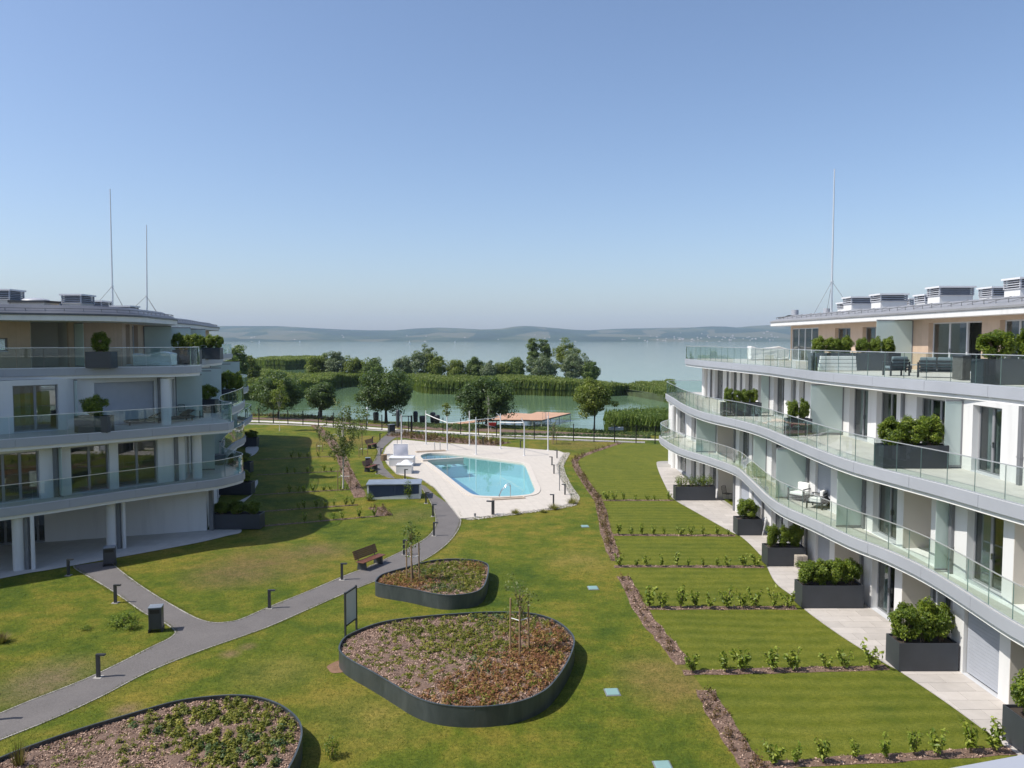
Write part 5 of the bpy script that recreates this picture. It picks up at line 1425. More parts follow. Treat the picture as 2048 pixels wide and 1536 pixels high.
# ---- shade posts round the pool
posts_px = [(803, 889.5, 829), (852, 889, 821), (894.5, 901, 833.5), (939, 891, 822), (952, 909.5, 834.5), (1001, 898, 827), (1048.5, 912, 837), (1096, 901, 832)]
SP = []
pl_labels = ["white shade post beside the quilted panel, leftmost of the pool posts", "second white shade post from the left, carrying one end of a white beam", "third white shade post from the left, at the lower end of the beam", "slim white shade post in front of the beds, fourth from the left", "white shade post behind the pool centre, fifth from the left", "white shade post with a forked top, sixth from the left", "white shade post with a bent top, second from the right", "rightmost white shade post at the deck corner"]
for (px, yb, yt), lab in zip(posts_px, pl_labels):
    x, y = G(px, yb); zt = atY(px, yt, y)[2]
    o = empty("shade_post", (x, y, 0.03), 0, lab, "post", "white shade sail posts around the pool")
    top = zt - 0.03
    bend = -0.28 if "bent" in lab else 0.0
    MB().tube([(0, 0, 0), (0, 0, top - 0.5), (bend, 0, top)], [0.065, 0.055, 0.045], 10).build("shaft", 'whitegloss', o, True)
    MB().tube([(0, 0, 0.0), (0, 0, 0.03)], 0.16, 14).build("base_plate", 'whitegloss', o, True)
    if "forked" in lab: MB().tube([(0, 0, top - 0.35), (-0.42, 0.0, top + 0.05)], 0.03, 6).build("fork", 'whitegloss', o, True)
    SP.append((x, y, top))
def beam(a, b, lab, r=0.042):
    mid = [(a[k] + b[k]) / 2 for k in range(3)]
    o = empty("shade_beam", mid, 0, lab, "beam")
    A = [a[k] - mid[k] for k in range(3)]; Bq = [b[k] - mid[k] for k in range(3)]
    MB().tube([A, (0, 0, -0.04), Bq], r, 8).build("rolled_sail", 'cushion', o, True)
    MB().tube([[v * 1.03 for v in A], A], 0.03, 6).tube([Bq, [v * 1.03 for v in Bq]], 0.03, 6).build("shackle", 'steel', o, True)
def onpost(i, py): x, y, t = SP[i]; return (x, y, atY(posts_px[i][0], py, y)[2])
beam(onpost(1, 828), onpost(2, 845), "white rolled shade sail sloping between the second and third posts")
beam(onpost(5, 844.5), onpost(6, 845), "white rolled shade sail hung level between two right posts")
beam(onpost(2, 846), onpost(4, 839.5), "rolled shade sail from the third to the fifth pool post", 0.026)
beam(onpost(4, 839.5), onpost(5, 834), "rolled shade sail from the fifth to the forked pool post", 0.026)
# thin poles without sails
for px, yb, yt, lab in ((794.5, 889, 872, "short thin pole beside the leftmost shade post"), (1119, 982, 931, "thin grey measuring pole on the right deck edge"), (950, 1034, 1028, "short black stub light on the near deck edge")):
    x, y = G(px, yb); zt = atY(px, yt, y)[2]
    o = empty("thin_pole", (x, y, 0.03), 0, lab, "pole")
    MB().tube([(0, 0, 0), (0, 0, zt - 0.03)], 0.03 if px != 950 else 0.06, 8).build("shaft", 'pipe', o, True)
    MB().tube([(0, 0, zt - 0.03), (0, 0, zt + 0.0)], 0.04 if px != 950 else 0.07, 8).build("cap", 'darkmetal', o, True)

# ---- fence along the shore
fence_px = [(489, 844.5), (518, 845.5), (547, 847), (576, 848.5), (606, 850), (637, 852), (667, 854), (700, 856), (733, 858), (764, 859.5), (817, 862), (852, 864.5), (886, 866.5), (921.5, 868.5), (957, 871), (993, 874), (1030, 876.5), (1068.5, 878.5), (1108, 880.5), (1147, 882), (1188, 883.5), (1229, 884.5), (1272, 885.5), (1310, 887), (1350, 889)]
fx, fy = G(900, 868)
fence = empty("wire_fence", (fx, fy, 0), 0, "dark wire mesh fence with thin posts between lawn and promenade", "fence")
FP = []
for px, py in fence_px:
    x, y = G(px, py); z = float(terrain(x, y)); FP.append((x, y, z))
    MB().box(x - 0.05, y - 0.05, z - 0.1, x + 0.05, y + 0.05, z + 1.9).build("post", 'black', fence)
for i, (a, b) in enumerate(zip(FP, FP[1:])):
    if i == 9: continue
    mb = MB()
    for k in range(7):
        h_ = 0.12 + k * 0.27
        mb.tube([(a[0], a[1], a[2] + h_), (b[0], b[1], b[2] + h_)], 0.006, 4, False)
    for k in range(1, 12):
        t = k / 12; x, y, z = (a[j] + (b[j] - a[j]) * t for j in range(3))
        mb.tube([(x, y, z + 0.12), (x, y, z + 1.74)], 0.004, 4, False)
    mb.build("mesh_panel", 'black', fence)
# garden gate
a, b = FP[9], FP[10]
gt = empty("garden_gate", (b[0], b[1], 0), 0, "dark garden gate standing open at the end of the pool path", "gate")
ga, gb = G(803, 864), G(823, 863)
for (x, y) in (ga, gb): MB().box(x - 0.09, y - 0.09, -0.1, x + 0.09, y + 0.09, 1.95).build("gate_post", 'black', gt)
MB().box(ga[0], ga[1] - 0.04, 1.86, gb[0], ga[1] + 0.04, 1.94).build("lintel", 'black', gt)
MB().box(gb[0] - 0.05, gb[1] + 0.1, 0.05, gb[0] + 0.0, gb[1] + 1.0, 1.8).build("gate_leaf", 'black', gt)

# ---- dark covered seats, lamp posts, boat, cart, pier on the shore
for i, (px, yb, w, h) in enumerate(((796, 862, 0.45, 2.2), (831, 846, 0.65, 1.5), (845, 848, 0.8, 0.95), (866, 847, 0.75, 1.45), (874, 849, 0.8, 1.15), (641, 840, 0.55, 1.6), (752, 846, 0.8, 1.35))):
    x, y = G(px, yb, -0.5); z = float(terrain(x, y))
    o = empty("covered_parasol", (x, y, z), 0.3 * i, "dark covered parasol bundle by the water, %s counted from the garden gate" % ORD[i] if i < 5 else ("dark covered bundle under the small round tree" if i == 5 else "dark covered bundle under the largest shore tree"), "covered bundle")
    mb = MB(); prof = [(0.36, 0.0), (0.46, 0.1), (0.5, 0.55), (0.52, 0.85), (0.40, 0.97), (0.12, 1.0)]
    v = [(math.cos(2 * PI * k / 10) * r_ * w * (1 + 0.08 * math.sin(3 * k + i)), math.sin(2 * PI * k / 10) * r_ * w, t_ * h + 0.12) for r_, t_ in prof for k in range(10)]
    mb.add(v, [(j * 10 + k, j * 10 + (k + 1) % 10, (j + 1) * 10 + (k + 1) % 10, (j + 1) * 10 + k) for j in range(5) for k in range(10)] + [tuple(range(50, 60))], True)
    mb.build("cover", 'darkmetal', o, True)
    MB().tube([(0, 0, 0), (0, 0, 0.25)], 0.06, 8).build("foot", 'black', o, True)
for px, yb, yt, lab in ((735, 852, 817, "slim lamp post on the promenade left of the largest tree"), (1188.5, 861, 822, "slim lamp post in front of the light green shore tree")):
    x, y = G(px, yb, -0.3); z = float(terrain(x, y)); zt = atY(px, yt, y)[2]
    o = empty("lamp_post", (x, y, z), 0, lab, "lamp post")
    MB().tube([(0, 0, 0), (0, 0, zt - z)], [0.06, 0.04], 8).build("pole", 'rail', o, True)
    MB().tube([(0, 0, zt - z - 0.02), (0, 0, zt - z + 0.16)], [0.16, 0.10], 10).build("lamp_head", 'whitegloss', o, True)
def hull_mesh(L_, w, h):
    st = [(-1, 0.55, 0.8), (-0.6, 0.85, 0.85), (0, 1.0, 0.9), (0.5, 0.8, 0.95), (0.85, 0.4, 1.05), (1, 0.03, 1.12)]
    v = []
    for a, b, c in st: v += [(a * L_ / 2, -b * w / 2, h * c), (a * L_ / 2, -b * w * 0.35, 0.0), (a * L_ / 2, b * w * 0.35, 0.0), (a * L_ / 2, b * w / 2, h * c), (a * L_ / 2, b * w * 0.40, h * c - 0.02), (a * L_ / 2, b * w * 0.3, 0.08), (a * L_ / 2, -b * w * 0.3, 0.08), (a * L_ / 2, -b * w * 0.40, h * c - 0.02)]
    f = [(8 * i + k, 8 * i + (k + 1) % 8, 8 * i + 8 + (k + 1) % 8, 8 * i + 8 + k) for i in range(5) for k in range(8)] + [tuple(range(8)), tuple(range(47, 39, -1))]
    return MB().add(v, f)
x, y = G(1232, 864, -0.6); z = float(terrain(x, y))
o = empty("dinghy", (x, y, z + 0.15), R(-8), "small white dinghy lying on the shore by the reeds", "boat")
hull_mesh(1.9, 0.9, 0.38).build("hull", 'whitegloss', o, True)
MB().box(-0.7, -0.34, 0.28, 0.25, 0.34, 0.36).build("cover", 'greycushion', o, True)
MB().box(-0.6, -0.4, -0.18, -0.5, 0.4, 0.02).box(0.4, -0.3, -0.18, 0.5, 0.3, 0.02).build("cradle", 'stakewood', o, True)
x, y = G(985, 862, -0.35); z = float(terrain(x, y))
o = empty("wheelbarrow", (x, y, z), R(20), "red wheelbarrow on the promenade below the dark tree", "wheelbarrow")
MB().add([(-0.35, -0.2, 0.45), (0.25, -0.2, 0.4), (0.25, 0.2, 0.4), (-0.35, 0.2, 0.45), (-0.55, -0.36, 0.85), (0.5, -0.36, 0.8), (0.5, 0.36, 0.8), (-0.55, 0.36, 0.85)], [(3, 2, 1, 0), (0, 1, 5, 4), (1, 2, 6, 5), (2, 3, 7, 6), (3, 0, 4, 7)]).build("tub", 'red', o, True)
MB().tube([(0.45 + 0.2 * math.cos(t), 0, 0.2 + 0.2 * math.sin(t)) for t in np.linspace(0, 2 * PI, 14)], 0.05, 6).build("wheel", 'black', o, True)
for sy in (-0.25, 0.25):
    MB().tube([(0.45, sy * 0.3, 0.2), (-0.1, sy, 0.42), (-1.0, sy * 1.1, 0.6)], 0.02, 6).build("handle", 'whitegloss', o, True)
    MB().tube([(-0.25, sy, 0.42), (-0.35, sy, 0.0)], 0.02, 6).build("leg", 'whitegloss', o, True)
# pier
pz = -0.1
pier_poly = GL([(1083, 840), (1141, 826), (1075, 823.5), (1062, 827.5), (1044, 826.5), (1024, 824.8), (1000, 830), (985, 835), (965, 840), (1010, 839)], pz)
cx = sum(p[0] for p in pier_poly) / len(pier_poly); cy_ = sum(p[1] for p in pier_poly) / len(pier_poly)
o = empty("bathing_pier", (cx, cy_, WATER_Z), 0, "terracotta boarded bathing pier on posts in the lake", "pier")
MB().prism(pier_poly, pz - 0.22, pz - 0.05).build("frame", 'darkmetal', o)
# boards laid across
P_ = ccw(pier_poly); ys_ = [p[1] for p in P_]
yy = min(ys_); nb = 0
def scan(poly, y):
    xs = []
    for i in range(len(poly)):
        (x0, y0), (x1, y1) = poly[i - 1], poly[i]
        if (y0 > y) != (y1 > y): xs.append(x0 + (x1 - x0) * (y - y0) / (y1 - y0))
    return sorted(xs)
bw = 0.42
while yy < max(ys_) - 0.05:
    xs = scan(P_, yy + bw / 2)
    for a, b in zip(xs[::2], xs[1::2]):
        if b - a > 0.2: MB().box(a, yy + 0.01, pz - 0.048, b, yy + bw - 0.01, pz).build("deck_board", 'boardwalk', o)
    yy += bw
for p in pier_poly + [stretch(pier_poly[0], pier_poly[1], t) for t in (0.3, 0.6)] + [stretch(pier_poly[0], pier_poly[9], t) for t in (0.25, 0.5, 0.75)]:
    MB().tube([(p[0] * 0.999, p[1] + 0.15, -2.2), (p[0] * 0.999, p[1] + 0.15, pz - 0.22)], 0.07, 8).build("pile", 'rail', o)
for p in (stretch(pier_poly[0], pier_poly[1], 0.12), stretch(pier_poly[0], pier_poly[1], 0.2)):
    MB().tube([(p[0] + 0.1, p[1] - 0.1, -1.6), (p[0] + 0.1, p[1] - 0.1, pz + 0.9), (p[0] - 0.35, p[1] + 0.25, pz + 0.9), (p[0] - 0.35, p[1] + 0.25, pz)], 0.03, 6).build("ladder_rail", 'steel', o)
ga, gb = G(900, 848.5, -0.3), pier_poly[8]
e_ = Vector((gb[0] - ga[0], gb[1] - ga[1])).normalized(); nn2 = Vector((-e_.y, e_.x)) * 0.8
MB().add([(ga[0] - nn2.x, ga[1] - nn2.y, -0.35), (gb[0] - nn2.x, gb[1] - nn2.y, pz - 0.03), (gb[0] + nn2.x, gb[1] + nn2.y, pz - 0.03), (ga[0] + nn2.x, ga[1] + nn2.y, -0.35), (ga[0] - nn2.x, ga[1] - nn2.y, -0.47), (gb[0] - nn2.x, gb[1] - nn2.y, pz - 0.15), (gb[0] + nn2.x, gb[1] + nn2.y, pz - 0.15), (ga[0] + nn2.x, ga[1] + nn2.y, -0.47)],
         [(0, 1, 2, 3), (7, 6, 5, 4), (0, 4, 5, 1), (1, 5, 6, 2), (2, 6, 7, 3), (3, 7, 4, 0)]).build("gangway", 'boardwalk', o)

# ---- furniture on the balconies
def armchair(x, y, z, rz, lab, cm='cushion', fm='darkmetal', w=0.72, seats=1, hb=0.42):
    W = w * seats + 0.1
    o = empty("garden_armchair" if seats == 1 else "garden_sofa", (x, y, z), rz, lab, "armchair" if seats == 1 else "sofa")
    for sx in (-W / 2, W / 2):
        for sy in (-0.36, 0.34): MB().box(sx - 0.03, sy - 0.03, 0, sx + 0.03, sy + 0.03, 0.60 if sy < 0 else 0.62).build("leg", fm, o, True)
        MB().box(sx - 0.035, -0.39, 0.602, sx + 0.035, 0.37, 0.64).build("armrest", fm, o, True)
    MB().box(-W / 2 + 0.03, -0.36, 0.24, W / 2 - 0.03, 0.36, 0.30).build("seat_frame", fm, o, True)
    for k in range(seats):
        c = -W / 2 + 0.05 + w * (k + 0.5)
        link("seat_cushion", bevel_box_mesh("seat_cushion", c - w / 2 + 0.01, -0.36, 0.302, c + w / 2 - 0.01, 0.26, 0.44, 0.04, 3), cm, o, True)
        bk = link("back_cushion", bevel_box_mesh("back_cushion", c - w / 2 + 0.015, 0.20, 0.442, c + w / 2 - 0.015, 0.36, 0.45 + hb, 0.05, 3), cm, o, True)
    for k in range(3): MB().box(-W / 2 + 0.03, 0.365, 0.36 + k * 0.15, W / 2 - 0.03, 0.385, 0.44 + k * 0.15).build("back_slat", fm, o, True)
    return o
def gz(px, py, z): return G(px, py, z)
x, y = gz(1604, 1003, H1); armchair(x, y + 0.3, H1, R(-50), "white cushioned armchair on the lower right balcony, the farther of two")
x, y = gz(1640, 1018, H1); armchair(x, y + 0.3, H1, R(-130), "white cushioned armchair on the lower right balcony, the nearer of two")
x, y = gz(1800, 752, H3); armchair(x, y + 0.35, H3, R(180), "grey-blue cushioned lounge chair on the top right terrace", 'greycushion')
x, y = gz(1884, 756, H3); armchair(x, y + 0.4, H3, R(150), "dark grey lounge sofa beside the board-clad cabinet on the top terrace", 'greycushion', seats=2, w=0.66)
# low coffee table
def table(x, y, z, w, d, h, lab, top='rail', leg='darkmetal'):
    o = empty("garden_table", (x, y, z), 0, lab, "table")
    link("table_top", bevel_box_mesh("table_top", -w / 2, -d / 2, h - 0.04, w / 2, d / 2, h, 0.01, 1), top, o, True)
    for sx in (-1, 1):
        for sy in (-1, 1): MB().box(sx * (w / 2 - 0.06) - 0.025, sy * (d / 2 - 0.06) - 0.025, 0, sx * (w / 2 - 0.06) + 0.025, sy * (d / 2 - 0.06) + 0.025, h - 0.041).build("leg", leg, o, True)
    return o
x, y = gz(1845, 746, H3); table(x, y + 0.6, H3, 0.9, 0.6, 0.4, "low table between the lounge seats on the top right terrace")
x, y = gz(1852, 736, H3); table(x, y + 0.8, H3, 1.6, 0.9, 0.74, "dining table behind the lounge seats on the top right terrace")
def wirechair(x, y, z, rz, lab):
    o = empty("wire_chair", (x, y, z), rz, lab, "chair")
    for sx in (-0.22, 0.22):
        MB().tube([(sx, -0.22, 0), (sx, -0.2, 0.44)], 0.012, 6).build("leg", 'black', o, True)
        MB().tube([(sx, 0.24, 0), (sx, 0.2, 0.44), (sx * 1.05, 0.30, 0.85)], 0.012, 6).build("leg", 'black', o, True)
    MB().box(-0.23, -0.22, 0.43, 0.23, 0.22, 0.455).build("seat", 'black', o, True)
    for k in range(7):
        xx = -0.2 + k * 0.4 / 6; MB().tube([(xx, 0.2, 0.46), (xx * 1.05, 0.31, 0.86)], 0.008, 5).build("back_wire", 'black', o, True)
    MB().tube([(-0.23, 0.3, 0.85), (0, 0.34, 0.88), (0.23, 0.3, 0.85)], 0.012, 6).build("back_rail", 'black', o, True)
    return o
for px, py, rz, lab in ((1812, 734, R(60), "black wire chair at the left end of the dining table"), (1832, 738, R(200), "black wire chair on the near side of the dining table"), (1872, 735, R(-80), "black wire chair at the right end of the dining table")):
    x, y = gz(px, py, H3); wirechair(x, y + 0.6, H3, rz, lab)
x, y = gz(1456, 1003, TZ); w_ = wirechair(x, y + 0.2, TZ, R(40), "black wire chair standing in the far ground floor loggia"); w_.scale = (1.1, 1.1, 1.15)
x, y = gz(369, 838, H2); wirechair(x, y, H2, R(60), "dark chair at the corner of the middle left terrace")
x, y = gz(392, 836, H2); table(x, y, H2, 0.8, 0.6, 0.5, "small glass table beside the dark chair on the middle left terrace", 'glass')
x, y = gz(437, 928, H1); b_ = empty("storage_box", (x, y, H1), R(10), "grey storage box on the lower left balcony corner", "box"); link("body", bevel_box_mesh("body", -0.5, -0.3, 0, 0.5, 0.3, 0.55, 0.02, 2), 'greycushion', b_, True); link("lid", bevel_box_mesh("lid", -0.52, -0.32, 0.552, 0.52, 0.32, 0.62, 0.02, 2), 'pipe', b_, True)
# board-clad cabinet, umbrella heater, loungers, wrapped sofas
x0, y0 = gz(1924, 761, H3); x1, y1 = gz(1963, 763, H3)
o = empty("board_cabinet", ((x0 + x1) / 2, y0 + 0.35, H3), 0, "weathered grey board cabinet beside the planter on the top right terrace", "cabinet")
wd = x1 - x0
for k in range(6): MB().box(-wd / 2 + wd * k / 6 + 0.004, -0.35, 0.03, -wd / 2 + wd * (k + 1) / 6 - 0.004, 0.35, 0.9).build("board", 'bbq', o, True)
link("cover", bevel_box_mesh("cover", -wd / 2 - 0.02, -0.37, 0.9, wd / 2 + 0.02, 0.37, 1.0, 0.03, 2), 'darkmetal', o, True)
x0, y0 = gz(1634, 742.5, H3); x1, _ = gz(1710, 742.5, H3)
o = empty("stacked_loungers", ((x0 + x1) / 2, y0 - 0.12, H3), 0, "stack of pale folded sun loungers leaning on the planter, top right terrace", "lounger stack")
wd = x1 - x0
for k in range(4): link("folded_lounger", bevel_box_mesh("folded_lounger", -wd / 2 + 0.03 * k, -0.10, 0.04 + k * 0.19, wd / 2 - 0.02 * k, 0.06, 0.21 + k * 0.19, 0.02, 2), 'cushion', o, True)
def wrapped(px0, px1, py, z, h, d, lab, mat='film', seed=1):
    x0, y0 = gz(px0, py, z); x1, _ = gz(px1, py, z); w = x1 - x0
    o = empty("wrapped_furniture", ((x0 + x1) / 2, y0 + d / 2, z), 0, lab, "wrapped furniture")
    me = bevel_box_mesh("film_wrap", -w / 2, -d / 2, 0.05, w / 2, d / 2, h, 0.06, 2)
    bm = bmesh.new(); bm.from_mesh(me); bmesh.ops.subdivide_edges(bm, edges=list(bm.edges), cuts=3, use_grid_fill=True)
    rg = random.Random(seed)
    for v in bm.verts: v.co += Vector((rg.uniform(-.03, .03), rg.uniform(-.03, .03), rg.uniform(-.04, .04) + (0.12 * math.sin(v.co.x * 3) if v.co.z > h * 0.7 else 0)))
    bm.to_mesh(me); bm.free(); link("film_wrap", me, mat, o, True)
    MB().box(-w / 2 + 0.1, -d / 2 + 0.1, 0, w / 2 - 0.1, d / 2 - 0.1, 0.08).build("pallet", 'stakewood', o, True)
wrapped(1502, 1578, 720.5, H3, 0.98, 1.0, "white furniture wrapped in film at the far end of the top right terrace", 'cushion', 3)
wrapped(266, 341, 733, LH3, 0.72, 0.9, "furniture wrapped in shiny film on the top left terrace", 'film', 5)
M['rattan'] = simple('brown_rattan', (0.09, 0.065, 0.05), 0.7, 0.25, 12, bmp=0.5)
def lounger(px, py, z, rz, lab):
    x, y = gz(px, py, z); o = empty("sun_lounger", (x, y, z), rz, lab, "sun lounger")
    link("frame", bevel_box_mesh("frame", -0.95, -0.32, 0.16, 0.95, 0.32, 0.30, 0.02, 2), 'rattan', o, True)
    MB().add([(0.35, -0.3, 0.31), (0.35, 0.3, 0.31), (0.95, 0.3, 0.58), (0.95, -0.3, 0.58), (0.35, -0.3, 0.37), (0.35, 0.3, 0.37), (0.95, 0.3, 0.64), (0.95, -0.3, 0.64)], [(0, 1, 2, 3), (7, 6, 5, 4), (0, 4, 5, 1), (1, 5, 6, 2), (2, 6, 7, 3), (3, 7, 4, 0)]).build("backrest", 'rattan', o, True)
    for sx in (-0.8, 0.8):
        for sy in (-0.26, 0.26): MB().box(sx - 0.03, sy - 0.03, 0, sx + 0.03, sy + 0.03, 0.16).build("leg", 'rattan', o, True)
lounger(285, 848, H2, R(48), "brown rattan sun lounger on the middle left terrace before the lowered blinds")
lounger(355, 843, H2, R(60), "brown rattan sun lounger near the corner of the middle left terrace")
x, y = gz(1825, 722, H3)
o = empty("patio_heater", (x, y, H3), 0, "slim patio heater with a small dark hood on the top right terrace", "heater")
MB().tube([(0, 0, 0), (0, 0, 0.06)], 0.25, 14).build("base", 'rail', o, True); MB().tube([(0, 0, 0.06), (0, 0, 1.75)], 0.03, 8).build("pole", 'rail', o, True); MB().tube([(0, 0, 1.72), (0, 0, 1.9)], [0.3, 0.22], 14).build("hood", 'darkmetal', o, True)
# stone block and leaning board by planters
x, y = gz(1602, 1135, TZ)
o = empty("stone_block", (x, y + 0.1, TZ), R(5), "rough stone block at the right corner of the third patio planter", "stone block")
for j in range(3):
    for i in range(2): link("stone", bevel_box_mesh("stone", -0.28 + i * 0.28 + 0.005, -0.22, j * 0.2 + 0.004, i * 0.28 - 0.005, 0.22, (j + 1) * 0.2 - 0.004, 0.02, 2), 'stone', o, True)
x, y = gz(1529, 1071, TZ)
o = empty("leaning_board", (x, y, TZ), 0, "white board leaning between the second planter and the wall", "board")
MB().add([(-0.16, 0, 0), (-0.10, 0, 0), (0.12, 0, 0.95), (0.06, 0, 0.95), (-0.16, 0.5, 0), (-0.10, 0.5, 0), (0.12, 0.5, 0.95), (0.06, 0.5, 0.95)], [(0, 1, 2, 3), (7, 6, 5, 4), (0, 4, 5, 1), (1, 5, 6, 2), (2, 6, 7, 3), (3, 7, 4, 0)]).build("board", 'whitegloss', o, True)

# ================================================================== VEGETATION
M['laurel'] = leafmat('laurel_leaves', (0.035, 0.068, 0.011), (0.12, 0.18, 0.02), (0.31, 0.36, 0.045), 0.42, 0.38)
M['seedleaf'] = leafmat('seedling_leaves', (0.07, 0.12, 0.014), (0.18, 0.245, 0.028), (0.36, 0.40, 0.06), 0.45, 0.38)
M['oakleaf'] = leafmat('dark_tree_leaves', (0.028, 0.056, 0.02), (0.065, 0.11, 0.034), (0.15, 0.20, 0.06), 0.45, 0.36)
M['limeleaf'] = leafmat('light_tree_leaves', (0.065, 0.10, 0.018), (0.15, 0.19, 0.032), (0.29, 0.31, 0.06), 0.5, 0.4)
M['willowleaf'] = leafmat('grey_willow_leaves', (0.075, 0.105, 0.058), (0.16, 0.20, 0.11), (0.30, 0.34, 0.20), 0.55, 0.35)
M['midleaf'] = leafmat('mid_green_leaves', (0.05, 0.088, 0.026), (0.11, 0.16, 0.042), (0.22, 0.27, 0.07), 0.5, 0.38)
M['birchleaf'] = leafmat('birch_leaves', (0.05, 0.075, 0.018), (0.12, 0.15, 0.04), (0.25, 0.26, 0.09), 0.5, 0.35)
M['reed'] = leafmat('reed_blades', (0.075, 0.11, 0.026), (0.14, 0.185, 0.044), (0.25, 0.27, 0.08), 0.6, 0.42)
M['bushreed'] = leafmat('shore_reed_leaves', (0.040, 0.080, 0.014), (0.090, 0.145, 0.024), (0.18, 0.23, 0.045), 0.55, 0.3)
M['reedbase'] = simple('reed_stems', (0.055, 0.075, 0.028), 0.9, 0.4, 0.6, bmp=0.4)
M['sedum'] = leafmat('ground_cover_leaves', (0.06, 0.085, 0.012), (0.16, 0.17, 0.022), (0.30, 0.27, 0.04), 0.6, 0.28)
M['sedumred'] = leafmat('reddish_ground_cover', (0.12, 0.05, 0.024), (0.27, 0.115, 0.055), (0.34, 0.25, 0.06), 0.6, 0.25)
M['sedumdark'] = leafmat('blue_green_ground_cover', (0.03, 0.06, 0.022), (0.075, 0.12, 0.04), (0.14, 0.19, 0.07), 0.6, 0.25)
M['barberry'] = leafmat('barberry_leaves', (0.045, 0.030, 0.014), (0.13, 0.065, 0.028), (0.19, 0.15, 0.05), 0.6, 0.25)
M['grassblade'] = leafmat('grass_blades', (0.045, 0.072, 0.010), (0.098, 0.112, 0.014), (0.185, 0.155, 0.028), 0.7, 0.3)
M['grassneat'] = leafmat('mown_grass_blades', (0.05, 0.082, 0.011), (0.09, 0.122, 0.016), (0.15, 0.165, 0.03), 0.7, 0.3)
M['drygrass'] = leafmat('dry_grass_tuft', (0.12, 0.11, 0.03), (0.24, 0.21, 0.06), (0.38, 0.33, 0.12), 0.7, 0.3)

# ---- clipped laurels in the planters: unit bushes, 1 m high, radius about 0.5
def unit_bush(seed, n=1500, loose=0.0, leaf=0.13):
    rng = np.random.default_rng(seed)
    k = 46
    c = ball(rng, k) * (rng.uniform(0.35, 1, k) ** 0.5)[:, None] * np.array([0.40, 0.40, 0.42]) + np.array([0, 0, 0.50])
    c *= (1 + rng.normal(0, 0.07, (k, 1)))
    pick = rng.integers(0, k, n)
    d = ball(rng, n)
    r = rng.uniform(0.06, 0.16 + loose, n)
    pos = c[pick] + d * r[:, None]
    pos[:, 2] = np.abs(pos[:, 2]) + 0.03
    out = pos - np.array([0, 0, 0.5]); out /= np.linalg.norm(out, axis=1, keepdims=True)
    nr = out * 0.7 + np.array([0, 0, 0.5]) + rng.normal(size=(n, 3)) * 0.55
    tint = np.clip(rng.uniform(0.1, 0.75, k)[pick] * 0.5 + rng.uniform(0, 0.55, n) + 0.12 * (rng.uniform(0, 1, n) > 0.88) * 3, 0, 1)
    fol = leaf_mesh("foliage", pos, nr, rng.uniform(0.7, 1.25, n) * leaf, tint, 0.45, 0.12, rng)
    st = MB()
    for i in range(9):
        q = c[rng.integers(0, k)]; b = np.array([rng.uniform(-.08, .08), rng.uniform(-.08, .08), -0.05])
        st.tube([b, b * 0.5 + q * 0.5 + np.array([0, 0, 0.05]), q], [0.016, 0.012, 0.006], 5, False)
    return fol, st.mesh("stem")
UB = [unit_bush(100 + i, 5200, 0.0, 0.092) for i in range(4)] + [unit_bush(120 + i, 420, 0.1, 0.12) for i in range(2)]
for f_, s_m in UB: f_.materials.append(M['laurel']); s_m.materials.append(M['barktan'])
def bush(x, y, z, w, d, h, lab, var=0, rz=0.0, name="laurel_bush", cat="bush", group=None):
    o = empty(name, (x, y, z), rz, lab, cat, group)
    a = link("foliage", UB[var][0], None, o, True); b = link("stem", UB[var][1], None, o, True)
    for q in (a, b): q.scale = (w, d, h)
    return o
rb = random.Random(9)
def fill(key, n, h, wname, var=None, spread=1.0, wscale=1.25, sparse=False):
    p = PL[key]; c, ang, w, d, top = p['c'], p['ang'], p['w'], p['d'], p['top']
    L_ = w * 0.90 * spread
    for i in range(n):
        t = (-0.5 + (i + 0.5) / n) * L_ if n > 1 else 0.0
        x = c.x + math.cos(ang) * t; y = c.y + math.sin(ang) * t
        bw = L_ / n * wscale * rb.uniform(0.95, 1.1)
        if n == 1: lab = wname
        else: lab = "%s, %s of %s from left" % (wname, ORD[i], ["", "one", "two", "three", "four", "five", "six"][n])
        bush(x, y, top, bw, min(max(bw, d * 0.95), d * 1.35), h * rb.uniform(0.92, 1.08), lab, (4 + i % 2) if sparse else rb.randrange(4), rb.uniform(0, 6), group="laurels in the planter boxes")
fill('g1', 6, 0.85, "thin laurel in the farthest patio planter", sparse=True, wscale=1.1)
fill('g2', 1, 1.05, "round laurel in the short planter of the second patio", spread=0.85)
fill('g3', 3, 1.05, "laurel in the planter with the stone block", wscale=1.15)
fill('g4', 4, 1.0, "laurel in the long hedge planter on the right patio", wscale=1.75)
fill('g5', 3, 1.35, "tall laurel in the nearest complete patio planter", wscale=1.75)
fill('g6', 2, 1.2, "laurel in the planter at the right picture edge", wscale=1.3)
fill('b1', 3, 1.12, "dense laurel in the wide planter of the middle right terrace", wscale=1.55)
fill('b2', 2, 0.95, "laurel in the small planter of the middle right terrace")
fill('b3', 4, 0.9, "laurel in the far planter of the middle right terrace", wscale=1.2)
fill('t1', 3, 0.85, "laurel above the stacked loungers on the top right terrace", wscale=1.25)
fill('t2', 3, 0.85, "laurel left of the lounge chairs on the top right terrace", wscale=1.1)
fill('t3', 2, 1.05, "laurel at the right end of the top terrace", wscale=1.4)
fill('l1', 3, 0.75, "shaded laurel at the corner of the left building", wscale=1.2)
fill('l2', 2, 0.9, "shaded laurel in the second planter along the left building")
fill('l3', 2, 0.8, "shaded laurel in the third planter along the left building")
fill('l4', 2, 0.8, "shaded laurel in the farthest planter along the left building")
fill('m1', 1, 1.15, "round laurel on the middle left terrace", spread=0.62)
fill('m2', 1, 1.1, "round laurel on the top left terrace", spread=0.85)
fill('m3', 3, 1.0, "hedge laurel at the corner of the top left terrace", wscale=1.8, spread=1.1)
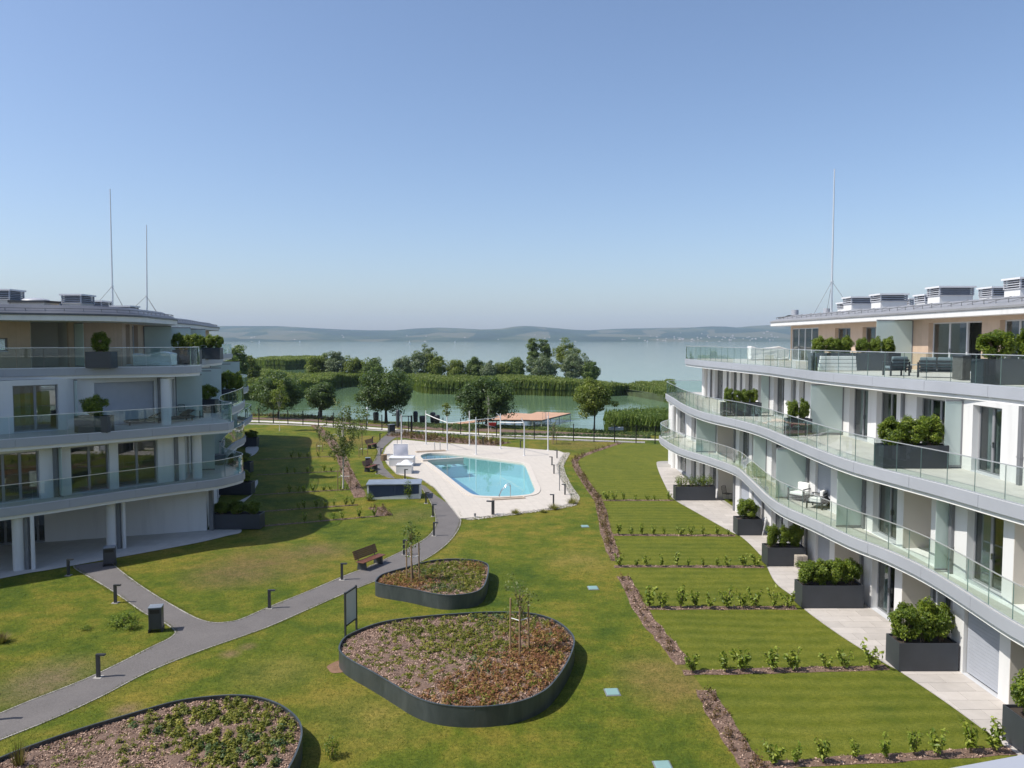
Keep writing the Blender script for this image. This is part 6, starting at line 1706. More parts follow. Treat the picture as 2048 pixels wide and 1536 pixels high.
fill('m4', 3, 1.0, "hedge laurel farther along the top left terrace", wscale=1.8, spread=1.1)
fill('m5', 1, 1.1, "shaded laurel at the side of the middle left terrace")
fill('m6', 3, 1.5, "hedge laurel overhanging the middle left terrace", wscale=1.9, spread=1.15)

# ---- small laurel plants in the garden rows
def unit_seedling(seed):
    rng = np.random.default_rng(seed); n = 130
    ns = rng.integers(4, 8); st = MB(); P = []; Nn = []
    for s in range(ns):
        a = rng.uniform(0, 2 * PI); lean = rng.uniform(0.08, 0.42); hh = rng.uniform(0.55, 1.0)
        tip = np.array([math.cos(a) * lean, math.sin(a) * lean, hh])
        st.tube([(0, 0, -0.03), tip * 0.5 * np.array([0.7, 0.7, 1]), tip], [0.012, 0.009, 0.004], 5, False)
        for k in range(n // ns):
            t = rng.uniform(0.22, 1.0) ; b = tip * t
            dd = ball(rng, 1)[0] * np.array([1, 1, 0.5]); P.append(b + dd * rng.uniform(0.03, 0.12)); Nn.append(dd * 0.6 + np.array([0, 0, 0.6]) + rng.normal(size=3) * 0.4)
    P = np.array(P); m_ = len(P)
    return leaf_mesh("foliage", P, np.array(Nn), rng.uniform(0.13, 0.24, m_), rng.uniform(0.15, 1.0, m_), 0.5, 0.12, rng), st.mesh("stem")
US = [unit_seedling(200 + i) for i in range(7)]
for f_, s_m in US: f_.materials.append(M['seedleaf']); s_m.materials.append(M['barktan'])
def seedling(x, y, z, h, lab, var, group, wide=1.0):
    o = empty("laurel_seedling", (x, y, z), rb.uniform(0, 6), lab, "shrub", group)
    for me, nm in zip(US[var], ("foliage", "stem")):
        a = link(nm, me, None, o, True); a.scale = (h * wide, h * wide, h)
rown = ["farthest", "second farthest", "third farthest", "third nearest", "second nearest", "nearest"]
for i, (a_, b_, n_) in enumerate(rows_r):
    p, q = G(*a_), G(*b_)
    for k in range(n_):
        t = (k + 0.45 + rb.uniform(-0.2, 0.2)) / n_; x, y = stretch(p, q, t)
        seedling(x, y + rb.uniform(-.06, .06), 0.015, rb.uniform(0.55, 0.98) * (1.0 if i > 2 else 0.78), "%s small laurel from the left in the %s hedge row of the right gardens" % (ORD[k], rown[i]), rb.randrange(7), "young hedge rows of the right gardens", rb.uniform(0.85, 1.15))
for i, (a_, b_, n_) in enumerate(rows_l):
    p, q = G(*a_), G(*b_)
    for k in range(n_):
        t = 0.3 + 0.7 * (k + 0.45 + rb.uniform(-0.25, 0.25)) / n_; x, y = stretch(p, q, t)
        seedling(x, y, 0.012, rb.uniform(0.45, 0.75), "%s small shrub from the left in the %s hedge row of the left gardens" % (ORD[k], ["farthest", "second farthest", "middle", "second nearest", "nearest"][i]), rb.randrange(7), "young hedge rows of the left gardens", 0.9)

# ---- trees
def crown_arrays(rng, cen, rad, n, clumps, cr, leaf, flat=0.45, top_bias=0.0, droop=0.0):
    c = ball(rng, clumps) * (rng.uniform(0.15, 1, clumps) ** 0.42)[:, None]
    lump = 1 + 0.17 * np.sin(3 * np.arctan2(c[:, 1], c[:, 0]) + rng.uniform(0, 6)) + rng.normal(0, 0.13, clumps)
    c = c * np.array(rad) * lump[:, None] * 0.88 + np.array(cen)
    csz = rng.uniform(0.65, 1.3, clumps) * cr
    pick = rng.integers(0, clumps, n)
    d = ball(rng, n); r = rng.uniform(0.35, 1.0, n) ** 0.6
    off = d * r[:, None] * csz[pick][:, None]; off[:, 2] *= 0.75
    pos = c[pick] + off
    if droop: pos[:, 2] -= droop * rng.uniform(0, 1, n) ** 2
    nr = d * 0.8 + np.array([0, 0, 0.45]) + rng.normal(size=(n, 3)) * flat
    tint = np.clip(rng.uniform(0.15, 0.7, clumps)[pick] * 0.6 + rng.uniform(0, 0.5, n), 0, 1)
    return pos, nr, rng.uniform(0.7, 1.3, n) * leaf, tint, c
def tree(name, lab, x, y, z, h, cw, ch, leafmat_, barkmat, seed, n=5000, clumps=60, cr=0.8, leaf=0.24, tr=0.16, lean=0.0, group=None, droop=0.0, limbs=12, cat="tree", aspect=0.6):
    rng = np.random.default_rng(seed)
    o = empty(name, (x, y, z), 0, lab, cat, group)
    cz = h - ch / 2
    pos, nr, sz, tint, c = crown_arrays(rng, (lean, 0, cz), (cw / 2, cw / 2, ch / 2), n, clumps, cr, leaf, droop=droop)
    link("crown", leaf_mesh("crown", pos, nr, sz, tint, aspect, 0.1, rng), leafmat_, o, True)
    t = MB()
    k1 = (lean * 0.3 + rng.uniform(-.1, .1), rng.uniform(-.1, .1), h * 0.35); k2 = (lean, 0, h * 0.72)
    t.tube([(0, 0, -0.15), (0.02, 0, 0.15), k1, k2], [tr * 1.5, tr * 1.05, tr * 0.8, tr * 0.25], 10)
    order = rng.permutation(len(c))[:limbs]
    for i in order:
        q = c[i]; s_t = rng.uniform(0.45, 0.9)
        b = np.array(k1) * (1 - (s_t - 0.45)) + np.array(k2) * (s_t - 0.45) if h > 2 else np.array(k1)
        b = np.array(k1) + (np.array(k2) - np.array(k1)) * rng.uniform(0.0, 0.7)
        m_ = (b + q) / 2 + np.array([0, 0, 0.12 * h * 0.3])
        t.tube([b, m_, q], [tr * 0.42, tr * 0.25, tr * 0.07], 6, False)
    t.build("trunk", barkmat, o, True)
    return o
def tree_px(name, lab, px, yb, ytop, wpx, leafm, bark, seed, zb=None, Y=None, crown_frac=0.78, **kw):
    if Y is None:
        x, y = G(px, yb, zb)
        z = float(terrain(x, y))
    else:
        y = Y; x = (px - CX) / FPX * Y; z = zb
    h = atY(px, ytop, y)[2] - z; w = wpx / FPX * y
    return tree(name, lab, x, y, z, h, w, h * crown_frac, leafm, bark, seed, **kw)
tree_px("shore_tree", "dark broad shore tree at left, in front of the reeds", 557, 841, 746, 100, 'oakleaf', 'barkdark', 301, -0.6, n=20000, clumps=130, cr=1.0, leaf=0.27, tr=0.2, crown_frac=0.84)
tree_px("shore_tree", "small round dark shore tree left of the birch", 643, 842, 766, 61, 'oakleaf', 'barkdark', 302, -0.5, n=13000, clumps=90, cr=0.75, leaf=0.25, tr=0.15, crown_frac=0.72)
tree_px("shore_tree", "largest dark shore tree, right of the birch", 772, 848, 739, 116, 'oakleaf', 'barkdark', 303, -0.5, n=24000, clumps=150, cr=1.05, leaf=0.28, tr=0.24, crown_frac=0.80)
tree_px("shore_tree", "dark shore tree behind the shade posts, left of the pier", 972, 858, 753, 104, 'oakleaf', 'barkdark', 304, -0.5, n=22000, clumps=140, cr=1.0, leaf=0.28, tr=0.2, crown_frac=0.86)
tree_px("shore_tree", "light green shore tree right of the pier", 1188, 866, 754, 80, 'limeleaf', 'barkdark', 305, -0.4, n=12000, clumps=100, cr=0.8, leaf=0.25, tr=0.14, crown_frac=0.74)
far = [(632, 711, 44, 'limeleaf', "light green bushy tree at the left end of the far tree line", 215, 0.9), (655, 706, 44, 'midleaf', "mid green bushy tree beside the silvery willow", 218, 0.9), (673, 703, 44, 'willowleaf', "silvery willow in the left part of the far tree line", 214, 0.9),
       (708, 713, 50, 'limeleaf', "low bright green tree right of the silvery willow", 212, 0.95), (735, 726, 30, 'midleaf', "lowest dark bush of the far tree line", 210, 0.95), (748, 717, 34, 'midleaf', "single small round tree above the largest shore tree", 214, 0.9),
       (806, 711, 46, 'willowleaf', "greyish tree on the left of the big willow group", 216, 0.92), (846, 694, 62, 'willowleaf', "big pale willow in the middle of the far tree line", 216, 0.94), (872, 706, 44, 'limeleaf', "yellowish green tree on the right of the big willow", 213, 0.94),
       (913, 719, 46, 'limeleaf', "bright green low tree right of the big willow group", 212, 0.95), (952, 717, 44, 'midleaf', "dark topped low tree in the far line above the shade posts", 214, 0.95), (978, 726, 30, 'willowleaf', "greyish low bush between two low far trees", 210, 0.95),
       (1003, 721, 46, 'limeleaf', "light low tree left of the dense dark round tree", 213, 0.95), (1032, 712, 38, 'midleaf', "dense dark round tree just left of the poplars", 212, 0.92),
       (1066, 670, 24, 'midleaf', "left one of the two tall slender poplars", 222, 0.93), (1089, 672, 28, 'midleaf', "right one of the two tall slender poplars", 223, 0.93), (1132, 676, 56, 'limeleaf', "tall light green tree right of the poplars", 220, 0.92),
       (1084, 708, 62, 'willowleaf', "grey willow bushes at the foot of the poplars", 212, 0.95), (1150, 702, 64, 'willowleaf', "grey green rounded tree at the right end of the far group", 214, 0.95), (1179, 722, 36, 'midleaf', "small dark bush closing the far tree line on the right", 212, 0.95),
       (475, 690, 40, 'midleaf', "dark tree just behind the upper left balconies", 170, 0.9), (462, 712, 56, 'midleaf', "dark bush filling the gap behind the left balconies", 160, 0.95), (499, 711, 38, 'limeleaf', "pale bushy tree between the left building and the reed island", 190, 0.93)]
for i, (px, yt, wp, lm, lab, Y, cf) in enumerate(far):
    slim = "poplar" in lab and "tall" in lab and "right of" not in lab
    tree_px("lakeside_tree", lab, px, 0, yt, wp, lm, 'barkdark', 400 + i, zb=-0.9, Y=Y, crown_frac=cf, n=8500 if not slim else 7000, clumps=105 if not slim else 95, cr=0.95 if not slim else 0.7, leaf=0.38, tr=0.2, limbs=8, group="trees behind the reed belt")
# young staked trees
def stakes(x, y, z, h, r, lab, n=3, tie=True, k0=0):
    o = empty("tree_stakes", (x, y, z), 0, lab, "stakes")
    P = [(math.cos(2 * PI * (i + k0) / n) * r, math.sin(2 * PI * (i + k0) / n) * r) for i in range(n)]
    for i, p in enumerate(P): MB().tube([(p[0], p[1], -0.1), (p[0] * 0.97, p[1] * 0.97, h * (0.95 + 0.06 * (i % 2)))], 0.032, 7).build("stake", 'stakewood', o, True)
    if tie:
        for i in range(n): MB().tube([(P[i][0], P[i][1], h * 0.62), (0, 0, h * 0.60)], 0.018, 5).build("tie", 'cushion', o, True)
def young(lab, px, yb, ytop, wpx, seed, zb=0.0, leafm='midleaf', bark='barktan', n=380, cf=0.55, leaf=0.14, tr=0.035, **kw):
    x, y = G(px, yb, zb); h = atY(px, ytop, y)[2] - zb; w = wpx / FPX * y
    return tree("young_tree", lab, x, y, zb, h, w, h * cf, leafm, bark, seed, n=n, clumps=kw.pop('clumps', 26), cr=kw.pop('cr', 0.22), leaf=leaf, tr=tr, limbs=kw.pop('limbs', 16), **kw), x, y
_, x, y = young("young staked tree growing in the smaller raised bed", 825, 1162, 1012, 46, 501, RIM - 0.1, cf=0.66, n=300, leaf=0.11)
stakes(x, y, RIM - 0.1, 1.75, 0.32, "three timber stakes round the young tree of the smaller bed", k0=0.25)
_, x, y = young("sparse young staked tree growing in the large raised bed", 1039, 1302, 1132, 62, 502, RIM - 0.1, cf=0.60, n=200, leaf=0.11, leafm='birchleaf')
stakes(x, y, RIM - 0.1, 1.75, 0.36, "three timber stakes round the sparse tree of the large bed", k0=0.25)
tb, x, y = young("young birch with a white trunk left of the pool path", 686, 977, 796, 74, 503, 0.0, 'birchleaf', 'birch', n=2600, cf=0.72, leaf=0.15, tr=0.07, clumps=60, cr=0.34, droop=0.5)
stakes(x, y, 0, 1.5, 0.55, "timber stakes round the foot of the young birch", n=3)
_, x, y = young("slim young tree right of the birch", 725, 912, 815, 34, 504, 0.0, 'midleaf', n=700, cf=0.6, cr=0.3, clumps=30)
stakes(x, y, 0, 1.1, 0.5, "timber stakes round the slim tree right of the birch")
_, x, y = young("thin young tree between hedge rows of the left gardens", 638, 903, 850, 18, 505, 0.0, 'birchleaf', n=160, cf=0.5)
stakes(x, y, 0, 0.9, 0.35, "timber stakes in the left gardens before the promenade")
young("slender young tree in front of the broad left shore tree", 559, 862, 760, 36, 506, 0.0, 'limeleaf', 'birch', n=1100, cf=0.6, cr=0.45, leaf=0.2, tr=0.05, clumps=34)
young("small bushy young tree behind the third shade post", 893, 872, 804, 17, 507, 0.0, 'limeleaf', 'birch', n=420, cf=0.42, cr=0.3, leaf=0.18, clumps=20)
_, x, y = young("slender straight young tree before the dark tree left of the pier", 977, 880, 757, 20, 508, 0.0, 'oakleaf', 'birch', n=420, cf=0.85, cr=0.25, leaf=0.16, clumps=34, tr=0.045)
stakes(x, y, 0, 1.0, 0.4, "timber stakes round the slender tree left of the pier")
_, x, y = young("thin bluish young tree beside the rightmost shade post", 1107, 888, 838, 28, 509, 0.0, 'willowleaf', n=240, cf=0.75, leaf=0.16, clumps=22)
stakes(x, y, 0, 0.95, 0.3, "timber stakes round the bluish tree at the deck corner")

# ---- shrubs standing alone
for px, yb, w, d, h, var, lab in ((816, 997, 0.95, 0.8, 1.35, 4, "feathery shrub in front of the louvred housing"), (738, 1001, 0.9, 0.8, 0.6, 4, "low shrub at the left corner of the louvred housing"), (246, 1246, 1.5, 1.0, 0.42, 4, "low spreading shrub on the lawn beside the litter bin"),
                                  (263, 1258, 0.7, 0.6, 0.36, 5, "smaller creeping shrub just below the spreading one"), (664, 1516, 0.5, 0.5, 0.6, 5, "small yellowish shrub on the lawn at the bottom edge"), (172, 1258, 0.6, 0.5, 0.16, 4, "flat weed clump in the left lawn")):
    x, y = G(px, yb); bush(x, y, -0.02, w, d, h, lab, var, rb.uniform(0, 6), "garden_shrub", "shrub")
def tuft(x, y, z, r, h, n, seed, lab, mat='drygrass', name="grass_tuft", cat="grass tuft"):
    rng = np.random.default_rng(seed); a = rng.uniform(0, 2 * PI, n); rr_ = rng.uniform(0, 1, n) ** 0.5
    base = np.stack([np.cos(a) * rr_ * r * 0.3, np.sin(a) * rr_ * r * 0.3, np.zeros(n)], 1)
    tip = np.stack([np.cos(a) * rr_ * r, np.sin(a) * rr_ * r, h * rng.uniform(0.6, 1, n) * (1 - 0.35 * rr_)], 1)
    w_ = np.stack([-np.sin(a), np.cos(a), np.zeros(n)], 1) * 0.012
    o = empty(name, (x, y, z), 0, lab, cat)
    link("blades", tri_mesh("blades", base - w_, base + w_, tip, rng.uniform(0, 1, n)), mat, o, True)
    MB().tube([(0, 0, -0.05), (0, 0, 0.05)], [r * 0.25, r * 0.18], 8).build("crown_base", 'soil', o, True)
for i, (px, yb, r, h, lab) in enumerate(((1107, 1019, 0.55, 0.55, "ornamental grass tuft by the bollard on the near deck edge"), (1144, 1008, 0.6, 0.6, "ornamental grass tuft at the right deck corner"), (1031, 1028, 0.5, 0.45, "ornamental grass tuft in the middle of the near deck edge"), (1087, 1025, 0.35, 0.3, "small brown grass tuft between two others on the deck edge"))):
    x, y = G(px, yb); tuft(x, y, 0.0, r, h, 220, 600 + i, lab)
x, y = G(2, 1285); tuft(x, y, 0.0, 0.5, 0.5, 200, 610, "reddish dry shrub at the left picture edge", 'barberry', "dry_shrub", "shrub")
x, y = G(38, 1522, RIM); tuft(x, y, RIM - 0.12, 0.35, 0.9, 60, 611, "bare twiggy shrub in the raised bed at the bottom left", 'barberry', "twiggy_shrub", "shrub")

# ---- low planting in beds: one mass per bed
def patch(poly, n, z, h, leaf, seed, per=14, spread=0.11, keep=None):
    rng = np.random.default_rng(seed); P = np.array(poly); lo_, hi_ = P.min(0), P.max(0)
    q = rng.uniform(lo_, hi_, (n * 5, 2)); q = q[inside(poly, q[:, 0], q[:, 1])]
    if keep is not None: q = q[keep(q, rng)]
    q = q[:n]; m_ = len(q)
    c = np.repeat(q, per, 0); k = len(c)
    d = ball(rng, k); pos = np.concatenate([c, np.full((k, 1), z)], 1) + np.abs(d) * np.array([0, 0, h]) * rng.uniform(0.3, 1, (k, 1)) + d * np.array([spread, spread, 0]) * rng.uniform(0.3, 1, (k, 1))
    nr = d * 0.6 + np.array([0, 0, 0.8]) + rng.normal(size=(k, 3)) * 0.3
    return leaf_mesh("ground_cover", pos, nr, rng.uniform(0.7, 1.3, k) * leaf, np.repeat(rng.uniform(0, 0.6, m_), per) + rng.uniform(0, 0.4, k), 0.7, 0.1, rng)
def blobs(centres, thr=1.0):
    def f(q, rng):
        s = np.zeros(len(q))
        for (cx, cy), r in centres: s += np.exp(-((q[:, 0] - cx) ** 2 + (q[:, 1] - cy) ** 2) / (r * r))
        return rng.uniform(0, 1, len(q)) < np.clip(s * thr, 0, 1)
    return f
zt_ = RIM - 0.12
bo = {o["label"]: o for o in bpy.data.objects if o.name.startswith("raised_bed")}
def cover(k, n, mat, centres, seed, leaf=0.06, thr=1.0, h=0.17, per=20):
    o = setp(link("ground_cover", patch(offset_closed(BEDS[k], 0.14), n, zt_, h, leaf * 1.2, seed, per, 0.14, blobs(centres, thr)), mat, bo[bed_labels[k]]), kind="stuff")
gr_ = lambda px, py, r: (G(px, py, RIM), r)
cover('b', 560, 'sedum', [gr_(930, 1255, 1.6), gr_(1000, 1245, 1.5), gr_(960, 1280, 1.2), gr_(1050, 1240, 0.8), gr_(820, 1255, 0.7)], 700)
cover('b', 230, 'sedum', [gr_(760, 1300, 1.6), gr_(820, 1320, 1.4), gr_(880, 1340, 1.2)], 701, 0.06, 0.6, 0.08)
cover('b', 750, 'sedumred', [gr_(1090, 1290, 1.2), gr_(1060, 1330, 1.2), gr_(1000, 1370, 1.1), gr_(930, 1390, 1.0), gr_(1100, 1260, 0.8)], 702, 0.06, 0.9)
cover('b', 200, 'sedumdark', [gr_(965, 1325, 0.55), gr_(990, 1232, 0.8), gr_(1120, 1265, 0.4)], 703)
cover('b', 130, 'sedum', [gr_(960, 1395, 0.8), gr_(1080, 1350, 0.6), gr_(1110, 1300, 0.5)], 704)
cover('a', 520, 'sedum', [gr_(930, 1135, 1.6), gr_(880, 1135, 1.2), gr_(940, 1165, 1.0), gr_(800, 1155, 0.7)], 705, 0.06, 0.9)
cover('a', 400, 'sedumred', [gr_(820, 1160, 0.9), gr_(780, 1158, 0.8), gr_(950, 1130, 0.5)], 706)
cover('a', 220, 'sedumdark', [gr_(895, 1172, 0.7), gr_(850, 1140, 0.7)], 707, 0.05, 0.7)
cover('c', 230, 'sedum', [gr_(480, 1420, 1.0), gr_(420, 1450, 1.0), gr_(520, 1460, 1.0), gr_(350, 1420, 0.9), gr_(440, 1510, 1.0), gr_(560, 1440, 0.7)], 708, 0.06, 0.9, 0.2, 55)
cover('c', 90, 'sedumdark', [gr_(540, 1490, 0.8), gr_(470, 1480, 0.7), gr_(300, 1450, 0.6)], 709, 0.06, 0.7, 0.2, 55)
cover('c', 130, 'sedum', [gr_(200, 1480, 1.6), gr_(300, 1500, 1.4)], 710, 0.05, 0.4, 0.08)
def strip_poly(line, w): return offset_open(line, w / 2) + list(reversed(offset_open(line, -w / 2)))
def bedplants(line, w, n, mat, seed, h=0.35, leaf=0.08, name="low_shrubs", lab="", thr=None):
    setp(link(name, patch(strip_poly(line, w), n, 0.01, h, leaf, seed, 26, 0.14), mat), label=lab, cat="low shrubs", kind="stuff")
bedplants(bed_line[0:17], 0.6, 110, 'barberry', 720, 0.4, 0.09, lab="low brownish shrubs of the bed bending round the farthest right garden")
bedplants(bed_line[16:38], 0.55, 120, 'barberry', 721, 0.42, lab="low red and green shrubs of the bed beside the far right gardens")
bedplants(bed_line[40:57], 0.5, 22, 'barberry', 722, 0.3, 0.07, lab="scattered low shrubs of the bed beside the middle right gardens")
bedplants(bed_line[60:76], 0.55, 26, 'barberry', 723, 0.3, 0.07, lab="scattered low shrubs of the bed beside the nearest right gardens")
bedplants(lbed, 0.8, 130, 'barberry', 724, 0.4, 0.08, lab="low brownish shrubs of the diagonal bed left of the birch")
bedplants(smooth(GL([(752, 1015), (762, 1024), (770, 1032)]), 4), 0.9, 18, 'barberry', 725, 0.4, lab="low reddish shrubs below the louvred housing")
bedplants(smooth(GL([(792, 869), (830, 873), (880, 879), (940, 883), (1003, 889)]), 5), 3.0, 230, 'barberry', 726, 0.55, 0.12, lab="brownish shrubs of the bed behind the pool deck")
bedplants(smooth(GL([(830, 868), (900, 873), (1000, 881)]), 5), 1.0, 50, 'sedumdark', 727, 0.5, 0.12, lab="dark green shrubs at the back of the pool bed")
def shoreplants(pts, w, n, mat, seed, lab, h=0.6):
    me = patch(strip_poly(smooth(GL(pts, -0.5), 5), w), n, 0.0, h, 0.16, seed, 22, 0.25)
    co = np.empty(len(me.vertices) * 3); me.vertices.foreach_get("co", co); co = co.reshape(-1, 3)
    co[:, 2] += terrain(co[:, 0], co[:, 1]); me.vertices.foreach_set("co", co.ravel())
    setp(link("shore_plants", me, mat), label=lab, cat="shore plants", kind="stuff")
shoreplants([(500, 834), (600, 836), (700, 844)], 3.0, 130, 'barberry', 730, "brown shrubs on the shore behind the left fence")
shoreplants([(500, 833), (600, 833.5), (680, 839), (760, 847)], 2.0, 260, 'midleaf', 731, "green plants along the left waterline", 0.35)
shoreplants([(780, 855), (880, 860), (960, 866)], 4.0, 200, 'sedumdark', 732, "dark low shrubs behind the fence at the gate", 0.45)
shoreplants([(900, 854), (1000, 858), (1100, 862), (1200, 868), (1320, 873)], 4.0, 900, 'midleaf', 733, "green shore grass between the pier and the right reeds", 0.3)
shoreplants([(1000, 878), (1150, 879.5), (1300, 883)], 1.2, 300, 'sedumdark', 734, "dark low plants between promenade and fence on the right", 0.35)

# ---- reeds
def reeds(name, poly, n, hmin, hmax, wd, mat, seed, lab, edge=None, n_edge=0, base_h=1.4, zb=WATER_Z, hmul=None):
    rng = np.random.default_rng(seed); P = np.array(poly); lo_, hi_ = P.min(0), P.max(0)
    q = rng.uniform(lo_, hi_, (n * 4, 2)); q = q[inside(poly, q[:, 0], q[:, 1])][:n]
    if edge is not None:
        S = arclen(edge); e = np.array([sample(edge, S, s) for s in rng.uniform(0, S[-1], n_edge)]); e[:, 1] += np.abs(rng.normal(0, 1.0, n_edge)); q = np.concatenate([q, e])
    m_ = len(q)
    lump = 0.5 + 0.25 * np.sin(q[:, 0] * 0.23 + 1.3 * np.sin(q[:, 1] * 0.11)) + 0.25 * np.sin(q[:, 0] * 0.61 + q[:, 1] * 0.37)
    h = hmin + (hmax - hmin) * (0.55 * lump + 0.45 * rng.uniform(0, 1, m_))
    if hmul is not None: h = h * hmul(q[:, 0])
    a = rng.uniform(0, 2 * PI, m_); w_ = rng.uniform(0.6, 1.3, m_) * wd
    base = np.concatenate([q, np.full((m_, 1), zb - 0.3)], 1)
    u = np.stack([np.cos(a), np.sin(a), np.zeros(m_)], 1) * w_[:, None] * 0.5
    mid = base + np.stack([rng.normal(0, .1, m_), rng.normal(0, .1, m_), h * 0.55], 1)
    tip = base + np.stack([rng.normal(0.15, .25, m_), rng.normal(0, .25, m_), h + 0.3], 1)
    t = np.clip(rng.uniform(0, 0.55, m_) + 0.4 * lump, 0, 1)
    A = np.concatenate([base - u * 0.6, mid - u]); Bq = np.concatenate([base + u * 0.6, mid + u]); C = np.concatenate([mid + u * 0.2, tip])
    o = setp(link(name, tri_mesh(name, A, Bq, C, np.concatenate([t, t])), mat), label=lab, cat="reeds", kind="stuff")
    # leaf sprays at the top of the stand
    m2 = m_ // 2; sel = rng.integers(0, m_, m2)
    lp_ = tip[sel] + rng.normal(0, 0.25, (m2, 3)) * np.array([1, 1, 0.5]) - np.array([0, 0, 0.35])
    lf_ = link("leaf_sprays", leaf_mesh("leaf_sprays", lp_, rng.normal(0, 0.6, (m2, 3)) + np.array([-0.3, -0.2, 0.9]), rng.uniform(0.5, 1.2, m2) * wd * 1.6, rng.uniform(0.2, 1, m2), 0.4, 0.1, rng), mat, o); setp(lf_, kind="stuff")
    c = MB().prism([(p[0], p[1] + 0.8) for p in offset_closed(ccw(poly), 0.9)], zb - 1.0, zb + base_h).build("stem_mass", 'reedbase', o); setp(c, kind="stuff")
    return o
near_l = smooth(GL([(400, 802), (470, 801), (530, 800), (585, 797), (620, 791), (645, 783), (668, 776), (700, 773.5), (760, 773), (815, 776), (838, 785), (870, 788), (960, 789), (1050, 790.5), (1140, 793), (1200, 793), (1265, 789), (1320, 781), (1345, 776)], WATER_Z), 4)
far_l = GL([(1345, 771), (1300, 763), (1250, 757), (1150, 750), (1000, 748), (850, 747), (700, 745), (600, 742), (520, 737), (400, 730)], 2.4)
reeds("reed_belt", near_l + far_l, 60000, 2.5, 4.1, 0.42, 'reed', 801, "wide belt of tall green reeds across the bay", near_l, 9000, 1.3, hmul=lambda x: np.interp(x, [8, 36], [1.0, 0.68]))
isl = GL([(508, 737), (530, 739.5), (570, 740), (610, 738), (618, 735)], WATER_Z)
isl = isl + [(isl[-1][0] - 2, isl[-1][1] + 38), (isl[0][0] - 8, isl[0][1] + 45)]
reeds("reed_island", isl, 9000, 3.6, 5.2, 0.6, 'reed', 802, "dark green reed island in the lake behind the reed belt", isl[:5], 1500, 2.2)
rpt = GL([(1207, 853), (1213, 861), (1235, 864.5), (1270, 866), (1310, 867.5), (1345, 869)], -0.9) + [(32, 97), (36, 112), (28, 114.5), (21, 112.5), (16.5, 110), (13.2, 107.5)]
reeds("reed_patch", rpt, 5000, 1.9, 2.9, 0.25, 'bushreed', 803, "leafy bright green reed patch on the right shore", None, 0, 0.9, -1.0)
rng = np.random.default_rng(44); q = rng.uniform(np.min(rpt, 0), np.max(rpt, 0), (60000, 2)); q = q[inside(rpt, q[:, 0], q[:, 1])][:15000]
lump = 0.5 + 0.3 * np.sin(q[:, 0] * 1.1 + q[:, 1] * 0.5) + 0.2 * np.sin(q[:, 0] * 0.5 - q[:, 1] * 0.9)
pos = np.concatenate([q, (-1.0 + (1.0 + 1.6 * lump) * rng.uniform(0.3, 1.15, len(q)) ** 0.6)[:, None]], 1)
lv = link("reed_leaves", leaf_mesh("reed_leaves", pos, rng.normal(size=pos.shape) + np.array([0, 0, 0.5]), rng.uniform(0.2, 0.42, len(q)), rng.uniform(0, 1, len(q)), 0.35, 0.1, rng), 'bushreed', bpy.data.objects["reed_patch"]); setp(lv, kind="stuff")

# ---- grass blades on the near lawns
def grass(name, poly, holes, n, h, w, mat, seed, lab, ymax):
    rng = np.random.default_rng(seed); P = np.array(poly); lo_, hi_ = P.min(0), P.max(0)
    q = rng.uniform(lo_, hi_, (n * 3, 2))
    # more blades near the camera
    q = q[rng.uniform(0, 1, len(q)) < np.clip((24.0 / np.maximum(q[:, 1], 1)) ** 1.6, 0.06, 1)]
    q = q[inside(poly, q[:, 0], q[:, 1])]
    q = q[np.abs(q[:, 0]) < q[:, 1] * 0.70 + 1.0]
    for hpoly in holes: q = q[~inside(hpoly, q[:, 0], q[:, 1])]
    q = q[:n]; m_ = len(q)
    a = rng.uniform(0, 2 * PI, m_); hh = rng.uniform(0.5, 1.25, m_) * h
    lean = rng.normal(0, 0.5, (m_, 2)) * hh[:, None]
    base = np.concatenate([q, np.zeros((m_, 1))], 1); u = np.stack([np.cos(a), np.sin(a), np.zeros(m_)], 1) * w * rng.uniform(0.6, 1.3, (m_, 1))
    tip = base + np.concatenate([lean, hh[:, None]], 1)
    drift = 0.5 + 0.25 * np.sin(q[:, 0] * 0.55 + 1.7 * np.sin(q[:, 1] * 0.31)) + 0.25 * np.sin(q[:, 1] * 0.8 + q[:, 0] * 0.27)
    setp(link(name, tri_mesh(name, base - u, base + u, tip, rng.uniform(0, 0.6, m_) + 0.4 * drift), mat), label=lab, cat="grass", kind="stuff")
lawn_poly = [(-40, 15), (bed_line[-1][0] - 0.3, 15)] + [(p[0] - 0.35, p[1]) for p in reversed(bed_line[2:])] + [(0, 85), (-24, 85), (-15, 47), (-17, 43), (-24.5, 35), (-40, 20)]
holes = [path_poly, deck_poly] + list(BEDS.values()) + [strip_poly(lbed, 0.9)]
grass("lawn_blades", lawn_poly, holes, 380000, 0.032, 0.008, 'grassblade', 900, "short uneven grass of the open lawn", 85)
gpoly_r = bed_line[3:] + [(13.2, 16)] + list(reversed([p for p in rp_edge[12:] if 17.0 < p[1]]))
rholes = [strip_poly([stretch(G(*a_), G(*b_), t) for t in (0, 0.5, 1)], 0.45) for a_, b_, _ in rows_r] + [strip_poly(bed_line, 0.6)]
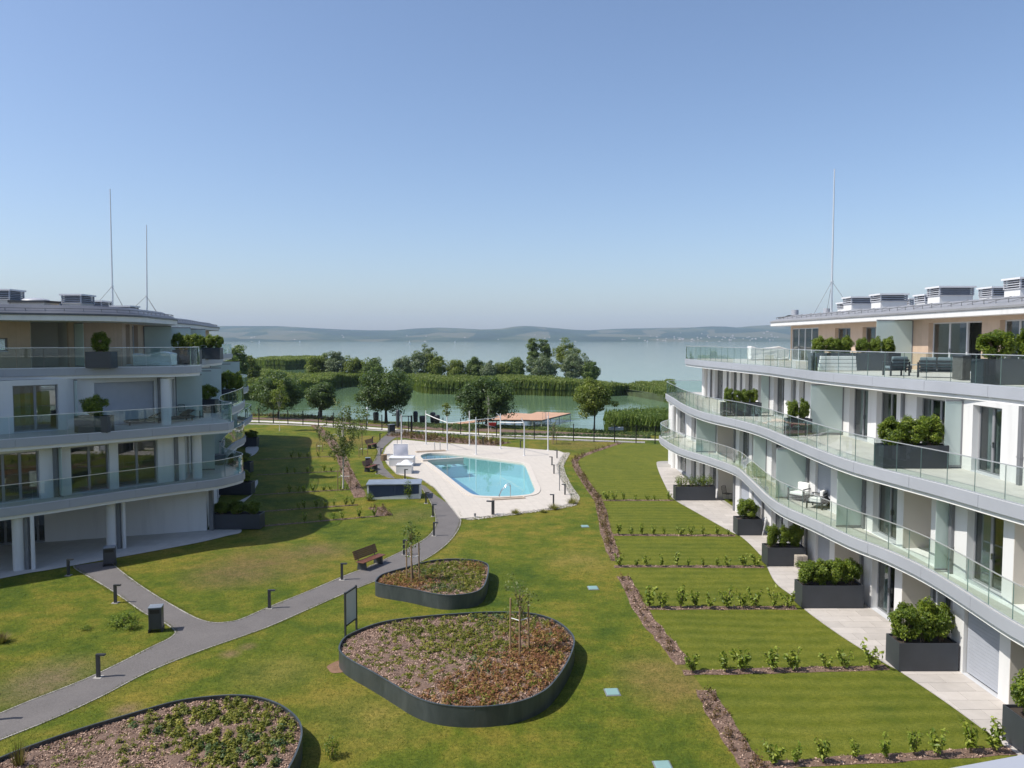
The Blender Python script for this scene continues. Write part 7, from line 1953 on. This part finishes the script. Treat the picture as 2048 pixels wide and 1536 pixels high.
grass("garden_blades", gpoly_r, rholes, 120000, 0.024, 0.007, 'grassneat', 901, "short mown grass of the right gardens", 60)

def edge_grass(lines, n, seed):
    rng = np.random.default_rng(seed); A_, B_, C_ = [], [], []
    for line, side in lines:
        S = arclen(line); k = int(n * S[-1] / 100)
        s = rng.uniform(0, S[-1], k); p = np.array([sample(line, S, v) for v in s]); q = np.array([sample(line, S, min(v + 0.05, S[-1])) for v in s]); t = q - p
        t /= np.maximum(np.linalg.norm(t, axis=1, keepdims=True), 1e-6); nr = np.stack([-t[:, 1], t[:, 0]], 1) * side
        kn = np.cumsum(rng.uniform(0.25, 1.6, 300)); clump = np.interp(s, kn, rng.uniform(0, 1, 300) ** 1.6)
        b = p + nr * (rng.normal(0.10, 0.06, k) - 0.13 * clump)[:, None]
        h = rng.uniform(0.02, 0.055, k); a = rng.uniform(0, 2 * PI, k)
        base = np.concatenate([b, np.full((k, 1), 0.01)], 1); u = np.stack([np.cos(a), np.sin(a), np.zeros(k)], 1) * 0.008
        tip = base + np.concatenate([rng.normal(0, 0.03, (k, 2)), h[:, None]], 1)
        A_.append(base - u); B_.append(base + u); C_.append(tip)
    A_, B_, C_ = map(np.concatenate, (A_, B_, C_))
    setp(link("edge_grass", tri_mesh("edge_grass", A_, B_, C_, rng.uniform(0, 1, len(A_))), 'grassblade'), label="ragged grass growing over the path edges", cat="grass", kind="stuff")
edge_grass([(left_edge, 1), (mid_edge, 1), (low_edge, -1)], 13000, 950)

# ------------------------------------------------------------------ summer haze over the lake
hz = MB().box(-12500, -300, -6, 12500, 10800, 330).build("haze", None)
m, N, L, B = nmat('summer_haze'); N.remove(B)
pv = N.new("ShaderNodeVolumePrincipled")
pv.inputs["Color"].default_value = (0.60, 0.765, 1.0, 1)
pv.inputs["Density"].default_value = 0.000075
pv.inputs["Anisotropy"].default_value = 0.0
L.new(pv.outputs[0], N["Material Output"].inputs["Volume"])
hz.data.materials.append(m)
setp(hz, label="pale blue summer haze over the lake", cat="haze", kind="stuff")
